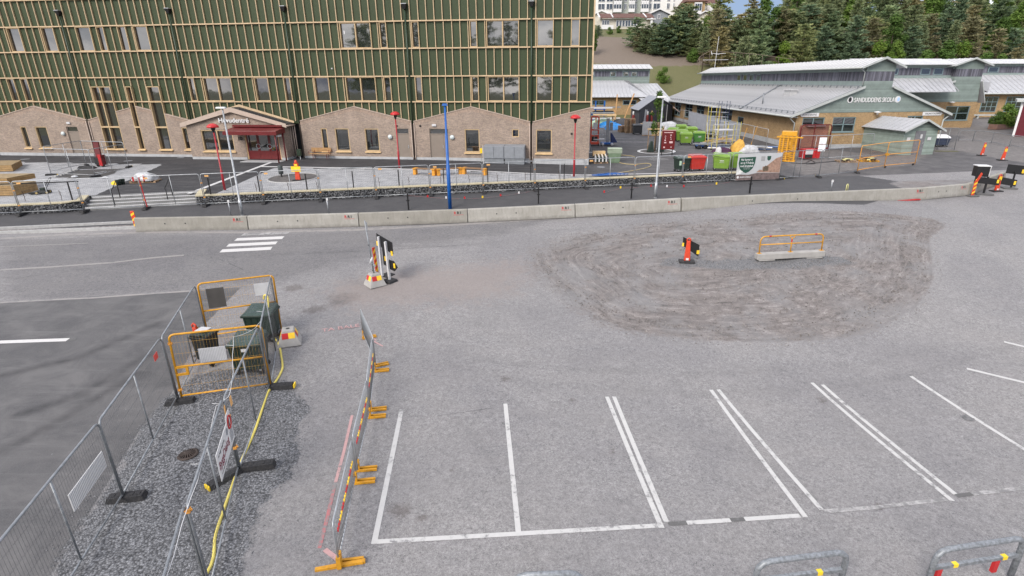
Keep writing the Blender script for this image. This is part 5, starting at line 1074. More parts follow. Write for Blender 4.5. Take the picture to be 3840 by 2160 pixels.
# --- posts along the foot path
for i, (px, h) in enumerate(((L2((318, 1200)), 1.0), (L2((1828, 1128)), 1.0), (L3((580, 1255)), 1.0), (L3((1955, 1195)), 1.05))):
    p = hitL(*px); o = thing('fence_post', 'black steel fence post on the foot path, %s from the left' % ORD[i], 'post', p, 0, 'black posts on the foot path'); part('post', MB().box(-.04, .04, -.04, .04, 0, h), BLKM, o); part('bracket', MB().box(-.1, .1, -.05, .05, h * .55, h * .6), BLKM, o)
for i, (px, h) in enumerate(((L1((518, 1395)), .95), (L1((1655, 1372)), .95), (L4((325, 1175)), .75))):
    p = hitL(*px); o = thing('marker_post', ('grey tube post beside the street light near the entrance', 'grey tube post with tape behind the second barrier', 'thin grey tube post behind the right barriers')[i], 'post', p, .1, 'grey tube posts'); part('post', MB().tube([(0, 0, 0), (-.02, 0, h)], .035, 8), GALV, o, True); part('cap', MB().box(-.05, .05, -.04, .04, h - .14, h), LIGHTW, o)
p = hitL(*L4((510, 1165))); single('cable_marker', MB().tube([(-.05, 0, 0), (-.05, 0, .38), (0, 0, .44), (.05, 0, .38), (.05, 0, 0)], .028, 8), mat('pale_yellow', (.6, .58, .25), .5), 'pale yellow hooped marker behind the right barriers', 'marker', loc=p, smooth=True)
# string with flags between the posts
pts = [hitL(*L2(q)) + np.array((0, 0, .05)) for q in ((310, 1040), (540, 1062), (755, 1078), (970, 1080), (1178, 1072), (1388, 1050), (1600, 1020), (1790, 985))] + [hitL(*L3(q)) + np.array((0, 0, .05)) for q in ((265, 1195), (455, 1145), (810, 1125), (995, 1130), (1190, 1130), (1570, 1100), (1755, 1065))]
single('marking_string', MB().tube(pts[:8], .006, 4), PINK, 'thin red marking string lying along the foot path left of the post', 'string'); single('marking_string', MB().tube(pts[8:], .006, 4), PINK, 'thin red marking string lying along the foot path by the yard light', 'string')
for i, q in enumerate(pts[1:7] + pts[8:14]):
    m_ = (REDB, LIGHTW, REDB, YELP)[i % 4]; single('flag', MB().box(-.05, .05, -.01, .01, 0, .14), m_, '%s plastic flag on the marking string, %s from the left' % ({'bright_red_paint': 'red', 'white_enamel': 'white', 'yellow_plastic': 'yellow'}[m_.name], ORD[i]), 'flag', 'string flags', loc=q)
# --- marker cones
STRY = mat('stripe_yellow', (.78, .5, .03), .4)
CONEB = MB().box(-.32, .32, -.22, .22, 0, .06).mesh('base'); 
def marker_cone(p, rz, label, tilt=0, board=False, top='yellow'):
    o = thing('marker_cone', label, 'traffic marker', p, rz, 'orange marker cones'); o.rotation_euler = (0, tilt, rz)
    part('base', MB().hexa([(-.36, -.22, 0), (.36, -.22, 0), (.36, .22, 0), (-.36, .22, 0), (-.34, -.2, .07), (.34, -.2, .07), (.34, .2, .07), (-.34, .2, .07)]), BLKR, o, bevel=.012)
    part('body', MB().hexa([(-.14, -.07, .07), (.14, -.07, .07), (.14, .07, .07), (-.14, .07, .07), (-.085, -.04, 1.0), (.085, -.04, 1.0), (.085, .04, 1.0), (-.085, .04, 1.0)]), ORG, o, bevel=.03)
    part('handle', MB().tube([(-.085, 0, .98), (-.07, 0, 1.07), (0, 0, 1.12), (.07, 0, 1.07), (.085, 0, .98)], .03, 8), ORG, o, True)
    if top == 'yellow':
        for x in (-.05, .05): part('reflector', MB().box(x - .04, x + .04, -.062, -.05, .74, .98), STRY, o)
    part('white_mark', MB().box(-.06, .06, -.082, -.072, .1, .2), LIGHTW, o)
    if board: part('chevron_board', MB().prism([(-.25, .06, .75), (.5, .06, .25), (.5, .06, .8), (-.25, .06, 1.15)], (0, .02, 0)), BLKM, o); part('reflector', MB().box(.4, .52, .03, .059, .38, .55), STRY, o); part('reflector', MB().box(-.27, -.19, .03, .059, .72, .88), STRY, o)
    return o
marker_cone(hitL(2575, 982), R(-8), 'orange marker cone with slanted black board beside the yellow rail', board=True, top='')
marker_cone(hitL(*L4((2250, 1172))), R(5), 'orange marker cone in front of the black chevron boards'); marker_cone(hitU(*L4((2080, 756))), R(10), 'leftmost of the two orange cones on the far slope', R(4)); marker_cone(hitU(*L4((2320, 812))), R(-5), 'rightmost orange cone on the far slope with yellow warning lamp', R(4))
# striped markers
def striped(p, rz, label, h=1.0, tilt=0, base=True, hw=.11):
    o = thing('striped_marker', label, 'traffic marker', p, rz, 'striped markers'); o.rotation_euler = (0, tilt, rz); part('board', MB().box(-hw, hw, -.02, .02, .05, h), ORG, o, bevel=.02)
    for k in range(int(h / .28)): z = .14 + k * .28; part('stripe', MB().prism([(-hw + .01, -.024, z), (hw - .01, -.024, z + .12), (hw - .01, -.024, z + .24), (-hw + .01, -.024, z + .12)], (0, .003, 0)), STRY, o)
    if base: part('base', MB().box(-.35, .35, -.2, .2, 0, .08), mat('grey_rubber', (.1, .1, .1), .8), o, bevel=.02)
striped(hitL(*L0((1595, 985))), .05, 'orange and yellow striped marker at the left end of the barriers', 1.0, R(-3), False); striped(hitL(*L4((1970, 1230))), R(10), 'red and yellow striped marker at the right end of the barriers', .95)
o = bpy.data.objects['striped_marker.001']; part('bent_top', MB().prism([(-.08, -.02, .92), (.1, -.02, .9), (.32, -.02, 1.42), (.2, -.02, 1.5)], (0, .03, 0)), ORG, o)
# black chevron boards at the right
p = hitL(*L4((2100, 1208))); o = thing('chevron_board', 'black chevron board with yellow reflectors on a post at the right road end', 'road sign', p, R(-12)); part('base', MB().box(-.5, .5, -.25, .25, 0, .09), MATS['grey_rubber'], o, bevel=.02)
part('post', MB().box(-.05, .05, -.04, .04, .09, 1.15), BLKM, o); part('board', MB().prism([(-.75, -.06, .75), (.7, -.06, .62), (.7, -.06, 1.0), (-.75, -.06, 1.15)], (0, .02, 0)), BLKM, o)
for x in (-.62, .58): part('reflector', MB().box(x - .06, x + .06, -.075, -.062, .76, .98), STRY, o)
part('sign_box', MB().box(-.6, .1, .2, .75, 1.1, 1.75), BLKM, o); part('box_lid', MB().box(-.63, .13, .15, .8, 1.75, 1.8), LIGHTW, o); part('white_side', MB().box(.11, .3, .5, .75, 1.0, 1.74), LIGHTW, o)
p2 = hitL(*L4((2400, 1140))); o = thing('chevron_board', 'rear black chevron board behind the orange cone at the right edge', 'road sign', p2, R(-14)); part('base', MB().box(-.4, .4, -.25, .25, 0, .08), MATS['grey_rubber'], o); part('board', MB().prism([(-.85, -.06, .35), (.3, -.06, .15), (.3, -.06, .6), (-.85, -.06, .8)], (0, .02, 0)), BLKM, o); part('board', MB().prism([(-.4, .1, 1.0), (.65, .1, .92), (.65, .1, 1.5), (-.4, .1, 1.6)], (0, .02, 0)), BLKM, o); part('post', MB().box(.05, .13, -.03, .05, .08, 1.1), BLKM, o)
for x, z, y in ((.2, .3, -.075), (.55, 1.05, .085)): part('reflector', MB().box(x - .06, x + .06, y, y + .012, z - .02, z + .22), STRY, o)
p = hitL(*L4((1230, 1278))); single('loose_plank', MB().box(-.75, .75, -.05, .05, 0, .06), REDB, 'red painted plank lying at the foot of the right barriers', 'plank', loc=p, rot=(0, -.03, .1))
# --- sign cluster in the middle of the street
p = hitL(1407, 1068); o = thing('sign_ballast', 'concrete pyramid foot with thin steel pole in the middle of the street', 'sign foot', p, R(38))
FOOTM = mat('foot_concrete', (.31, .30, .285), .85, 0, .15, 3, .3, 25)
def pyr(o, s=.37, t_=.18, h=.52):
    part('foot', MB().hexa([(-s, -s, 0), (s, -s, 0), (s, s, 0), (-s, s, 0), (-t_, -t_, h), (t_, -t_, h), (t_, t_, h), (-t_, t_, h)]), FOOTM, o, bevel=.02)
    for rz in (0, 90, 180, 270):
        M_ = Matrix.Rotation(R(rz), 4, 'Z')
        for x0, x1, m_ in ((-.2, 0, REDB), (0, .2, STRY)): part('reflector', MB().hexa([(x0, -.284, .26), (x1, -.284, .26), (x1, -.274, .26), (x0, -.274, .26), (x0, -.217, .44), (x1, -.217, .44), (x1, -.207, .44), (x0, -.207, .44)]).xform(M_), m_, o)
pyr(o); part('pole', MB().tube([(0, 0, .4), (-.12, .1, 2.75)], .03, 8), GALVD, o, True); part('pole_tape', MB().box(-.06, .0, -.03, .02, 2.35, 2.68).xform(Matrix.Translation((-.06, .06, 0))), GALV, o)
part('tape', MB().tube([(0, 0, 1.2), (-.08, -.06, 1.1), (-.1, 0, 1.0), (0, .05, .92), (.06, -.05, .8)], .05, 6), WHTP, o, True)
for k in range(3): part('sleeve', MB().lathe([(.036, 0), (.036, .03)], n=8).xform(Matrix.Translation((-.02 - .03 * k, .02 + .02 * k, .62 + .55 * k))), BLKM, o)
striped(hitL(1413, 1060) + (0.05, .12, 0), R(60), 'red and yellow striped marker leaning beside the thin pole', 1.55, R(-4), False, .075)
p = hitL(1462, 1056); o = thing('diversion_board', 'black diversion arrow boards with yellow reflectors on white posts', 'road sign', p, R(62)); part('base', MB().hexa([(-.3, -.3, 0), (.3, -.3, 0), (.3, .3, 0), (-.3, .3, 0), (-.26, -.26, .1), (.26, -.26, .1), (.26, .26, .1), (-.26, .26, .1)]), BLKR, o, bevel=.02); part('base', MB().hexa([(-1.0, -.3, 0), (-.4, -.3, 0), (-.4, .3, 0), (-1.0, .3, 0), (-.96, -.26, .1), (-.44, -.26, .1), (-.44, .26, .1), (-.96, .26, .1)]).xform(Matrix.Translation((-.02, .5, 0))), BLKR, o, bevel=.02)
o.rotation_euler = (0, 0, R(-35)); o.scale = (.85, .85, 1)
part('post', MB().box(-.05, .05, -.05, .05, .1, 1.75).xform(Matrix.Rotation(R(-2), 4, 'Y')), WHT, o); part('post', MB().box(-.75, -.65, .1, .2, .1, 1.85), WHT, o)
part('board', MB().prism([(-.95, .23, 1.45), (.35, .06, 1.25), (.35, .06, 1.75), (-.95, .23, 1.95)], (0.003, .02, 0)), BLKM, o); part('board', MB().prism([(-.62, .23, .62), (-.2, .14, .6), (-.2, .14, 1.35), (-.62, .23, 1.38)], (.003, .02, 0)), BLKM, o); part('board', MB().prism([(-.2, .1, .55), (.35, .06, .5), (.62, .04, .72), (.35, .06, .95), (-.2, .1, .95)], (.003, .02, 0)), BLKM, o)
for x, y, z in ((.28, .045, 1.18), (.4, .035, .66), (-.32, .12, .85), (-.9, .21, 1.42), (-.1, .085, .7)): part('reflector', MB().box(x - .06, x + .06, y - .01, y + .002, z, z + .2), STRY, o)
# --- yellow rail on concrete beam
a, b = hitL(2836, 980), hitL(3090, 967); d = b - a; L_ = float(np.linalg.norm(d[:2])); o = thing('rail_barrier', 'yellow tube rail on a low concrete beam in the gravel patch', 'barrier', a + (0, .1, 0)); o.rotation_euler = (0, -math.atan2(d[2], L_), math.atan2(d[1], d[0]))
part('concrete_beam', MB().box(0, L_, -.16, .16, .07, .34).box(.1, .85, -.15, .15, 0, .069).box(L_ - .85, L_ - .1, -.15, .15, 0, .069), FOOTM, o, bevel=.025); 
fr = rounded(L_ - .26, .34, 1.12, .2); part('rail_frame', MB().tube([(x + .13, y, z) for x, y, z in fr], .03, 10), YEL, o, True); part('mid_rail', MB().tube([(.13, 0, .74), (L_ - .13, 0, .74)], .027, 8), YEL, o, True)
part('mid_post', MB().tube([(L_ / 2, 0, .34), (L_ / 2, 0, .98)], .028, 8), YEL, o, True); part('fork', MB().tube([(L_ / 2 - .13, 0, 1.12), (L_ / 2 - .07, 0, 1.0), (L_ / 2 + .07, 0, 1.0), (L_ / 2 + .13, 0, 1.12)], .02, 6), YEL, o, True)
for x in (.13, L_ / 2, L_ - .13): part('foot_plate', MB().box(x - .09, x + .09, -.07, .07, .341, .36), YEL, o)
for x in (.55, L_ - .5): part('red_band', MB().tube([(x - .05, 0, 1.12), (x + .05, 0, 1.12)], .032, 10), REDB, o)
part('red_band', MB().tube([(L_ / 2, 0, .8), (L_ / 2, 0, .94)], .031, 10), REDB, o)
# --- crowd barriers in a row on the car park
def crowd(a, b, label, foot_far=True, tape=True):
    a = np.array(a); b = np.array(b); d = b - a; L_ = float(np.linalg.norm(d[:2])); o = thing('crowd_barrier', label, 'barrier', a, 0, 'crowd barriers on the car park'); o.rotation_euler = (0, -math.atan2(d[2], L_), math.atan2(d[1], d[0]))
    part('frame', MB().tube(rounded(L_, .12, 1.1, .1), .019, 8).tube([(0, 0, .22), (L_, 0, .22)], .016, 8), GALV, o, True)
    n = int(L_ / .105)
    bm_ = MB().tube([(0, 0, .22), (0, 0, 1.1)], .0075, 5).mesh('bar', True)
    for i in range(1, n): part('bar', bm_, GALVD, o, loc=(L_ * i / n, 0, 0))
    if tape:
        k = 8
        for i in range(k): x0, x1 = L_ * (.1 + .8 * i / k), L_ * (.1 + .8 * (i + 1) / k); part('tape_strip', MB().box(x0, x1, -.016, .012, .66, .71), STRY if i % 2 else REDB, o)
    for x in (.12, L_ - .12)[(0 if foot_far else 0):(1 if not foot_far else 2)]:
        part('foot', MB().beam((x - .05, -.42, .03), (x - .05, .05, .03), .05, .05).beam((x + .05, -.42, .03), (x + .05, .05, .03), .05, .05).box(x - .04, x + .04, -.03, .03, .03, .3), YEL, o)
    return o
def attop(px, h): return hit(*px, T, h) - np.array((0, 0, h))
ct = [(ZP((1042, 1130)), ZP((1157, 622))), (ZP((1164, 592)), ZP((1246, 262))), (ZC((806, 1185)), ZC((890, 562))), (ZC((897, 545)), ZC((699, 98)))]
for i, (a, b) in enumerate(ct): crowd(attop(a, 1.1), attop(b, 1.1), 'galvanised crowd barrier on the car park, %s from the camera' % ('nearest', 'second', 'third', 'farthest')[i], True, i != 3)
nb = attop(ct[0][0], 1.1); single('barrier_ballast', MB().beam((-.45, 0, .03), (.45, .12, .03), .08, .05).box(-.04, .04, -.04, .04, .03, .3), YEL, 'orange bar foot under the near end of the crowd barriers', 'barrier foot', loc=nb, rot=(0, 0, .1))
HOOPM = mat('mottled_galvanised_tube', (.22, .235, .25), .5, .4, .45, 16)
# --- hoops at the bottom right
for i, (q0_, q1_, lab_) in enumerate((((2845, 2105), (3180, 2072), 'galvanised tube hoop with yellow tape near the bottom edge'), ((3520, 2060), (3845, 2020), 'galvanised tube hoop with two yellow tapes in the bottom right corner'), ((1925, 2153), (2185, 2150), 'top of a galvanised hoop just showing at the bottom edge'))):
    a, b = attop(q0_, .98), attop(q1_, .98); d = b - a; L_ = float(np.linalg.norm(d[:2])); o = thing('tube_hoop', lab_, 'bike stand', a, math.atan2(d[1], d[0]), 'tube hoops'); 
    part('hoop', MB().tube(rounded(L_, 0, .95, .22), .054, 14), HOOPM, o, True); part('crossbar', MB().box(.02, L_ - .02, -.035, .035, .50, .57), HOOPM, o)
    if i < 2:
        for x in ((L_ * .25, L_ * .82) if i else (L_ * .72,)): part('yellow_tape', MB().box(x - .05, x + .05, -.038, .038, .497, .573), YELP, o)
    for x in ((.16, L_ * .75) if i == 1 else ()): part('reflector_sleeve', MB().box(x - .05, x + .05, -.03, .03, .2, .495), REDB, o)
# ================================================================== NEAR FENCED STRIP WITH BINS
ZE = zoom(560, 980, 1449 / 600.); ZF = zoom(0, 1260, 1.61)
LG = 'mesh fence panels round the gravel strip'
def top2(px, h=2.0): return attop(px, h)
A1 = np.array(hitL(469, 1872)); A2 = np.array(hitL(668, 1508)); dA = (A2 - A1) / np.linalg.norm(A2 - A1)
pA0 = np.array(hitL(298, 2151)); dn = (pA0 - A1); dn /= np.linalg.norm(dn)
ground = lambda p: np.array((p[0], p[1], float(T(p[0], p[1]))))
A0 = ground(A1 + dn * 3.5)
pn = heras('mesh_fence', 'left row mesh fence panel nearest the camera, holding a ribbed white board', A1 + dn * .04, A0, group=LG, near=True); 
part('ribbed_board', MB().box(.22, 1.5, .02, .03, 1.08, 1.46), LIGHTW, pn)
for k in range(28): part('rib', MB().box(.25 + k * .045, .256 + k * .045, .031, .034, 1.09, 1.45), GREYD, pn)
heras('mesh_fence', 'left row mesh fence panel ending at the near yellow gate', A1, A2, group=LG, near=True)
part('name_plate', MB().box(3.05, 3.3, -.032, -.024, 1.68, 1.85), mat('red_plate', (.5, .06, .05), .5), bpy.data.objects[[o.name for o in bpy.data.objects if o.get('label', '').startswith('left row mesh fence panel ending')][0]])
A3 = top2(ZE((418, 208)))
heras('mesh_fence', 'mesh fence panel forming the left side of the bin pen', A2 + (0, .05, 0), A3, group=LG, near=True)
G0 = np.array(hitL(*ZE((300, 1262)))); G1 = np.array(hitL(*ZE((1100, 1150))))
yg = heras('pen_gate', 'near yellow tube gate of the bin pen with ribbed white board', G0, G1, 'gate', 'yellow gates of the bin pen', 2.0, YEL, mat('yellow_wire', (.45, .26, .05), .5), gate=True, mid=False, r_=.03, near=True)
lg = float(np.linalg.norm((G1 - G0)[:2])); part('latch_box', MB().box(0, .3, -.03, .03, 1.0, 1.06).box(0, .3, -.03, .03, .78, .84).box(.24, .3, -.03, .03, .84, 1.0), YEL, yg); part('ribbed_board', MB().box(.62, 1.28, -.04, -.03, 1.1, 1.52), WHT, yg)
for k in range(17): part('rib', MB().box(.63 + k * .039, .636 + k * .039, -.044, -.041, 1.11, 1.51), GREYD, yg)
H1 = np.array(hitL(*ZE((1195, 612)))); H0 = top2(ZE((424, 205)))
fg = heras('pen_gate', 'far yellow tube gate of the bin pen with dark and white boards', H0, H1, 'gate', 'yellow gates of the bin pen', 2.0, YEL, MATS['yellow_wire'], gate=True, mid=False, r_=.03, near=True)
lf = float(np.linalg.norm((H1 - H0)[:2])); part('ribbed_board', MB().box(lf * .72, lf * .94, -.04, -.03, 1.35, 1.78), WHT, fg); part('dark_board', MB().box(.2, .72, -.04, -.03, 1.12, 1.8), mat('dark_grey_board', (.07, .065, .06), .7), fg)
heras('mesh_fence', 'mesh fence panel forming the right side of the bin pen', G1 + (.02, .05, 0), H1 + (-.03, -.02, 0), group=LG, near=True)
E1 = np.array(hitL(*ZP((490, 820)))); 
pe = heras('mesh_fence', 'right row mesh fence panel meeting the near yellow gate', E1, G1 + (0, -.05, 0), group=LG, near=True)
S1 = top2(ZP((165, 1012))); 
pf = heras('mesh_fence', 'right row mesh fence panel carrying the builder sign', S1, E1 + (-.03, -.03, 0), group=LG, near=True)
dS = (S1 - E1); dS /= np.linalg.norm(dS); S2 = ground(S1 + dS * 3.4 + np.array((.12, 0, 0)))
heras('mesh_fence', 'right row mesh fence panel nearest the camera', S2, S1 + (-.05, 0, 0), group=LG, near=True)
for p_, zc, in ((pe, 1.55), (pe, .7), (pf, 1.9), (yg, 1.75), (yg, .35)): part('clamp', CLAMP, MATS['orange_clamp'], p_, loc=(.0, 0, zc))
for p_, x in ((pf, 3.2), (pe, .25)): part('name_plate', MB().box(x, x + .12, -.032, -.024, 1.62, 1.84), MATS['orange_plate'], p_)
# white cord along the top rail
lp = [S2 + (0, 0, 2.03), S1 + (0, .1, 2.03), E1 + (0, -.3, 1.98), E1 + (.05, .2, 2.05), G1 + (-.3, -.8, 2.04), G1 + (0, 0, 2.03), (G1 + H1) / 2 + (0, 0, 2.04), H1 + (0, -.1, 2.03)]
q = []
for a, b in zip(lp, lp[1:]):
    for k in range(6): q.append(np.array(a) * (1 - k / 6) + np.array(b) * k / 6 + np.array((random.uniform(-.03, .03), 0, -.06 * math.sin(math.pi * k / 6))))
single('cord', MB().tube(q + [lp[-1]], .0055, 5), LIGHTW, 'thin white cord tied along the top rail of the right fence row', 'cord')
for k in range(7): i = 3 + k * 5; single('cable_tie', MB().tube([q[i] + (0, 0, 0), q[i] + (-.16, -.05, .04)], .005, 4), LIGHTW, 'loose white cable tie end on the right fence row, %s from the camera' % ORD[k], 'cable tie', 'cable ties')
# feet
foot(A1 + (.05, 0, 0), R(10), 'black rubber foot between the two left fence panels nearest the camera', False, 'near fence feet'); foot(A2 + (.1, -.05, 0), R(12), 'black rubber foot at the hinge of the near yellow gate', False, 'near fence feet')
foot(E1 + (-.22, -.28, 0), R(235), 'black rubber foot with yellow end under the builder sign', True, 'near fence feet'); foot(E1 + (.35, .12, .02), R(12), 'black rubber foot overlapping the yellow-ended one by the sign', False, 'near fence feet'); foot(G1 + (.28, .02, 0), R(8), 'black rubber foot with yellow end at the right of the near gate', True, 'near fence feet')
# builder sign
sgn = thing('site_sign', 'white builder sign with dark red lettering tied to the right fence row', 'sign', S1 + (0, 0, 0)); dSE = E1 - S1; lS = float(np.linalg.norm(dSE[:2])); sgn.rotation_euler = (0, -math.atan2(dSE[2], lS), math.atan2(dSE[1], dSE[0]))
part('board', MB().box(1.78, 2.92, -.045, -.035, 1.0, 1.62), LIGHTW, sgn); text_part('ByggDialog', .26, (1.84, -.047, 1.2), mat('sign_dark_red', (.16, .01, .03), .5), sgn, .001, 1.0, bold=.003); text_part('Här bygger ByggDialog', .06, (1.9, -.047, 1.47), BLKM, sgn, .001, .6); text_part('www.byggdialog.se', .05, (1.9, -.047, 1.07), BLKM, sgn, .001, .5)
part('notice_board', MB().box(2.93, 3.3, -.045, -.035, 1.0, 1.75), LIGHTW, sgn); part('prohibition_ring', MB().tube([(3.11 + .14 * math.cos(a), -.05, 1.52 + .14 * math.sin(a)) for a in np.linspace(0, 6.283, 20)][:-1], .02, 6, True), REDB, sgn); part('walker_print', MB().box(3.08, 3.14, -.049, -.046, 1.42, 1.6), BLKM, sgn)
for k in range(6): part('print_line', MB().box(2.98, 3.25, -.049, -.046, 1.08 + k * .045, 1.1 + k * .045), GREYD, sgn)
part('emblem', MB().lathe([(.08, 0), (.08, .003)], n=14).xform(Matrix.Translation((2.82, -.046, 1.47)) @ Matrix.Rotation(R(90), 4, 'X')), GREYD, sgn)
# yellow hose running under the fence and up at the pen
hp = [ZP((280, 1449)), ZP((340, 1200)), ZP((420, 960)), ZP((480, 790)), ZP((520, 700)), ZP((580, 560)), ZP((640, 380)), ZP((660, 335))]
hp = [np.array(hitL(*q)) + (0, 0, .03) for q in hp] + [np.array(hitL(*ZE(q))) + (0, 0, .03) for q in ((1150, 1090), (1190, 1020), (1208, 960), (1195, 860), (1175, 760))]
hp = [hp[0] + (-.35, -1.6, 0)] + hp
top_ = H1 + np.array((-.05, -.45, 1.35)); hp += [H1 + np.array((.02, -.75, .25)), H1 + np.array((.0, -.7, .9)), top_, top_ + (-.15, .1, .06), top_ + (-.22, .15, -.1)]
def smooth_path(P, n=6):
    P = [np.array(p) for p in P]; out = []
    for i in range(len(P) - 1):
        p0, p1, p2, p3 = P[max(i - 1, 0)], P[i], P[i + 1], P[min(i + 2, len(P) - 1)]
        for k in range(n): u = k / n; out.append(.5 * ((2 * p1) + (-p0 + p2) * u + (2 * p0 - 5 * p1 + 4 * p2 - p3) * u * u + (-p0 + 3 * p1 - 3 * p2 + p3) * u ** 3))
    return out + [P[-1]]
single('hose', MB().tube(smooth_path(hp), .032, 8), mat('yellow_hose', (.62, .52, .12), .5, 0, .12, 6), 'thick yellow hose running along the right fence row', 'hose', smooth=True)
# concrete foot beside the pen
p = hitL(*ZE((1275, 735))); o = thing('sign_ballast', 'concrete pyramid foot with reflectors beside the far yellow gate', 'sign foot', p, R(20)); pyr(o); part('socket', MB().lathe([(.06, .52), (.06, .525)], n=12), BLKM, o); part('iron_bar', MB().beam((-.25, .1, .3), (-1.0, .15, .3), .12, .1), BLKM, o)
# --- wheeled bins
def bin4(name, label, p, rz, body, lid, w=1.26, d=.78, h=1.02, group='wheeled bins', lidz=.2, open_=0, logo=None, wheels=True, s=1.0):
    """four-wheeled refuse container with tapered ribbed body, domed hinged lid and castors"""
    o = thing(name, label, 'bin', p, rz, group); o.scale = (s, s, s); z0 = .17; b = .82
    B = MB(); B.hexa([(-w / 2 * b, -d / 2 * b, z0), (w / 2 * b, -d / 2 * b, z0), (w / 2 * b, d / 2 * b, z0), (-w / 2 * b, d / 2 * b, z0), (-w / 2 * .96, -d / 2 * .96, h), (w / 2 * .96, -d / 2 * .96, h), (w / 2 * .96, d / 2 * .96, h), (-w / 2 * .96, d / 2 * .96, h)])
    part('body', B, body, o, bevel=.04)
    part('rim', MB().box(-w / 2 - .02, w / 2 + .02, -d / 2 - .02, d / 2 + .02, h - .05, h + .03), body, o, bevel=.02)
    for x in np.linspace(-.42, .42, 5) * w: part('rib', MB().hexa([(x * .86 - .015, -d / 2 * .855, .3), (x * .86 + .015, -d / 2 * .855, .3), (x * .86 + .015, -d / 2 * .8, .3), (x * .86 - .015, -d / 2 * .8, .3), (x - .015, -d / 2 * .99, h - .05), (x + .015, -d / 2 * .99, h - .05), (x + .015, -d / 2 * .9, h - .05), (x - .015, -d / 2 * .9, h - .05)]), body, o)
    Ld = MB().hexa([(-w / 2, -d / 2 - .03, 0), (w / 2, -d / 2 - .03, 0), (w / 2, d / 2, 0), (-w / 2, d / 2, 0), (-w / 2 + .09, -d / 2 + .1, lidz * .55), (w / 2 - .09, -d / 2 + .1, lidz * .55), (w / 2 - .05, d / 2, lidz), (-w / 2 + .05, d / 2, lidz)]).hexa([(-w / 2 + .2, -d / 2 + .2, lidz * .5), (w / 2 - .2, -d / 2 + .2, lidz * .5), (w / 2 - .2, d / 2 - .2, lidz * .6), (-w / 2 + .2, d / 2 - .2, lidz * .6), (-w / 2 + .26, -d / 2 + .26, lidz * .85), (w / 2 - .26, -d / 2 + .26, lidz * .85), (w / 2 - .26, d / 2 - .22, lidz * 1.1), (-w / 2 + .26, d / 2 - .22, lidz * 1.1)])
    l = part('lid', Ld, lid, o, bevel=.025, loc=(0, 0, h + .032)); l.rotation_euler = (0, open_, 0)
    part('hinge', MB().tube([(-w / 2 + .1, d / 2 + .03, h + .1), (w / 2 - .1, d / 2 + .03, h + .1)], .025, 8), body, o)
    if wheels:
        for sx in (-1, 1):
            for sy in (-1, 1):
                wl = part('wheel', MB().lathe([(.05, -.025), (.09, -.022), (.095, 0), (.09, .022), (.05, .025)], n=14).xform(Matrix.Translation((sx * w * .36, sy * d * .34, .095)) @ Matrix.Rotation(R(90), 4, 'X')), BLKR, o, True); part('castor_fork', MB().box(sx * w * .36 - .03, sx * w * .36 + .03, sy * d * .34 - .045, sy * d * .34 + .045, .12, .19), GALV, wl)
    if logo:
        for k, wd in enumerate((.3, .24, .34)): part('print_line', MB().hexa([(-wd / 2, -d / 2 * .945 - .006, .74 - k * .07), (wd / 2, -d / 2 * .945 - .006, .74 - k * .07), (wd / 2, -d / 2 * .94, .74 - k * .07), (-wd / 2, -d / 2 * .94, .74 - k * .07), (-wd / 2, -d / 2 * .955 - .006, .78 - k * .07), (wd / 2, -d / 2 * .955 - .006, .78 - k * .07), (wd / 2, -d / 2 * .95, .78 - k * .07), (-wd / 2, -d / 2 * .95, .78 - k * .07)]) if k == 0 else MB().box(-wd / 2, wd / 2, -d / 2 * .95 - .004, -d / 2 * .93, .75 - k * .07, .765 - k * .07), LIGHTW, o)
    return o
LIDG = mat('grey_green_lid', (.032, .055, .047), .3, 0, .2, 4, dirt=(.08, .095, .085, .4))
b1 = hitL(*ZE((900, 1010))); bin4('large_bin', 'nearer large dark green bin with grey-green lid inside the pen', b1 + (.05, .2, 0), R(6), DGRN, LIDG, .95, .85, 1.0, 'bins in the pen', .12)
b2 = hitL(*ZE((960, 760))); bin4('large_bin', 'farther large dark green bin behind the first one inside the pen', b2 + (.12, .5, 0), R(4), DGRN, LIDG, .95, .85, 1.0, 'bins in the pen', .12)
part('sticker', MB().box(-.06, .1, -.435, -.424, .82, .92), WHT, bpy.data.objects['large_bin'])
b3 = hitL(*ZE((525, 930))); o = bin4('small_bin', 'small dark two-wheeled bin behind the ribbed board in the pen', b3 + (0, .15, 0), R(170), BLKP, DGRN, .52, .6, .95, 'bins in the pen', .08, wheels=False); part('wheel', MB().lathe([(.05, -.03), (.1, -.025), (.1, .025), (.05, .03)], n=14).xform(Matrix.Translation((-.3, .25, .1)) @ Matrix.Rotation(R(90), 4, 'Y')), BLKR, o, True); part('paper', MB().box(-.15, .2, -.2, .1, 1.08, 1.1), WHT, o)
c3 = hitL(*ZE((400, 700))) ; marker_cone(b3 + (-.42, .55, .0), R(160), 'orange marker cone lying upright behind the small dark bin in the pen', R(6))
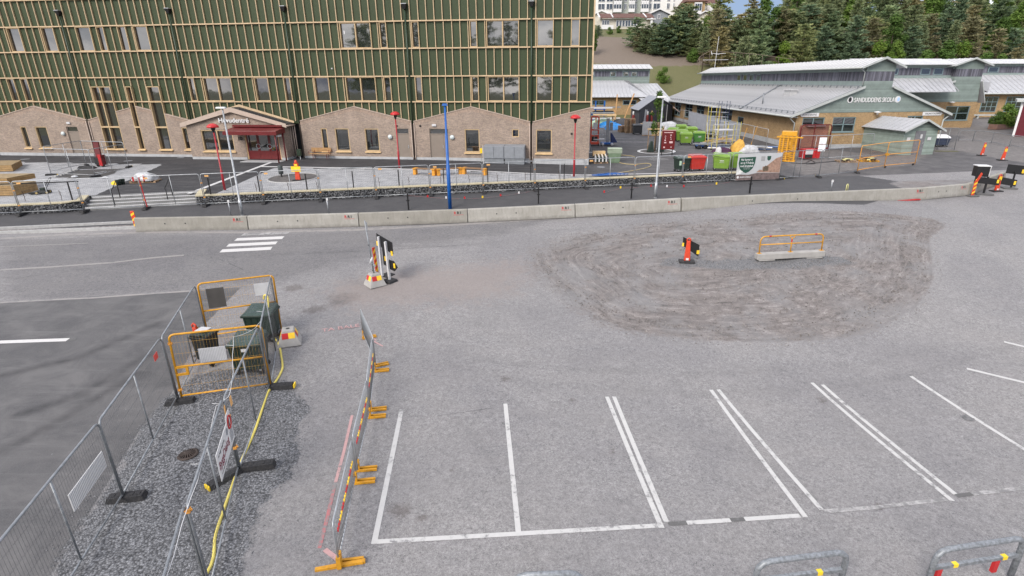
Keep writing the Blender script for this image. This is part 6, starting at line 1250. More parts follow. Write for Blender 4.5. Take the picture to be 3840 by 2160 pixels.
# ================================================================== PLAZA
COPY = mat('pale_yellow_coping', (.47, .42, .29), .75, 0, .12, 2)
GABW = mat('gabion_core', (.035, .036, .038), .9, 0, .3, 6, .6, 12)
def stones_along(pts_h, n, m, parent, thick=.12):
    """rough stones filling the face of a gabion: (a, b, za, zb, ha, hb)"""
    B = MB(); V = []; F = []; k = 0
    base = np.array([(1, 0, 0), (0, 1, .1), (-1, .1, 0), (0, -1, -.1), (.1, .1, 1), (-.1, 0, -1)]); FF = [(0, 1, 4), (1, 2, 4), (2, 3, 4), (3, 0, 4), (1, 0, 5), (2, 1, 5), (3, 2, 5), (0, 3, 5)]
    for (a, b, h) in pts_h:
        a = np.array(a); b = np.array(b); L_ = np.linalg.norm(b - a); nn = np.array((b - a)[:2]) / L_; nrm = np.array((nn[1], -nn[0], 0))
        for _ in range(int(L_ * n)):
            u = random.random(); z = random.random() * h; p = a + (b - a) * u + nrm * random.uniform(-.02, thick * .5) + np.array((0, 0, z)); s = random.uniform(.035, .075)
            q = base * (s * random.uniform(.8, 1.4), s * random.uniform(.5, .9), s * random.uniform(.6, 1.0)); an = random.random() * 6.28; ca, sa = math.cos(an), math.sin(an)
            V += [(p[0] + x * ca - y * sa, p[1] + x * sa + y * ca, p[2] + zz) for x, y, zz in q]; F += [tuple(i + k for i in f) for f in FF]; k += 6
    B.v = V; B.f = F; return part('stone_fill', B, m, parent, recalc=False, kind='stuff')
GSTONE = NT('gabion_stone'); v = GSTONE.coord(); GSTONE = GSTONE.out(GSTONE.ramp(GSTONE.noise(v, 9, 2), [(.32, (.05, .051, .054)), (.5, (.14, .142, .147)), (.68, (.30, .305, .31))]), .85)
def gab(name, label, P, h=.57):
    o = thing(name, label, 'retaining wall', P[0]); P0 = np.array(P[0]); seg = []
    for a, b in zip(P, P[1:]):
        a = np.array(a) - P0; b = np.array(b) - P0; d = b - a; L_ = np.linalg.norm(d[:2]); n = np.array((-d[1], d[0], 0)) / L_
        core = MB().hexa([a + n * .02 + (0, 0, -.1), b + n * .02 + (0, 0, -.1), b + n * .5 + (0, 0, -.1), a + n * .5 + (0, 0, -.1), a + n * .02 + (0, 0, h - .03), b + n * .02 + (0, 0, h - .03), b + n * .5 + (0, 0, h - .03), a + n * .5 + (0, 0, h - .03)]); part('core', core, GABW, o)
        k = max(1, int(round(L_ / 2.6)))
        for i in range(k):
            u, w = a + d * (i / k), a + d * ((i + 1) / k) - d / L_ * .012
            part('coping_plank', MB().hexa([u - n * .05 + (0, 0, h - .028), w - n * .05 + (0, 0, h - .028), w + n * .38 + (0, 0, h - .028), u + n * .38 + (0, 0, h - .028), u - n * .05 + (0, 0, h + .04), w - n * .05 + (0, 0, h + .04), w + n * .38 + (0, 0, h + .04), u + n * .38 + (0, 0, h + .04)]), COPY, o)
        seg.append((a, b, h - .04))
    stones_along(seg, 110, GSTONE, o); return o
gab('gabion_wall', 'left stone gabion wall with pale coping ending at the stairs', [fo(sL - 24, .30), fo(sL - 12, .30), fo(sL - .9, .30), fo(sL, .75), fo(sL - .35, 2.0)])
gab('gabion_wall', 'long right stone gabion wall with pale coping below the plaza', [fo(sR - .35, 2.0), fo(sR, .32), fo(sR + 12, .32), fo(sR + 24, .32), fo(24.6 + 3.2, .32), fo(24.6 + 3.2, 1.6)])
# fill between plaza level and gabion: a soil strip
# --- stairs
stp = thing('stairs', 'wide concrete stairs with white nosings between the two gabion walls', 'stairs', fo(sL, .6)); O_ = np.array(fo(sL, .6)); STP = mat('stair_concrete', (.20, .20, .198), .85, 0, .15, 4)
for k in range(4):
    a, b = fo(sL + .05, .55 + k * .36), fo(sR - .12, .55 + k * .36); a2, b2 = fo(sL - .3, 2.15), fo(sR - .2, 2.15); z = .15 * (k + 1)
    za, zb = O_[2] + z, fo(sR, .6)[2] + z
    A = [np.array((q[0], q[1], 0)) - (O_[0], O_[1], 0) for q in (a, b, b2, a2)]
    P8 = [A[0] + (0, 0, -.2), A[1] + (0, 0, -.2), A[2] + (0, 0, -.2), A[3] + (0, 0, -.2), A[0] + (0, 0, za - O_[2]), A[1] + (0, 0, zb - O_[2]), A[2] + (0, 0, zb - O_[2] + .002 * k), A[3] + (0, 0, za - O_[2] + .002 * k)]
    part('step', MB().hexa(P8), STP, stp); n = np.array((-math.sin(FA), math.cos(FA), 0))
    part('nosing', MB().hexa([A[0] - n * .005 + (0, 0, za - O_[2] - .03), A[1] - n * .005 + (0, 0, zb - O_[2] - .03), A[1] + n * .07 + (0, 0, zb - O_[2] - .03), A[0] + n * .07 + (0, 0, za - O_[2] - .03), A[0] - n * .005 + (0, 0, za - O_[2] + .005), A[1] - n * .005 + (0, 0, zb - O_[2] + .005), A[1] + n * .07 + (0, 0, zb - O_[2] + .005), A[0] + n * .07 + (0, 0, za - O_[2] + .005)]), LIGHTW, stp)
for i, (px, px2) in enumerate(((L0((1345, 735)), L0((1400, 625))), (L0((1965, 695)), L0((2010, 600))))):
    a = hitL(*px); b = hitU(*px2); o = thing('handrail', ('left', 'right')[i] + ' black handrail of the plaza stairs', 'handrail', a, 0, 'stair handrails'); d = b - a
    part('rail', MB().tube([(0, 0, .1), (0, 0, .85), (-.05, .02, 1.0), tuple(d * .5 + (0, 0, 1.05)), tuple(d + (-.05, .02, 1.05)), tuple(d + (0, 0, .8)), tuple(d)], .028, 8), BLKM, o, True)
# fence posts and planting stakes along the plaza edge
for i, px in enumerate([L0((845, 655)), L1((285, 1158)), L1((855, 1128)), L1((1405, 1102)), L1((1945, 1075)), L2((210, 930)), L2((730, 910)), L2((1240, 892)), L2((1738, 872)), L2((2125, 858))]):
    p = hitU(*px); single('plaza_post', MB().box(-.03, .03, -.03, .03, -.1, 1.12), BLKM, 'thin black railing post on the plaza edge, %s from the left' % ORD[i], 'post', 'railing posts on the plaza edge', loc=p)
for i, px in enumerate([L0((295, 665)), L0((720, 655)), L1((815, 1125)), L1((1185, 1105)), L1((1520, 1098)), L1((2240, 1055)), L2((322, 920)), L2((690, 905)), L2((1020, 900)), L2((1350, 885)), L2((1675, 872)), L2((2065, 855))]):
    p = hitU(*px); B = MB().tube([(0, 0, -.05), (.03, 0, .3), (-.02, 0, .62)], .014, 5)
    for k in range(4): B.tube([(0, 0, .2 + k * .12), (.06 * (-1) ** k, .04, .3 + k * .11)], .008, 4)
    single('sapling', B, mat('bark_brown', (.07, .05, .04), .9), 'bare thin sapling stake on the plaza edge, %s from the left' % ORD[i], 'plant', 'bare saplings along the plaza edge', loc=p)
# --- timber platforms
DECK = mat('brown_deck_timber', (.27, .20, .11), .7, 0, .25, 3, .25, 25); DECKE = mat('deck_edge_timber', (.29, .185, .08), .7, 0, .3, 4, .25, 25)
def deck(label, corner, layers, dirx, diry, wx, wy):
    """stacked timber seating platform; corner is the near right ground corner"""
    c = hitU(*corner); o = thing('timber_platform', label, 'platform', c, 0, 'timber seating platforms'); dx = np.array((*dirx, 0.)); dy = np.array((*diry, 0.)); dx /= np.linalg.norm(dx); dy /= np.linalg.norm(dy)
    for (n0, n1, ox, oy, lx, ly) in layers:
        for k in range(n0, n1):
            z0, z1 = k * .16 + .03, (k + 1) * .16 + .02; e = .0 if k % 2 else .015; A = dx * (ox + e) + dy * (oy + e)
            part('beam_layer', MB().hexa([A + (0, 0, z0), A + dx * lx + (0, 0, z0), A + dx * lx + dy * ly + (0, 0, z0), A + dy * ly + (0, 0, z0), A + (0, 0, z1), A + dx * lx + (0, 0, z1), A + dx * lx + dy * ly + (0, 0, z1), A + dy * ly + (0, 0, z1)]), DECKE, o, bevel=.01)
        nb_ = int(ly / .145)
        for j in range(nb_):
            A = dx * (ox - .01) + dy * (oy + j * .145); z0 = n1 * .16 + .022
            part('deck_plank', MB().hexa([A + (0, 0, z0), A + dx * (lx + .02) + (0, 0, z0), A + dx * (lx + .02) + dy * .137 + (0, 0, z0), A + dy * .137 + (0, 0, z0), A + (0, 0, z0 + .03), A + dx * (lx + .02) + (0, 0, z0 + .03), A + dx * (lx + .02) + dy * .137 + (0, 0, z0 + .03), A + dy * .137 + (0, 0, z0 + .03)]), DECK, o)
    return o
deck('nearer stepped timber platform on the left plaza', L0((188, 605)), [(0, 4, 0, 0, 4.2, 1.7), (4, 6, 1.1, .9, 4.0, 2.1)], (-1, -.03), (.05, 1), 0, 0)
deck('farther stepped timber platform on the left plaza', L0((158, 322)), [(0, 3, 0, 0, 5, 3.3), (3, 5, 2.4, .9, 3, 2.2)], (-1, -.08), (-.5, .86), 0, 0)
# --- benches
bp = [L2((375, 787)), L2((640, 803)), L2((945, 780)), L2((1228, 800))]; bp = [np.array(hitU(*q)) for q in bp]
for i, (a, b) in enumerate(zip(bp, bp[1:])):
    d = b - a; L_ = float(np.linalg.norm(d[:2])) - .12; o = thing('plaza_bench', '%s section of the orange-ended zigzag bench on the plaza' % ('left', 'middle', 'right')[i], 'bench', a + d / np.linalg.norm(d) * .06, math.atan2(d[1], d[0]), 'zigzag bench sections'); YO = mat('orange_yellow_steel', (.60, .27, .03), .45, 0, .1, 4)
    for x in (.1, L_ - .1): part('leg', MB().box(x - .11, x + .11, -.16, .16, 0, .43), YO, o, bevel=.01)
    part('end_plate', MB().box(-.02, .26, -.23, .23, .43, .48), YO, o); part('end_plate', MB().box(L_ - .26, L_ + .02, -.23, .23, .43, .48), YO, o)
    for y in (-.19, -.07, .05, .17): part('slat', MB().box(.265, L_ - .265, y - .05, y + .05, .435, .475), mat('bench_slat_wood', (.22, .13, .07), .7, 0, .25, 6), o)
q = np.array(hitU(*L1((1575, 728)))); o = thing('wooden_bench', 'wooden bench with back and dark red steel legs against the brick wall', 'bench', q + (0, -.1, 0), FY)
BW = mat('oiled_bench_wood', (.36, .21, .09), .6, 0, .25, 6)
for y in (-.25, -.13, -.01): part('seat_slat', MB().box(-.95, .95, y - .05, y + .05, .43, .47), BW, o)
for z in (.58, .70, .82): part('back_slat', MB().box(-.9, .9, .13, .16, z, z + .1), BW, o)
for x in (-.62, .62): part('leg', MB().tube([(x, -.28, 0), (x, -.28, .42), (x, .1, .42), (x, .18, .9)], .025, 6), REDP, o); part('leg', MB().tube([(x, .1, 0), (x, .1, .42)], .025, 6), REDP, o)
for x in (-.95, .95): part('armrest', MB().tube([(x, -.28, .43), (x, -.28, .66), (x, .14, .68)], .02, 6), REDP, o)
# --- round bed with warning post and litter bin
cc = [np.array(hitU(*L1(q))) for q in ((1020, 965), (1470, 945), (1240, 910), (1240, 1000))]; cen = sum(cc) / 4; rad = 1.72
ring = MB(); ring.tube([(cen[0] + rad * math.cos(a), cen[1] + rad * math.sin(a), float(U(cen[0] + rad * math.cos(a), cen[1] + rad * math.sin(a)))) for a in np.linspace(0, 2 * math.pi, 49)[:-1]], .07, 6, True); struct('bed_kerb', ring, KERB, smooth=True)
n = 40; B = MB(); pts = [(cen[0] + rad * .98 * math.cos(a), cen[1] + rad * .98 * math.sin(a)) for a in np.linspace(0, 2 * math.pi, n, False)]; B.add([(x, y, float(U(x, y)) + .02) for x, y in pts] + [(cen[0], cen[1], float(U(cen[0], cen[1])) + .02)], [(i, (i + 1) % n, n) for i in range(n)])
t = NT('bed_grit'); v = t.coord(); BED = t.out(t.ramp(t.noise(v, 5, 6, .7), [(.3, (.055, .05, .048)), (.7, (.15, .14, .135))]), .95); struct('planting_bed', B, BED)
p = np.array(hitU(*L1((1300, 985)))); o = thing('warning_post', 'orange road marker with yellow board and red top standing in the round bed', 'traffic marker', p, R(-5)); o.scale = (.9, .9, .9); part('base', MB().box(-.38, .38, -.25, .25, 0, .08), BLKR, o, bevel=.015); part('body', MB().hexa([(-.2, -.09, .08), (.2, -.09, .08), (.2, .09, .08), (-.2, .09, .08), (-.15, -.06, .9), (.15, -.06, .9), (.15, .06, .9), (-.15, .06, .9)]), ORG, o, bevel=.03); part('board', MB().box(-.4, .36, -.12, -.09, .72, 1.12), YELP, o); part('top_lamp', MB().box(-.16, .16, -.08, .08, 1.13, 1.35).lathe([(.1, 1.35), (.12, 1.42), (.08, 1.55), (.03, 1.6)], n=10), ORG, o); part('reflector', MB().box(-.12, .12, -.09, -.081, 1.16, 1.3), STRY, o)
p = np.array(hitU(*L1((1105, 942)))); o = thing('litter_bin', 'small dark grey litter bin on a stem beside the round bed', 'bin', p); part('stem', MB().tube([(0, 0, 0), (0, 0, .3)], .05, 8), BLKM, o); part('body', MB().lathe([(.15, .22), (.17, .3), (.17, .78), (.14, .84)], n=14), mat('bin_dark_grey', (.045, .055, .055), .5), o, True)
p = np.array(hitU(*L1((1325, 735)))) ; o = thing('pipe_bin', 'dark green litter bin hanging beside the porch downpipes', 'bin', p + (0, -.1, 0)); part('body', MB().box(-.17, .17, -.14, .14, .3, .85), GPIPE, o, bevel=.03); part('drip_pipe', MB().tube([(.03, 0, .32), (.06, -.04, .0)], .03, 8), WHT, o)
# --- white paving bands
WBAND = mat('white_paving_band', (.50, .50, .50), .8, 0, .1, 3)
for nm, pts, w in (('paving_band', [L1((25, 1137)), L1((980, 774))], .32), ('paving_band', [L1((870, 822)), L1((1500, 832)), L1((2576, 853)), L2((700, 728)), L2((1250, 755)), L2((1900, 785)), L2((2560, 800))], .32), ('paving_band', [L3((-120, 985)), L3((400, 975)), L3((900, 965)), L3((1750, 945))], .3)):
    struct(nm, strip([hitU(*q) for q in pts], w, U, .012, .8), WBAND)
for px, w in ((((380, 595), (840, 600)), .16), (((380, 560), (630, 560)), .1)): struct('yard_line', strip([hitU(*L3(q)) for q in px], w * 1.6, U, .012, 1.), LINEW)
for q, r_ in ((L0((290, 178)), .35), (L0((2100, 160)), .3), (L0((1490, 198)), .35), (L3((228, 890)), .33)): p = hitU(*q); struct('manhole_cover', MB().disc((p[0], p[1], p[2] + .012), r_, 20), GREYD)
# --- odds and ends on the left plaza
p = np.array(hitU(*L0((1165, 265)))); o = thing('red_machine', 'dark red two-wheeled machine leaning in the plaza pen', 'machine', p, R(-15)); part('back_panel', MB().hexa([(-.35, .1, .6), (.2, .1, .6), (.2, .25, .6), (-.35, .25, .6), (-.5, .3, 1.95), (.05, .3, 1.95), (.05, .42, 1.95), (-.5, .42, 1.95)]), REDP, o, bevel=.02); part('body', MB().box(-.1, .45, -.1, .35, .15, .95), REDP, o, bevel=.03); part('grille', MB().box(-.3, .15, -.12, -.02, .2, .75), BLKP, o); part('front_panel', MB().box(.2, .5, -.16, -.101, .12, 1.0), REDB, o)
for x in (-.15, .35): part('wheel', MB().lathe([(.05, -.04), (.14, -.035), (.14, .035), (.05, .04)], n=14).xform(Matrix.Translation((x, 0, .14)) @ Matrix.Rotation(R(90), 4, 'Y')), BLKR, o, True)
p = np.array(hitU(*L0((1020, 285)))); single('rubber_block', MB().hexa([(-.75, -.25, 0), (.75, -.25, 0), (.7, .25, 0), (-.7, .25, 0), (-.55, -.15, .22), (.5, -.15, .18), (.5, .15, .18), (-.55, .15, .22)]), BLKR, 'long black rubber block on the ground inside the plaza pen', 'block', loc=p, bevel=.04)
for i, q in enumerate((L0((870, 385)), L0((1230, 395)))): p = np.array(hitU(*q)); single('plastic_scrap', MB().lathe([(.02, 0), (.25, .02), (.18, .1), (.03, .14)], n=9), WHTP, ('crumpled white plastic left of centre in the plaza pen', 'crumpled white plastic at the right of the plaza pen')[i], 'litter', 'plastic scraps', loc=p)
p = np.array(hitU(*L0((1170, 335)))); single('loose_hoop', MB().tube([(.42 * math.cos(a), .32 * math.sin(a), .05 + .04 * math.sin(2 * a)) for a in np.linspace(0, 6.283, 24)[:-1]], .018, 5, True), GALV, 'thin pale hoop of pipe lying in the plaza bed', 'pipe', loc=p, smooth=True)
rs = random.Random(3)
for i in range(9):
    u = i / 8; q = (900 - 260 * u + rs.uniform(-8, 8), 303 + 84 * u + rs.uniform(-4, 4)); p = np.array(hitU(*L0(q))); single('paving_stone', MB().box(-.14, .14, -.1, .1, 0, .1), KERB, 'loose paving stone edging the plaza bed, %s from the back' % ORD[i], 'stone', 'loose paving stones', loc=p, rot=(0, 0, rs.uniform(-.4, .4)), bevel=.01)
def pallet(o, z, L_=1.2, W_=.8, m=PALW, ang=0):
    B = MB()
    for y in (-W_ / 2 + .05, 0, W_ / 2 - .05):
        B.box(-L_ / 2, L_ / 2, y - .05, y + .05, z, z + .02)
        for x in (-L_ / 2 + .07, 0, L_ / 2 - .07): B.box(x - .07, x + .07, y - .045, y + .045, z + .021, z + .1)
    for x in np.linspace(-L_ / 2 + .05, L_ / 2 - .05, 7): B.box(x - .05, x + .05, -W_ / 2, W_ / 2, z + .101, z + .125)
    if ang: B.xform(Matrix.Rotation(ang, 4, 'Z'))
    return part('pallet', B, m, o)
def lump(rx, ry, rz_, seed, n=14, m=8):
    r2 = random.Random(seed); V = []; F = []
    for j in range(m + 1):
        th = math.pi * j / m * .5 if False else math.pi / 2 * (1 - j / m)
        for i in range(n):
            a = 2 * math.pi * i / n; w = 1 + .22 * math.sin(3 * a + seed) * math.sin(2 * th + seed) + r2.uniform(-.1, .1); sx = lambda c: math.copysign(abs(c) ** .6, c)
            V.append((rx * w * sx(math.cos(a)) * math.sin(th) if th > 0 else 0, ry * w * sx(math.sin(a)) * math.sin(th) if th > 0 else 0, rz_ * math.cos(th) * (1 + r2.uniform(-.08, .08))))
    for j in range(m):
        for i in range(n): F.append((j * n + i, j * n + (i + 1) % n, (j + 1) * n + (i + 1) % n, (j + 1) * n + i))
    return MB().add(V, F)
p = np.array(hitU(*L0((1700, 440)))); o = thing('loaded_pallet', 'pallet with white plastic-wrapped sacks on the left plaza', 'pallet', p, R(8)); pallet(o, 0, 1.7, 1.0); o2 = thing('wrapped_sacks', 'heap of white plastic wrapped sacks lying on the plaza pallet', 'sacks', p + (0, 0, .13), R(8)); part('wrap', lump(.78, .48, .55, 2), WHTP, o2, True); part('red_strap', MB().box(-.62, -.5, -.52, -.49, .0, .35), REDB, o2); part('red_strap', MB().box(.1, .2, -.52, -.49, 0, .4), REDB, o2)
p = np.array(hitU(*L0((510, 578)))); o = thing('lawn_mower', 'small black push mower with yellow wheels on the left plaza', 'mower', p, R(20)); part('deck', MB().hexa([(-.35, -.22, .08), (.3, -.22, .08), (.3, .22, .08), (-.35, .22, .08), (-.25, -.18, .24), (.25, -.18, .24), (.25, .18, .24), (-.25, .18, .24)]), BLKP, o, bevel=.03); part('motor', MB().box(-.12, .15, -.13, .13, .24, .4), DGRN, o, bevel=.03); part('handle', MB().tube([(.1, -.2, .25), (.55, -.22, .95), (.62, -.1, 1.02), (.62, .1, 1.02), (.55, .22, .95), (.1, .2, .25)], .018, 6), BLKM, o, True)
part('tray', MB().box(-.75, -.36, -.15, .15, .03, .12), BLKP, o)
for x in (-.28, .28):
    for y in (-.25, .25): w_ = part('wheel', MB().lathe([(.05, -.025), (.1, -.022), (.1, .022), (.05, .025)], n=14).xform(Matrix.Translation((x, y, .1)) @ Matrix.Rotation(R(90), 4, 'X')), BLKR, o, True); part('rim', MB().lathe([(.065, -.03), (.065, .03)], n=12).xform(Matrix.Translation((x, y, .1)) @ Matrix.Rotation(R(90), 4, 'X')), mat('tan_rim', (.4, .3, .12), .5), w_)
for i, (q, m_, l) in enumerate(((L0((1345, 470)), YELP, 'yellow rubble sack beside the dark buckets'), (L0((1385, 478)), DGRN, 'dark green bucket, left of the pair on the plaza'), (L0((1430, 468)), DGRN, 'dark green bucket, right of the pair on the plaza'))): p = np.array(hitU(*q)); single('bucket', MB().lathe([(.13, 0), (.18, .34), (.19, .36), (.16, .36), (.14, .08)], n=14) if i else lump(.25, .2, .25, 5), m_, l, 'bucket' if i else 'sack', 'buckets on the plaza', loc=p, smooth=True)
single('long_bar', MB().box(-2.2, 2.2, -.04, .04, 1.12, 1.18), BLKM, 'black rail bar fixed above the left gabion wall', 'rail', loc=np.array(hitU(*L0((520, 668)))), rot=(0, -.01, FA))
# ================================================================== SCHOOL YARD
def yb(px, dy=0): p = np.array(hitU(*px)); return p + (0, dy, 0)
YG = 'wheeled bins in the yard'
def at_depth(px, Y): v = ray(*px); q = CAM + v * (Y / v[1]); return np.array((q[0], q[1], float(U(q[0], q[1]))))
bin4('wheeled_bin', 'dark green wheeled bin with pale label behind the street fence', at_depth(L3((1165, 900)), 41.3), R(14), DGRN, LIDG, 1.05, .8, .95, YG, .12)
part('label_plate', MB().box(-.42, -.25, -.40, -.385, .5, .82), mat('pale_green_label', (.4, .55, .42), .5), bpy.data.objects['wheeled_bin'])
bin4('wheeled_bin', 'bright red wheeled bin behind the street fence', at_depth(L3((1335, 900)), 41.4), R(8), REDBIN, REDBIN, 1.15, .85, 1.0, YG, .16)
bin4('wheeled_bin', 'lime green wheeled bin with askew lid near the banner', at_depth(L3((1622, 880)), 41.8), R(-14), GRN, GRN, 1.26, .85, 1.02, YG, .18, R(6), logo=1)
bin4('wheeled_bin', 'lime green wheeled bin half hidden by the banner', at_depth(L3((1800, 860)), 42.6), R(10), GRN, GRN, 1.2, .85, 1.05, YG, .18, logo=1)
bin4('wheeled_bin', 'lime green wheeled bin in front of the yard group, left of the pair', yb(L3((1222, 630)), .4), R(-6), GRN, GRN, 1.26, .8, 1.02, YG, .2, logo=1)
bin4('wheeled_bin', 'mid green wheeled bin in the yard, right of the lime pair', yb(L3((1375, 618)), .4), R(-6), GRNB, GRN, 1.22, .8, 1.02, YG, .2, logo=1)
bin4('wheeled_bin', 'lime green wheeled bin at the back left of the yard group', yb(L3((1070, 578)), .4), R(-25), GRN, GRN, 1.26, .85, 1.1, YG, .22)
bin4('wheeled_bin', 'lime green wheeled bin directly behind the foremost yard bin', yb(L3((1190, 605)), .9), R(-6), GRN, GRN, 1.26, .8, 1.05, YG, .2)
bin4('wheeled_bin', 'lime green wheeled bin in the second row beside the grey sheeting', yb(L3((1290, 560)), .6), R(-4), GRN, GRN, 1.26, .8, 1.05, YG, .2)
bin4('wheeled_bin', 'lime green wheeled bin farthest back by the fence sheeting', yb(L3((1170, 520)), .5), R(0), GRN, GRN, 1.26, .8, 1.0, YG, .2)
bin4('wheeled_bin', 'dark bin with green label beside the scaffold', yb(L3((1490, 612)), .4), R(-6), BLKP, DGRN, 1.1, .8, 1.0, YG, .15)
bin4('wheeled_bin', 'dark bin squeezed between the lime green bins', yb(L3((1115, 590)), .7), R(-10), BLKP, BLKP, .7, .8, 1.0, YG, .1)
bin4('wheeled_bin', 'big dark grey wheeled bin in front of the gas bottles', yb(L3((660, 512)), .5), R(5), mat('dark_grey_plastic', (.04, .042, .047), .5), MATS['dark_grey_plastic'], 1.2, .9, 1.05, YG, .15)
bin4('wheeled_bin', 'blue-grey bin with white lid in the pen by the shed', yb(L4((1625, 655)), .4), R(-8), mat('navy_plastic', (.03, .04, .07), .5), LIGHTW, 1.3, .9, .8, YG, .3)
b = thing('grit_box', 'sage green ribbed grit bin standing alone by the school corner', 'bin', yb(L3((388, 840)), .3), R(-6)); GB = mat('sage_plastic', (.13, .19, .12), .55, 0, .2, 3, dirt=(.2, .22, .17, .4)); part('body', MB().hexa([(-.42, -.38, 0), (.42, -.38, 0), (.42, .38, 0), (-.42, .38, 0), (-.55, -.48, .8), (.55, -.48, .8), (.55, .48, .8), (-.55, .48, .8)]), GB, b, bevel=.04)
for k in range(4): part('lid_rib', MB().box(-.6, .6, -.5 + .02 * k, .52, .81 + k * .1, .88 + k * .1), mat('pale_sage_plastic', (.30, .36, .27), .55), b, bevel=.02)
# pallets
rp = random.Random(5)
def stack(label, px, n, ang=0, extra=None):
    o = thing('pallet_stack', label, 'pallets', yb(px, .4), ang, 'pallet stacks')
    for k in range(n): pallet(o, k * .135, 1.2, .9, ang=rp.uniform(-.12, .12))
    return o
stack('tall uneven stack of wooden pallets in front of the tent', L3((565, 492)), 13); stack('lower leaning stack of wooden pallets beside the tall one', L3((495, 485)), 6, .3)
o = thing('pallet_load', 'pallet of dark pipe fittings by the corner of the new school', 'pallet', yb(L3((222, 845)), .3), R(4)); pallet(o, 0, 1.2, .9)
for k in range(7): part('fitting', MB().box(-.5 + k * .15, -.4 + k * .15, -.4, .4, .13, .55).tube([(-.45 + k * .15, -.42, .5), (-.45 + k * .15, .3, .75)], .05, 6), DGRN if k % 2 else LIGHTW, o)
part('crate_top', MB().box(-.6, .45, .1, .45, .55, .95), WOODP, o); p2_ = thing('timber_crate', 'grey timber crate beside the pipe fittings at the school corner', 'crate', yb(L3((120, 830)), .3), R(-3))
for z in (0, .2, .4, .6): part('crate_board', MB().box(-.42, .42, -.4, .4, z, z + .17), GREYD if z else PALW, p2_)
single('leaning_pole', MB().tube([(0, 0, 0), (-.45, .25, 1.6)], .03, 6), GALVD, 'thin pole leaning on the corner of the new school', 'pole', loc=yb(L3((140, 780))))
# tent
tp = [yb(L3(q)) for q in ((520, 362), (665, 422), (1045, 345))]
o = thing('storage_tent', 'grey canvas storage tent with pitched roof in the yard', 'tent', tp[1]); A, B_, C_ = tp[0] - tp[1], np.zeros(3), tp[2] - tp[1]; A[2] = C_[2] = 0; D_ = A + C_; hh, pk_ = 2.35, 3.9; u = np.array((0, 0, 1.))
A = A * .62; D_ = A + C_
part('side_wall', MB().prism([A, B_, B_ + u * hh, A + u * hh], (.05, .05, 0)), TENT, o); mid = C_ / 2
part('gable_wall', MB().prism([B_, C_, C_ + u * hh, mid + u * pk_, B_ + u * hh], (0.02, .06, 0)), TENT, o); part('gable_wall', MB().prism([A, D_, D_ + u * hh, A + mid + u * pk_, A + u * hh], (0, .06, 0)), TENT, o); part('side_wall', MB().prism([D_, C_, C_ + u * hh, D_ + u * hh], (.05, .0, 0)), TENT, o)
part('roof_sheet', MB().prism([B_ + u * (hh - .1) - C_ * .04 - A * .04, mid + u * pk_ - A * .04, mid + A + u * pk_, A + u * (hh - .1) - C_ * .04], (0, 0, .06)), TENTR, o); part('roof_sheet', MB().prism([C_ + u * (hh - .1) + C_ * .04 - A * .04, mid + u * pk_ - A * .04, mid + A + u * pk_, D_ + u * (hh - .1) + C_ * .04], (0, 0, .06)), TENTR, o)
part('entrance_flap', MB().prism([C_ * .12 + (0, -.08, 0), C_ * .2 + (0, -.08, 0), C_ * .22 + u * 2.2 + (0, -.08, 0), C_ * .15 + u * 2.3 + (0, -.08, 0)], (0, .03, 0)), WHTP, o); part('white_pole', MB().tube([C_ * .82 + (0, -.1, 0), C_ * .82 + u * 2.6 + (0, -.1, 0)], .05, 6), LIGHTW, o)
part('guy_rope', MB().tube([C_ + u * 2.3, C_ + (2.3, -2.0, .3)], .05, 5), mat('pinkish_rope', (.5, .38, .35), .7), o)
# gas bottles
GASR = mat('gas_dark_red', (.16, .018, .016), .45)
for i, (x, y) in enumerate(((600, 408), (625, 402), (655, 408), (682, 402), (712, 408), (740, 402), (765, 408), (815, 400))):
    o = thing('gas_bottle', 'dark red gas bottle in the row before the tent, %s from the left' % ORD[i], 'gas bottle', yb(L3((x, y)), .2), 0, 'gas bottles'); part('cylinder', MB().lathe([(.16, 0), (.17, .05), (.17, 1.35), (.12, 1.5), (.05, 1.56)], n=12), GASR, o, True); part('valve_cap', MB().lathe([(.1, 1.5), (.11, 1.6), (.11, 1.95), (.07, 2.0)], n=10), (LIGHTW, CARD, LIGHTW)[i % 3], o, True)
for i, (px, l, ww) in enumerate(((L3((625, 400)), 'cardboard box lying across the gas bottles', 1.4), (L3((790, 455)), 'wide cardboard box in front of the tent', 2.2))): o = single('cardboard_box', MB().box(-ww / 2, ww / 2, -.4, .4, .1, .75).box(-ww / 2 - .05, ww / 2, -.42, .42, .751, .8), CARD, l, 'box', 'cardboard boxes', loc=yb(px, .3), bevel=.02)
o = thing('white_cabinet', 'pale grey cabinet panel standing before the crates in the yard', 'cabinet', yb(L3((782, 525)), .2), R(-10)); part('panel', MB().box(-.75, .75, -.06, .06, .08, 1.6), mat('pale_cabinet', (.36, .36, .37), .5), o, bevel=.02); part('lock', MB().box(.05, .15, -.08, -.061, .95, 1.15), GREYD, o); part('foot', MB().box(-.75, .75, -.1, .2, 0, .079), PALW, o)
o = thing('timber_crate', 'raw wooden crate beside the staked tree in the yard', 'crate', yb(L3((880, 522)), .3), R(6))
for z in (0, .22): part('crate_board', MB().box(-.7, .7, -.5, .5, z, z + .19), WOODP, o)
for x in (-.65, .65): part('crate_post', MB().box(x - .05, x + .05, -.55, -.501, 0, 1.1), WOOD, o)
o = thing('crate_stack', 'stack of wooden crates behind the pale cabinet', 'crate', yb(L3((845, 500)), .6), R(-4))
for z in np.arange(0, 1.3, .26): part('crate_board', MB().box(-.85, .85, -.5, .5, z, z + .23), PALW, o)
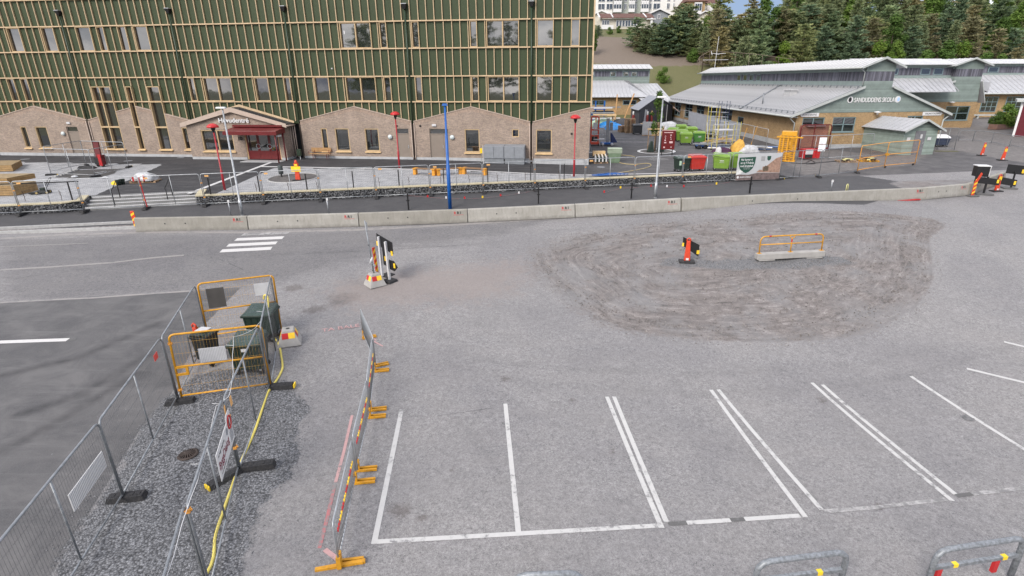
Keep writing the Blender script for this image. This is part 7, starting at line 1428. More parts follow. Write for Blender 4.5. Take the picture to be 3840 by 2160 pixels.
for i, (px, s_, l) in enumerate(((L3((965, 455)), (.8, .5, .9), 'crumpled clear plastic heap beside the street light'), (L3((1030, 425)), (1.3, .8, .75), 'big bale wrapped in pale plastic behind the lime bins'), (L3((990, 470)), (.4, .3, .6), 'small white plastic bundle at the tree'))): single('plastic_bale', lump(*s_, 11 + i), WHTP, l, 'bale', 'plastic wrapped bales', loc=yb(px, .3), smooth=True)
# lifts at the corner
o = thing('mast_lift', 'orange-red push-around mast lift at the corner of the new school', 'lift', yb(L3((155, 640)), .4), R(-4)); OR_ = mat('lift_orange_red', (.52, .06, .03), .45, 0, .15, 4)
part('chassis', MB().box(-.5, .5, -.4, .4, .12, .35), OR_, o, bevel=.03)
for x in (-.38, .38): part('mast', MB().box(x - .07, x + .07, -.1, .1, .35, 2.9), OR_, o); 
for z in (.9, 1.5, 2.8): part('cross_member', MB().box(-.31, .31, -.12, .12, z, z + .14), OR_, o)
part('control_box', MB().box(-.2, .2, -.2, -.121, 1.7, 2.3), WHT, o); part('dark_panel', MB().box(-.3, .3, -.08, .05, .4, .88), BLKP, o)
part('guard_rail', MB().tube([(-.55, .5, 2.95), (1.2, .5, 2.95), (1.2, .5, 1.9), (-.55, .5, 1.9)], .03, 6, True), GALV, o)
for x in (-.42, .42): part('wheel', MB().lathe([(.05, -.04), (.13, -.035), (.13, .035), (.05, .04)], n=12).xform(Matrix.Translation((x, -.38, .13)) @ Matrix.Rotation(R(90), 4, 'Y')), BLKR, o, True)
o = thing('mast_lift', 'grey mast lift on a blue chassis next to the orange lift', 'lift', yb(L3((300, 640)), .4), R(-3)); part('chassis', MB().box(-.65, .65, -.4, .4, .1, .32), BLUE, o, bevel=.05); part('mast', MB().box(-.12, .2, -.12, .12, .32, 2.7), mat('mast_grey', (.26, .26, .27), .5, .3), o); part('battery_box', MB().box(.25, .55, -.25, .1, 1.5, 2.3), GREYD, o, bevel=.03); part('platform', MB().box(-1.4, -.2, -.3, .3, .55, .65), WHT, o); part('cover', MB().hexa([(.4, -.3, .3), (1.1, -.3, .3), (1.0, .3, .3), (.4, .3, .3), (.35, -.25, 1.3), (.5, -.25, 1.25), (.5, .25, 1.25), (.35, .25, 1.3)]), mat('navy_tarpaulin', (.012, .025, .10), .5), o, bevel=.05)
for x, z in ((-1.35, 1.6), (-.3, 1.6)): part('guard_rail', MB().tube([(x, -.3, .6), (x, -.3, z)], .025, 6), GALV, o)
part('guard_rail', MB().tube([(-1.35, -.3, 1.6), (-.2, -.3, 1.6)], .025, 6), GALV, o); part('guard_rail', MB().tube([(-1.35, -.3, 1.1), (-.2, -.3, 1.1)], .025, 6), GALV, o)
for x in (-.45, .5): part('wheel', MB().lathe([(.06, -.05), (.15, -.04), (.15, .04), (.06, .05)], n=12).xform(Matrix.Translation((x, -.4, .15)) @ Matrix.Rotation(R(90), 4, 'X')), WHT, o, True)
# pipe rack with long plastic profiles, tarpaulins
o = thing('profile_rack', 'blue cantilever rack holding long white profiles by the school corner', 'rack', yb(L3((150, 400)), 0), R(4))
for x in (-1.2, .1, 1.4): part('upright', MB().box(x - .08, x + .08, -.1, .1, 0, 3.4), BLUE, o)
for z in (.8, 1.6, 2.3): part('arm', MB().box(-1.3, 1.5, -.8, -.1, z - .08, z), BLUE, o)
for i, (z, y, m_, l_) in enumerate(((.86, -.5, LIGHTW, 5), (.9, -.2, LIGHTW, 6), (1.66, -.4, LIGHTW, 5.5), (1.7, -.65, GALV, 4), (2.36, -.45, LIGHTW, 5), (2.45, -.25, GREYD, 6))): part('profile', MB().box(-l_ / 2, l_ / 2 + .8 * (i % 2), y - .1, y + .1, z, z + .16), m_, o)
for i, (px, s_, m_, l) in enumerate(((L3((405, 455)), (1.2, .8, .75), BLUT, 'bright blue tarpaulin heap left of the pallets'), (L3((330, 425)), (1.5, .9, .8), BLUT, 'blue tarpaulin covered pile farther back in the yard'), (L3((260, 418)), (2.4, 1.0, 1.0), mat('pale_green_sheet', (.35, .5, .36), .5, 0, .2, 3), 'pale green covered pile of boards in the yard'), (L3((480, 420)), (1.8, .9, 1.1), TENT, 'dark covered pile at the left foot of the tent'))): single('covered_pile', lump(*s_, 21 + i), m_, l, 'tarpaulin', 'covered piles', loc=yb(px, .4), smooth=True)
o = thing('board_pile', 'pale stack of boards on trestles above the green sheet', 'boards', yb(L3((270, 425)), .5)); part('boards', MB().box(-1.6, 1.6, -.5, .5, 1.5, 1.75), WOODP, o)
for x in (-1.2, 1.2): part('trestle', MB().box(x - .06, x + .06, -.4, .4, 0, 1.5), PALW, o)
for i, (a, b) in enumerate((((385, 400), (390, 270)), ((470, 400), (520, 265)))): p0 = yb(L3(a)); single('timber_brace', MB().beam(p0, p0 + np.array(((.2, 0, 4.3), (1.6, .2, 4.4))[i]), .14, .14), WOOD, ('upright timber brace beside the dark garage door', 'leaning timber brace left of the tent')[i], 'timber', 'timber braces')
# tree in the ring, with stakes and watering bags
rc = yb(L3((872, 708))); RING = MB(); rr = 1.68
for k in range(60):
    a0, a1 = 2 * math.pi * k / 60, 2 * math.pi * (k + 1) / 60; P4 = []
    for r_, a in ((rr - .15, a0), (rr + .12, a0), (rr + .12, a1), (rr - .15, a1)): x, y = rc[0] + r_ * math.cos(a), rc[1] + r_ * math.sin(a); P4.append((x, y, float(U(x, y)) + .03))
    RING.quad(*P4)
struct('tree_ring', RING, LIGHTW); B = MB(); n = 40; pts = [(rc[0] + (rr - .12) * math.cos(a), rc[1] + (rr - .12) * math.sin(a)) for a in np.linspace(0, 2 * math.pi, n, False)]; B.add([(x, y, float(U(x, y)) + .022) for x, y in pts] + [(rc[0], rc[1], float(U(rc[0], rc[1])) + .022)], [(i, (i + 1) % n, n) for i in range(n)]); struct('tree_bed', B, BED)
YARD_TREE = rc + np.array((-.1, .1, 0))
ST = thing('tree_stakes', 'three timber tree stakes with a cross bar inside the white ring', 'tree stakes', rc + (-.35, 0, 0))
for x, y in ((-.55, -.2), (.2, .3), (.55, -.25)): part('stake', MB().tube([(x, y, 0), (x, y, 2.2)], .04, 6), PALW, ST)
part('cross_bar', MB().box(-.7, .7, -.3, -.22, 2.05, 2.15), WOODP, ST)
for i, dx in enumerate((-.62, .35)): single('watering_bag', MB().hexa([(-.38, -.2, 0), (.32, -.2, 0), (.32, .2, 0), (-.38, .2, 0), (-.08, -.08, 1.0 + i * .4), (.12, -.08, 1.05 + i * .4), (.12, .08, 1.05 + i * .4), (-.08, .08, 1.0 + i * .4)]), DGRN, ('left dark green watering bag at the staked tree', 'right dark green watering bag at the staked tree')[i], 'watering bag', 'watering bags', loc=rc + (dx, -.3, 0), bevel=.06)
# dark red notice board
a, b = yb(L3((925, 755))), yb(L3((1003, 755))); o = thing('notice_board', 'dark red information board on two posts beside the white ring', 'sign', a); d = b - a; L_ = float(np.linalg.norm(d[:2])); L_ = max(L_, 1.05); o.rotation_euler = (0, 0, math.atan2(d[1], d[0]) + .12)
for x in (.05, L_ - .05): part('post', MB().box(x - .03, x + .03, -.03, .03, 0, 2.2), BLKM, o)
part('board', MB().box(-.05, L_ + .1, -.06, -.031, .55, 2.2), REDP, o); part('top_cap', MB().box(-.08, L_ + .13, -.09, 0, 2.2, 2.26), mat('pinkish_cap', (.5, .33, .3), .5), o)
for k, (x0, z0, w, h_) in enumerate(((.12, 2.0, .8, .06), (.2, 1.75, .1, .02), (.2, 1.68, .14, .02), (.2, 1.61, .1, .02), (.7, 1.75, .1, .1), (.7, 1.58, .08, .08), (.75, 1.4, .06, .1), (.2, 1.3, .12, .12), (.18, 1.1, .2, .1), (.65, 1.1, .3, .16), (.15, .68, .14, .12), (.8, .7, .08, .1), (.25, 1.48, .06, .1))): part('print_mark', MB().box(x0, x0 + w, -.068, -.061, z0, z0 + h_), mat('pale_pink_print', (.6, .42, .42), .5), o)
# scaffold towers and debris
AL = mat('aluminium_tube', (.50, .51, .53), .35, .6, .12, 4); YS = mat('scaffold_yellow', (.5, .42, .08), .5)
def scaffold(label, px, h, w=1.5, d=1.0, m=YS, rungs=.5, rz=0, deck_=None, dark=None):
    o = thing('scaffold_tower', label, 'scaffold', yb(px, .3), rz, 'scaffold towers')
    for x in (0, w):
        for y in (0, d): part('upright', MB().tube([(x, y, .12), (x, y, h)], .028, 6), dark or m, o); part('castor', MB().lathe([(.03, -.03), (.08, -.025), (.08, .025), (.03, .03)], n=10).xform(Matrix.Translation((x, y, .08)) @ Matrix.Rotation(R(90), 4, 'X')), BLKR, o)
    for z in np.arange(.4, h + .01, rungs):
        for y in (0, d): part('rung', MB().tube([(0, y, z), (w, y, z)], .022, 6), AL, o)
    for x in (0, w): part('brace', MB().tube([(x, 0, .5), (x, d, h * .6)], .018, 6), GALV, o)
    if deck_: part('deck', MB().box(.02, w - .02, .02, d - .02, deck_, deck_ + .08), WHT, o)
    return o
BLS = mat('dark_blue_tube', (.02, .03, .08), .4)
scaffold('tall narrow scaffold tower with dark uprights, left of the pair', L3((1478, 660)), 3.9, .85, .7, YS, .42, R(6)); scaffold('tall narrow scaffold tower with dark uprights, right of the pair', L3((1595, 620)), 4.2, .85, .7, BLS, .45, R(6)); scaffold('low yellow scaffold frame with white deck', L3((1580, 712)), 2.4, 1.6, .9, YS, .5, R(14), 1.9); scaffold('rear low yellow scaffold frame beside the sheeting', L3((1690, 640)), 2.3, 1.4, .8, YS, .55, R(8))
o = thing('site_trolley', 'small blue site trolley with black wheels in front of the scaffold', 'trolley', yb(L3((1400, 680)), .3)); part('frame', MB().box(-.5, .5, -.3, .3, .25, .35), BLUE, o); part('drawbar', MB().tube([(-.5, 0, .3), (-2.2, .3, .35)], .03, 6), BLKM, o); part('motor', MB().box(-.1, .45, -.2, .2, .35, .6), GREYD, o, bevel=.03)
for x in (-.3, .35):
    for y in (-.32, .32): part('wheel', MB().lathe([(.06, -.05), (.2, -.045), (.2, .045), (.06, .05)], n=14).xform(Matrix.Translation((x, y, .2)) @ Matrix.Rotation(R(90), 4, 'X')), BLKR, o, True)
single('long_beam', MB().box(-2.0, 4.6, -.08, .08, .45, .55), GALVD, 'long steel beam lying under the scaffold towers', 'beam', loc=yb(L3((1550, 690)), .3), rot=(0, .02, R(-12)))
rp = random.Random(9); c_ = yb(L3((1750, 690)), .6); o = thing('blue_pipe_pile', 'pile of blue pipes and sheets along the yard fence', 'pipes', c_, R(-14))
for k in range(16): y = rp.uniform(-.8, .8); z = .1 + .07 * (k // 4) + rp.uniform(0, .05); l_ = rp.uniform(2.5, 4); x = rp.uniform(-.5, 2.8); part('pipe', MB().tube([(x - l_ / 2, y, z), (x + l_ / 2, y + rp.uniform(-.3, .3), z + rp.uniform(-.05, .1))], rp.uniform(.04, .08), 6), (BLUE, mat('steel_blue_sheet', (.05, .11, .26), .5, 0, .2, 4), GALV, LIGHTW)[k % 4 if k % 3 else 1], o)
o = thing('timber_pile', 'loose pile of pale boards and offcuts between the scaffolds', 'boards', yb(L3((1610, 620)), .4), R(-14))
for k in range(18): y = rp.uniform(-1.0, 1.0); z = .1 + .06 * (k // 3) + rp.uniform(0, .06); l_ = rp.uniform(1.4, 3.2); part('board', MB().beam((-l_ / 2 + rp.uniform(-.6, .6), y, z), (l_ / 2, y + rp.uniform(-.5, .5), z + rp.uniform(-.1, .3)), .16, .04), (WOODP, WOOD, WHT)[k % 3], o)
for i, (px, s_, m_, l) in enumerate(((L3((1840, 720)), (.65, .5, 1.15), mat('ochre_sack', (.52, .30, .06), .7, 0, .3, 4, .5, 10), 'ochre sack standing behind the banner top'), (L3((1950, 725)), (1.0, .5, .7), WHTP, 'white plastic heap behind the banner'), (L3((1650, 715)), (.9, .35, .4), mat('plum_bag', (.05, .015, .045), .7), 'dark plum bag lying at the foot of the low scaffold'), (L3((1605, 720)), (.28, .2, .5), WHT, 'white bucket at the corner of the low scaffold'))): single('site_sack', lump(*s_, 31 + i), m_, l, 'sack', 'site sacks', loc=yb(px, .2), smooth=True)
# yellow rack
o = thing('yellow_rack', 'yellow stillage of stacked steel frames beside the red brick bay', 'rack', yb(L3((2390, 822)), .3), R(-28)); YK = mat('stillage_yellow', (.58, .28, .015), .45, 0, .15, 4)
for x in (-.62, -.35, .0, .3, .62):
    for y in (-.4, 0, .4): part('upright', MB().box(x - .05, x + .05, y - .05, y + .05, .05, 2.1), YK, o)
for k in range(12): z = .2 + k * .155; part('rung', MB().box(-.68, .68, -.47, -.41, z, z + .06), YK, o); part('rung', MB().box(-.68, .68, .38, .44, z, z + .06), YK, o)
for k in range(9): z = .25 + k * .19; part('brace', MB().beam((.1, -.52, z), (.5, -.52, z + .1), .05, .05).beam((.5, -.52, z + .1), (.1, -.52, z + .19), .05, .05), YK, o)
part('top_beam', MB().box(-.55, .6, -.5, .5, 2.1, 2.45), YK, o, bevel=.02); part('side_arm', MB().box(-.9, 1.1, -.5, -.44, 1.95, 2.05), YK, o); part('foot_beam', MB().box(-.75, .75, -.5, .5, 0, .1), YK, o)
# red brick bay and red box
RB = brickmat('red_brick', (.26, .095, .06), (.20, .075, .05), (.22, .15, .12))
a, b = yb(L4((-60, 700))), yb(L4((290, 690))); o = thing('tube_screen', 'dark red round-cornered frame screen standing before the brick gable', 'screen', a); d = b - a; L_ = float(np.linalg.norm(d[:2])); o.rotation_euler = (0, 0, math.atan2(d[1], d[0])); fr = rounded(L_, 0, 2.35, .25); part('frame', MB().tube(fr, .05, 8), REDP, o, True); part('mid_post', MB().tube([(L_ * .45, 0, 0), (L_ * .45, 0, 2.35)], .04, 8), REDP, o); part('infill', MB().box(.05, L_ - .05, .3, .33, .25, 2.3), RB, o); part('base_rail', MB().box(0, L_, -.05, .05, .05, .25), REDP, o); part('top_box', MB().box(L_ * .2, L_ * .8, .0, .25, 2.2, 2.3), mat('grey_red_box', (.22, .13, .13), .5), o)
p = yb(L4((75, 800)), .2); o = thing('power_box', 'red and white power distribution box on the gravel', 'power box', p, R(8)); part('case', MB().box(-.75, .45, -.3, .3, .1, .9), REDB, o, bevel=.03); part('front', MB().box(-.55, .15, -.32, -.301, .45, .85), WHT, o); part('sockets', MB().box(-.55, .15, -.32, -.301, .15, .42), BLKP, o); part('door', MB().box(.46, .8, -.35, -.25, .1, .95), REDB, o)
cp = [yb(L4(q)) + np.array((0, 0, .03)) for q in ((-330, 815), (-150, 840), (20, 850), (90, 815), (150, 850), (40, 855), (260, 835), (380, 825), (460, 805))]
single('cable', MB().tube(smooth_path(cp), .03, 6), BLKM, 'tangled black cable on the gravel around the power box', 'cable', smooth=True)
for i, (px, m_) in enumerate(((L4((520, 832)), YELP), (L4((770, 825)), YELP))):
    o = thing('pallet_scrap', ('low pallet with pale yellow scraps before the shed fence', 'low yellow pallet frame just left of the orange gate')[i], 'pallet', yb(px, .2), R(-5), 'low pallets by the gate'); pallet(o, 0, 1.5, .9, m=PALW if not i else YEL)
    for k in range(5): part('scrap', MB().box(-.3, .35, -.12, .12, .13, .22).xform(Matrix.Translation((rp.uniform(-.35, .35), rp.uniform(-.25, .25), rp.uniform(0, .06))) @ Matrix.Rotation(rp.uniform(0, 3), 4, 'Z')), mat('pale_yellow_scrap', (.6, .55, .25), .6) if k % 2 else BLKM, o)
for i, (z0, z1) in enumerate(((.95, 1.5), (1.55, 2.1))): single('white_board', MB().box(0, .62, -.02, .02, z0, z1), mat('white_notice', (.7, .71, .74), .4), ('lower', 'upper')[i] + ' white notice board on the inner fence by the red frame', 'sign', 'white notice boards', loc=yb(L4((150, 800)), -.1) + (0, 0, -.25), bevel=.02)
# hoses on the yard
def ground_hose(px, f, r_, m, label, cat='hose'): single('hose', MB().tube(smooth_path([np.array(hitU(*f(q))) + (0, 0, .03) for q in px]), r_, 6), m, label, cat, smooth=True)
HY = mat('sand_hose', (.42, .34, .17), .6); ground_hose([(250, 760), (420, 752), (560, 760), (620, 775)], L3, .03, HY, 'sand coloured hose arching behind the sage green bin'); ground_hose([(400, 820), (480, 850), (620, 862), (760, 850), (812, 870), (760, 900), (600, 935), (380, 968)], L3, .03, HY, 'sand coloured hose looping across the yard asphalt')
bc = yb(L3((310, 1000)), .5); B = MB()
for k in range(7): B.tube([(bc[0] + (.5 + .07 * k) * math.cos(a) + .2 * k - .6, bc[1] + (.28 + .03 * k) * math.sin(a), bc[2] + .04 + .012 * k) for a in np.linspace(0, 6.283, 22)[:-1]], .018, 5, True)
single('blue_hose_coil', B, BLUE, 'loose coil of blue hose on the plaza edge near the yard light', 'hose', smooth=True)
struct('trench_patch', strip([yb(L3((90, 1005))), yb(L3((200, 1000)))], 1.4, U, .012), CRACK); struct('patch', strip([yb(L3((770, 800))), yb(L3((960, 785)))], 2.2, U, .010), CRACK)
p = yb(L4((1700, 700)), 0); struct('grass_strip', strip([yb(L4((1530, 705))), yb(L4((1810, 708)))], .5, U, .02), HILLM)
o = thing('planter_box', 'low brick planter with green shrubs beside the red shed', 'planter', yb(L4((2330, 450)), .3), R(18)); part('wall', MB().box(-1.6, 1.8, -.5, .5, 0, .6), mat('planter_brown', (.17, .10, .08), .8, 0, .2, 4), o, bevel=.02); PLANTER = yb(L4((2330, 450)), .3)
# ================================================================== TREES AND HOUSES ON THE HILL
def hitH(px, py): return hit(px, py, HILL, 0., 80.)
def leafmat(name, c1, c2, c3):
    t = NT(name); g = t.n('ShaderNodeNewGeometry'); oi = t.n('ShaderNodeObjectInfo'); tc = t.n('ShaderNodeTexCoord')
    n1 = t.noise(tc.outputs['Object'], .9, 3); c = t.mix(t.ramp(n1, [(.35, (0, 0, 0)), (.65, (1, 1, 1))]), c1, c2); c = t.mix(t.ramp(t.noise(tc.outputs['Object'], 5, 2), [(.5, (0, 0, 0)), (.7, (.6,) * 3)]), c, c3)
    c = t.mix(1.0, c, t.ramp(oi.outputs['Random'], [(0, (.72, .76, .74)), (.5, (1, 1, 1)), (1, (1.3, 1.22, 1.0))]), 'MULTIPLY')
    m = t.out(c, .75, 0, .2); tr = t.n('ShaderNodeBsdfTranslucent'); t.k(c, tr.inputs['Color']); mx = t.n('ShaderNodeMixShader'); mx.inputs[0].default_value = .35
    out = t.t.nodes['Material Output']; t.k(t.b.outputs[0], mx.inputs[1]); t.k(tr.outputs[0], mx.inputs[2]); t.k(mx.outputs[0], out.inputs['Surface']); return m
PINE = [leafmat('pine_needles', (0.153, 0.205, 0.111), (0.250, 0.296, 0.147), (0.450, 0.419, 0.225)), leafmat('spruce_needles', (0.123, 0.194, 0.123), (0.194, 0.262, 0.147), (0.321, 0.354, 0.194)), leafmat('brownish_pine_needles', (0.199, 0.199, 0.117), (0.296, 0.276, 0.147), (0.514, 0.419, 0.241))]
LEAF = [leafmat('birch_leaves', (0.072, 0.139, 0.030), (0.123, 0.205, 0.046), (0.194, 0.256, 0.082)), leafmat('maple_leaves', (0.082, 0.154, 0.025), (0.143, 0.221, 0.036), (0.226, 0.267, 0.061))]
BARK = mat('tree_bark', (.075, .055, .042), .9, 0, .3, 6, .4, 20); BIRCHB = mat('birch_bark', (.35, .34, .32), .8, 0, .4, 6)
def pine_crown(seed, h, r0, whorls=15, per=9, tuft=7, start=.08, rnd=.35):
    """whorls of drooping branches carrying needle tufts"""
    r = random.Random(seed); V = []; F = []
    for w in range(whorls):
        f = start + (1 - start) * (w / whorls) ** .95; z = h * f; rad = r0 * ((1 - f) ** .6) * (1 + r.uniform(-.22, .22)) + .3
        if f < .2: rad *= .8 + f
        for b in range(max(4, int(per * (1 - f * .5)))):
            a = r.uniform(0, 6.283); R_ = rad * r.uniform(.6, 1.15); dz = r.uniform(-.05, .22) * R_; k = max(3, int(tuft * (.4 + R_ / r0)))
            for j in range(k):
                u = (j + .6 + r.uniform(-.3, .3)) / k; c = Vector((math.cos(a) * R_ * u, math.sin(a) * R_ * u, z + dz * u - .1 * R_ * u * (1 - u) + r.uniform(-.1, .1))); c.x += r.uniform(-rnd, rnd) * .5; c.y += r.uniform(-rnd, rnd) * .5
                for q in range(5):
                    d = Vector((math.cos(a) + r.uniform(-.9, .9), math.sin(a) + r.uniform(-.9, .9), r.uniform(-.15, .95))).normalized(); s = r.uniform(.22, .44) * (h / 10) ** .5; sd_ = d.cross(Vector((r.uniform(-1, 1), r.uniform(-1, 1), r.uniform(-1, 1)))).normalized() * s * .42
                    n = len(V); V += [c - sd_, c + sd_, c + d * s * 1.5]; F.append((n, n + 1, n + 2))
    m = MB(); m.v = [tuple(x) for x in V]; m.f = F; return m.mesh('crown', False, False)
def leafy_crown(seed, h, r0, n=5200, z0=.18, shape=1.0):
    r = random.Random(seed); V = []; F = []; lobes = []
    for k in range(26): a = r.uniform(0, 6.283); f = r.uniform(z0, .97); rr = r0 * math.sin(math.pi * min(1, (f - z0 + .12) / (1.1 - z0)) ** shape) * r.uniform(.25, .85); lobes.append((Vector((math.cos(a) * rr, math.sin(a) * rr, h * f)), r0 * r.uniform(.22, .42)))
    for i in range(n):
        c, s = lobes[r.randrange(len(lobes))]; d = Vector((r.gauss(0, 1), r.gauss(0, 1), r.gauss(0, 1))).normalized(); p = c + d * s * r.uniform(.55, 1.1) + Vector((0, 0, -s * .1)); t_ = Vector((r.gauss(0, 1), r.gauss(0, 1), r.gauss(0, .6))).normalized(); q = t_.cross(d + Vector((0, 0, .4))).normalized(); l = r.uniform(.09, .2) * (h / 8) ** .4
        k = len(V); V += [p - q * l * .6, p + t_ * l, p + q * l * .6, p - t_ * l]; F.append((k, k + 1, k + 2, k + 3))
    m = MB(); m.v = [tuple(x) for x in V]; m.f = F; return m.mesh('crown', False, False)
def trunk_mesh(h, r_, seed, limbs=6, f0=.2):
    r = random.Random(seed); m = MB(); m.tube([(0, 0, -.4), (r.uniform(-.1, .1), r.uniform(-.1, .1), h * .4), (r.uniform(-.15, .15), r.uniform(-.15, .15), h * .93)], [r_, r_ * .7, r_ * .15], 7)
    for k in range(limbs): f = f0 + (.85 - f0) * k / limbs; a = r.uniform(0, 6.28); l = h * .16 * (1.1 - f); m.tube([(0, 0, h * f), (math.cos(a) * l, math.sin(a) * l, h * f + l * .5)], [r_ * .3, r_ * .08], 5)
    return m.mesh('trunk', True)
PR = []
for i in range(5): h = (9, 10, 8, 11, 9.5)[i]; PR.append((h, trunk_mesh(h, .16, i), pine_crown(40 + i, h, (2.7, 2.9, 2.5, 2.4, 2.8)[i], 17, 10, 8, (.06, .08, .05, .12, .1)[i]), PINE[(0, 1, 0, 2, 2)[i]], BARK))
PR.append((14, trunk_mesh(14, .2, 9, 7, .45), pine_crown(51, 14, 2.6, 14, 9, 7, .48), PINE[0], BARK))     # 5: tall bare-stemmed pine
for i in range(3): h = (8, 9, 7)[i]; PR.append((h, trunk_mesh(h, .12, 20 + i), leafy_crown(60 + i, h, (1.9, 2.3, 2.1)[i], 6200, (.12, .2, .1)[i]), LEAF[(0, 0, 1)[i]], (BIRCHB, BARK, BARK)[i]))   # 6-8
PR.append((2, trunk_mesh(2, .05, 30), leafy_crown(70, 2, 1.2, 2600, .1), LEAF[0], BARK))                        # 9 bush
_first = {}
def tree(kind, p, h, label, group, name=None, rz=None, sx=1.0):
    hh, tm, cm, lm, bm_ = PR[kind]; o = thing(name or ('pine_tree' if kind < 6 else 'leafy_tree' if kind < 9 else 'bush'), label, 'tree' if kind < 9 else 'bush', p, rz if rz is not None else random.uniform(0, 6.28), group); s = h / hh; sx *= 1.22 if kind < 5 else 1.1 if kind < 9 and kind != 5 else 1.; o.scale = (s * sx, s * sx, s)
    part('trunk', tm, bm_, o); part('crown', cm, lm, o); return o
def tree_px(kind, base, top, label, group='trees at the foot of the hill', Yo=0):
    p = hitH(*base); v = ray(*top); z = (CAM + v * (p[1] / v[1]))[2]; return tree(kind, p, max(1.2, z - p[2]), label, group, sx=1.25 if kind < 5 else 1.)
fr = [(640, 560, 190, 1), (745, 620, 290, 0), (690, 590, 330, 4), (830, 570, 260, 0), (880, 640, 300, 2), (955, 660, 220, 1), (1020, 640, 170, 0), (1130, 640, 130, 1), (1180, 510, 30, 0), (1085, 480, 70, 3), (1215, 610, 60, 0), (1290, 660, 320, 2), (1430, 560, 190, 6), (1560, 590, 180, 0), (1650, 610, 110, 1), (1790, 620, 160, 4), (1960, 630, 90, 0), (2110, 640, 140, 1), (2290, 655, 110, 3), (2440, 660, 130, 0), (2560, 670, 50, 1)]
for i, (x, b, tp_, k) in enumerate(fr): tree_px(k, U3((x, b)), U3((x - 5, tp_)), '%s on the bare slope edge, %s from the left' % ({0: 'dark pine', 1: 'deep green spruce-like pine', 2: 'rounded pine', 3: 'brownish pine', 4: 'brownish pine', 6: 'pale green birch'}[k], ORD[i]))
fr2 = [(70, 675, 130, 3), (200, 680, 90, 0), (300, 690, 320, 4), (410, 690, 390, 1), (580, 690, 300, 3), (720, 690, 180, 0), (860, 690, 250, 2), (960, 690, 340, 1), (1065, 690, 370, 6), (1140, 695, 470, 7), (1230, 690, 415, 6), (1350, 695, 490, 6), (1520, 700, 515, 7), (1690, 695, 480, 8), (1830, 700, 430, 7), (1930, 690, 430, 7), (2110, 690, 430, 6), (2330, 690, 460, 7), (2440, 690, 520, 8), (2560, 690, 480, 3)]
for i, (x, b, tp_, k) in enumerate(fr2): tree_px(k, U4((x, b)), U4((x, tp_)), '%s just above the school roofs, %s from the left' % ({0: 'dark pine', 1: 'deep green conifer', 2: 'rounded pine', 3: 'brownish pine', 4: 'brownish pine', 6: 'pale green birch', 7: 'leafy green tree', 8: 'bright green maple'}[k], ORD[i]), 'trees just above the school roofs')
rt = random.Random(17); rown = ['second', 'third', 'fourth', 'fifth', 'sixth', 'back']
for ri, (Y, sp, hr) in enumerate(((113, 3.9, (7.5, 10)), (120, 4.1, (8, 11)), (128, 4.4, (8.5, 12)), (137, 4.8, (9, 12.5)), (148, 5.2, (10, 13)), (160, 5.5, (11, 14)))):
    x = .30 * Y + (0, 2, 3, 6, 8, 9)[ri]; n = 0
    while x < .98 * Y + 4:
        y = Y + rt.uniform(-2.5, 2.5); ratio = x / y; k = rt.choices([0, 1, 2, 3, 4, 5, 6, 7, 8], [20, 14, 12, 16, 14, 4 + 3 * ri, 8 + 16 * (ratio > .6), 8 + 18 * (ratio > .62), 3 + 16 * (ratio > .72)])[0]
        h = rt.uniform(*hr) * (1 if ratio > .44 else .72 if ri > 2 else .85)
        if ri >= 3 and ratio < .415: x += sp; continue
        tree(k, (x, y, float(HILL(x, y)) - .2), h, '%s in the %s row of the hillside wood, %s from the left' % (('dark pine', 'deep green conifer', 'rounded pine', 'brownish pine', 'pale brown pine', 'tall bare-stemmed pine', 'pale green birch', 'leafy green tree', 'bright green maple')[k], rown[ri], ORD[n]), 'hillside wood'); n += 1; x += sp * rt.uniform(.75, 1.25)
# bushes, small trees
for i, (q0, q1, k, l) in enumerate((((1290, 720), (1290, 570), 9, 'green bush at the end of the pipe railing'), ((960, 960), (960, 790), 9, 'round green bush between the two school roofs'), ((330, 400), (330, 320), 9, 'pale flowering bush below the row house windows'), ((440, 385), (440, 305), 9, 'dark green bush below the row house'), ((195, 420), (190, 290), 1, 'small dark conifer beside the left row house'), ((130, 640), (140, 340), 7, 'leafy tree half hidden behind the new school corner'), ((560, 400), (560, 320), 9, 'bush right of the row house terrace'))): tree_px(k, U3(q0), U3(q1), l, 'bushes on the slope')
PR.append((7, trunk_mesh(7, .09, 44, 9), leafy_crown(77, 7, 1.25, 1500, .34, .8), LEAF[0], BARK)); tree(10, YARD_TREE, 5.4, 'slim young tree standing in the white ring of the yard', None, 'young_tree', .3, .8)
for i, (dx, dy, h) in enumerate(((-.8, 0, 1.6), (.2, .1, 2.4), (1.1, -.1, 1.7))): tree(9, PLANTER + np.array((dx, dy, .4)), h, 'green shrub in the low brick planter, %s from the left' % ORD[i], 'planter shrubs')
tree(9, np.array(hitU(*L4((600, 640)))), .9, 'small weed bush at the foot of the brick gable', None)
# pipe railing along the hill path
rp_ = [U3(q) for q in ((1350, 715), (1380, 660), (1500, 588), (1640, 600), (1800, 612), (1960, 625), (2110, 640), (2300, 668), (2490, 690))]; pts = []
for q in rp_: v = ray(*q); P_ = CAM + v * (103.5 / v[1]); pts.append(P_)
o = thing('pipe_railing', 'rusty pipe railing along the path above the long metal roof', 'railing', pts[0]); pts = [q - pts[0] for q in pts]; RUST = mat('rusty_pipe', (.20, .155, .12), .7, .2, .2, 4); part('rail', MB().tube(pts, .035, 6), RUST, o)
for q in pts[1:]: part('post', MB().tube([q, q + np.array((0, 0, -2.0))], .03, 6), RUST, o)
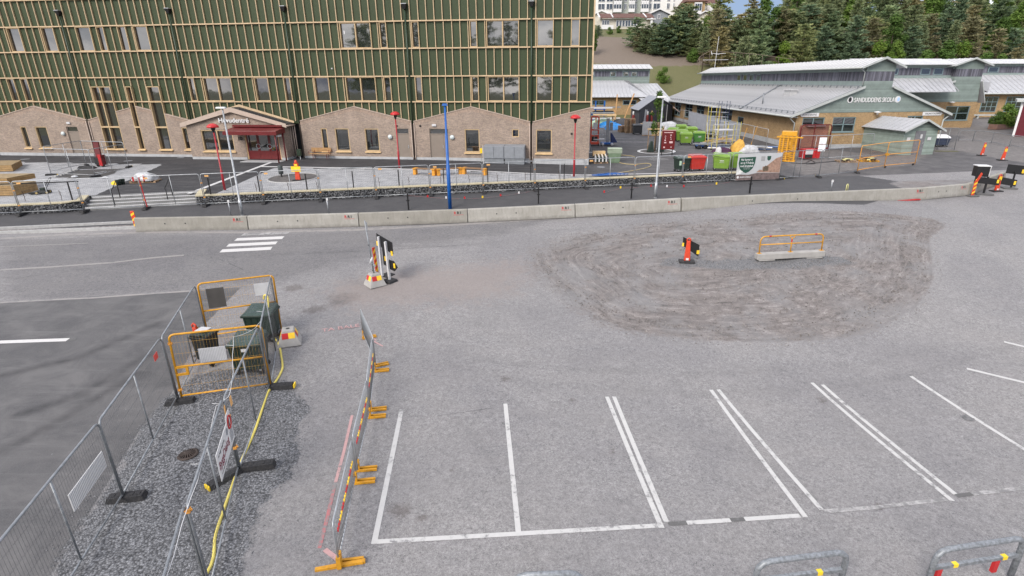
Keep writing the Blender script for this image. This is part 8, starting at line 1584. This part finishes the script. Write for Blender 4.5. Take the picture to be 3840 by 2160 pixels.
# --- houses
PLAS = mat('cream_render', (.50, .47, .40), .85, 0, .08, 1.5); PLASW = mat('white_render', (.62, .62, .60), .8, 0, .06, 1.5); PLASG = mat('grey_green_render', (.33, .36, .33), .85, 0, .08, 1.5); RTILE = mat('brown_roof_tile', (.11, .052, .04), .85, 0, .25, 3, .4, 8); OCHR = mat('ochre_render', (.48, .34, .17), .85, 0, .1, 1.5)
def dpt(q, Y): v = ray(*U3(q)); return CAM + v * (Y / v[1])
def house_window(o, x, y, z, w, h, cols_=2, m=LIGHTW):
    w_ = part('window', MB().box(x, x + w, y - .12, y - .001, z, z + h), m, o)
    for i in range(cols_): part('pane', MB().box(x + .1 + (w - .1) * i / cols_, x + (w - .1) * (i + 1) / cols_, y - .14, y - .121, z + .1, z + h - .1), GLASS, w_)
Y = 170; a, b = dpt((150, 150), Y), dpt((1180, 150), Y); z0 = 22.0
ap = thing('apartment_block', 'long pale apartment block with glazed balconies on top of the hill', 'building', (a[0], Y, z0), R(-2)); L_ = b[0] - a[0]
k_ = L_ / 1030.
def ax(x): return (x - 150) * k_
for x0, x1, m_, oy in ((150, 360, PLASW, 0), (360, 760, PLASG, .4), (760, 1180, PLASW, 0)): part('wall', MB().box(ax(x0), ax(x1) - .003, oy, 14, -3, 12), m_, ap)
def az(y): return dpt((600, y), Y)[2] - z0
for zr in (az(112), az(22), az(-70)):
    for x0, x1 in ((190, 270), (285, 360), (490, 525), (612, 640), (770, 808), (825, 905), (980, 1015), (1050, 1070)): house_window(ap, ax(x0), .4 if 360 < x0 < 760 else 0, zr, ax(x1) - ax(x0), 1.5, 2)
    for x0, x1 in ((365, 460), (540, 610), (680, 770)):
        bl_ = part('balcony', MB().box(ax(x0), ax(x1), -1.1, .38, zr - .75, zr + .1), LIGHTW, ap); part('balcony_pane', MB().box(ax(x0) + .1, ax(x1) - .1, -1.05, -.98, zr + .25, zr + 1.6), GLASS, bl_)
        for f in (0, .33, .66, 1): part('balcony_post', MB().box(ax(x0) + (ax(x1) - ax(x0) - .12) * f, ax(x0) + (ax(x1) - ax(x0) - .12) * f + .12, -1.1, -.97, zr + .1, zr + 1.75), LIGHTW, bl_)
a, b = dpt((1225, 130), 160), dpt((1430, 130), 160); o = thing('apartment_block', 'ochre hilltop block with bay windows and brown roof', 'building', (a[0], 160, 21), R(-3)); w_ = b[0] - a[0]; zt = dpt((1300, 20), 160)[2] - 21
part('wall', MB().box(0, w_, 0, 10, -3, zt), OCHR, o); part('roof', MB().hexa([(-.6, -.8, zt), (w_ + .6, -.8, zt), (w_ + .6, 10, zt), (-.6, 10, zt), (1, 3.5, zt + 2.2), (w_ - 1, 3.5, zt + 2.2), (w_ - 1, 7, zt + 2.2), (1, 7, zt + 2.2)]), RTILE, o)
by = part('bay_window', MB().box(w_ * .38, w_ * .78, -1.2, 0, zt - 4.0, zt - .3), LIGHTW, o); 
for k in range(3): part('pane', MB().box(w_ * .4 + k * w_ * .125, w_ * .4 + k * w_ * .125 + w_ * .105, -1.22, -1.201, zt - 2.2, zt - .6), GLASS, by)
house_window(o, .8, 0, zt - 2.3, 1.3, 1.3, 1)
a, b = dpt((1420, 130), 164), dpt((1600, 130), 164); o = thing('apartment_block', 'pale hilltop block with round bay at the edge of the sky', 'building', (a[0], 164, 21), R(-3)); w_ = b[0] - a[0]; zt = dpt((1500, 40), 164)[2] - 21
part('wall', MB().box(0, w_, 0, 10, -3, zt), PLASW, o); part('roof', MB().hexa([(-.6, -.8, zt), (w_ + .6, -.8, zt), (w_ + .6, 10, zt), (-.6, 10, zt), (1, 3.5, zt + 1.6), (w_ - 1, 3.5, zt + 1.6), (w_ - 1, 7, zt + 1.6), (1, 7, zt + 1.6)]), RTILE, o); part('bay_window', MB().lathe([(1.3, zt - 2.8), (1.3, zt - .2)], (1.9, 0, 0), 12), LIGHTW, o); house_window(o, w_ * .55, 0, zt - 2.4, 1.8, 1.4, 2)
Y = 145; a, b = dpt((215, 330), Y), dpt((830, 330), Y); o = thing('row_house', 'low cream row house with brown tile roof and big windows', 'house', (a[0], Y, a[2] - .2), R(-1)); w_ = b[0] - a[0]; ze_ = dpt((500, 205), Y)[2] - a[2]; zr_ = dpt((500, 155), Y + 4)[2] - a[2]
part('wall', MB().box(0, w_, 0, 8, -1, ze_), PLAS, o)
for f0, f1 in ((.0, .24), (.245, .86), (.865, 1.0)): part('roof', MB().prism([(w_ * f0 - .2, -.9, ze_), (w_ * f1, -.9, ze_), (w_ * f1, 4, zr_), (w_ * f0 - .2, 4, zr_)], (0, 0, .15)), RTILE, o); part('gable_trim', MB().beam((w_ * f0 - .2, -.9, ze_ + .12), (w_ * f0 - .2, 4, zr_ + .12), .25, .35), LIGHTW, o)
for f0, n_ in ((.30, 4), (.52, 4)):
    for k in range(n_): house_window(o, w_ * f0 + k * .72, 0, ze_ - 1.75, .66, 1.4, 1)
house_window(o, .4, 0, ze_ - 1.4, 1.8, 1.1, 3); part('terrace_screen', MB().box(.2, w_ * .24, -1.6, -1.5, -.1, .75), LIGHTW, o); part('terrace_post', MB().box(w_ * .93, w_ * .97, -1.2, -.9, -.4, ze_), LIGHTW, o); part('terrace_roof', MB().box(w_ * .86, w_ * 1.02, -1.4, 0, ze_ - .35, ze_ - .15), LIGHTW, o)
for (x0, x1, ye, yp, yb_, Y, m_, l) in ((790, 1000, 160, 110, 300, 150, GREYD, 'grey gabled house with white eaves behind the pines'), (1310, 1530, 200, 135, 330, 152, PLAS, 'cream gabled house with white eaves between the pines'), (150, 305, 165, 130, 330, 154, PLAS, 'small house with brown roof beside the new school corner')):
    a, b = dpt((x0, yb_), Y), dpt((x1, yb_), Y); o = thing('house', l, 'house', (a[0], Y, a[2] - .5), R(-4)); w_ = b[0] - a[0]; e_ = dpt(((x0 + x1) / 2, ye), Y)[2] - a[2] + .5; p_ = dpt(((x0 + x1) / 2, yp), Y)[2] - a[2] + .5
    part('wall', MB().prism([(0, 0, -2), (w_, 0, -2), (w_, 0, e_), (w_ / 2, 0, p_), (0, 0, e_)], (0, 7, 0)), m_, o)
    for s0, s1 in ((-.5, w_ / 2), (w_ + .5, w_ / 2)): part('roof', MB().prism([(s0, -.5, e_ - .2), (s1, -.5, p_), (s1, 7.5, p_), (s0, 7.5, e_ - .2)], (0, 0, .2)), RTILE, o); part('gable_trim', MB().prism([(s0, -.56, e_ - .25), (s1, -.56, p_ - .05), (s1, -.56, p_ + .25), (s0, -.56, e_ + .05)], (0, .05, 0)), LIGHTW, o)
    house_window(o, w_ * .42, 0, e_ - 1.2, w_ * .14, 1.1, 1)
# wood across the road behind the viewpoint: only its reflection in the windows shows
V = []; Fc = []; k = 0
for i in range(20):
    hh, tm, cm, lm, bm_ = PR[(0, 1, 3, 5)[i % 4]]; x, y, s = -75 + i * 7.5 + rt.uniform(-3, 3), -62 + rt.uniform(-14, 14), rt.uniform(15, 22) / hh
    n_ = len(cm.vertices); co = np.empty(n_ * 3, np.float32); cm.vertices.foreach_get('co', co); co = co.reshape(-1, 3) * s + (x, y, 4); V.append(co); Fc += [tuple(j + k for j in p_.vertices) for p_ in cm.polygons if p_.index % 2 == 0]; k += n_
me = bpy.data.meshes.new('woodland'); me.from_pydata(np.concatenate(V).tolist(), [], Fc); me.materials.append(PINE[0]); o = bpy.data.objects.new('woodland', me); link(o); tag(o, 'dark mass of pines mirrored in the upper school windows', 'wood', None, 'stuff')
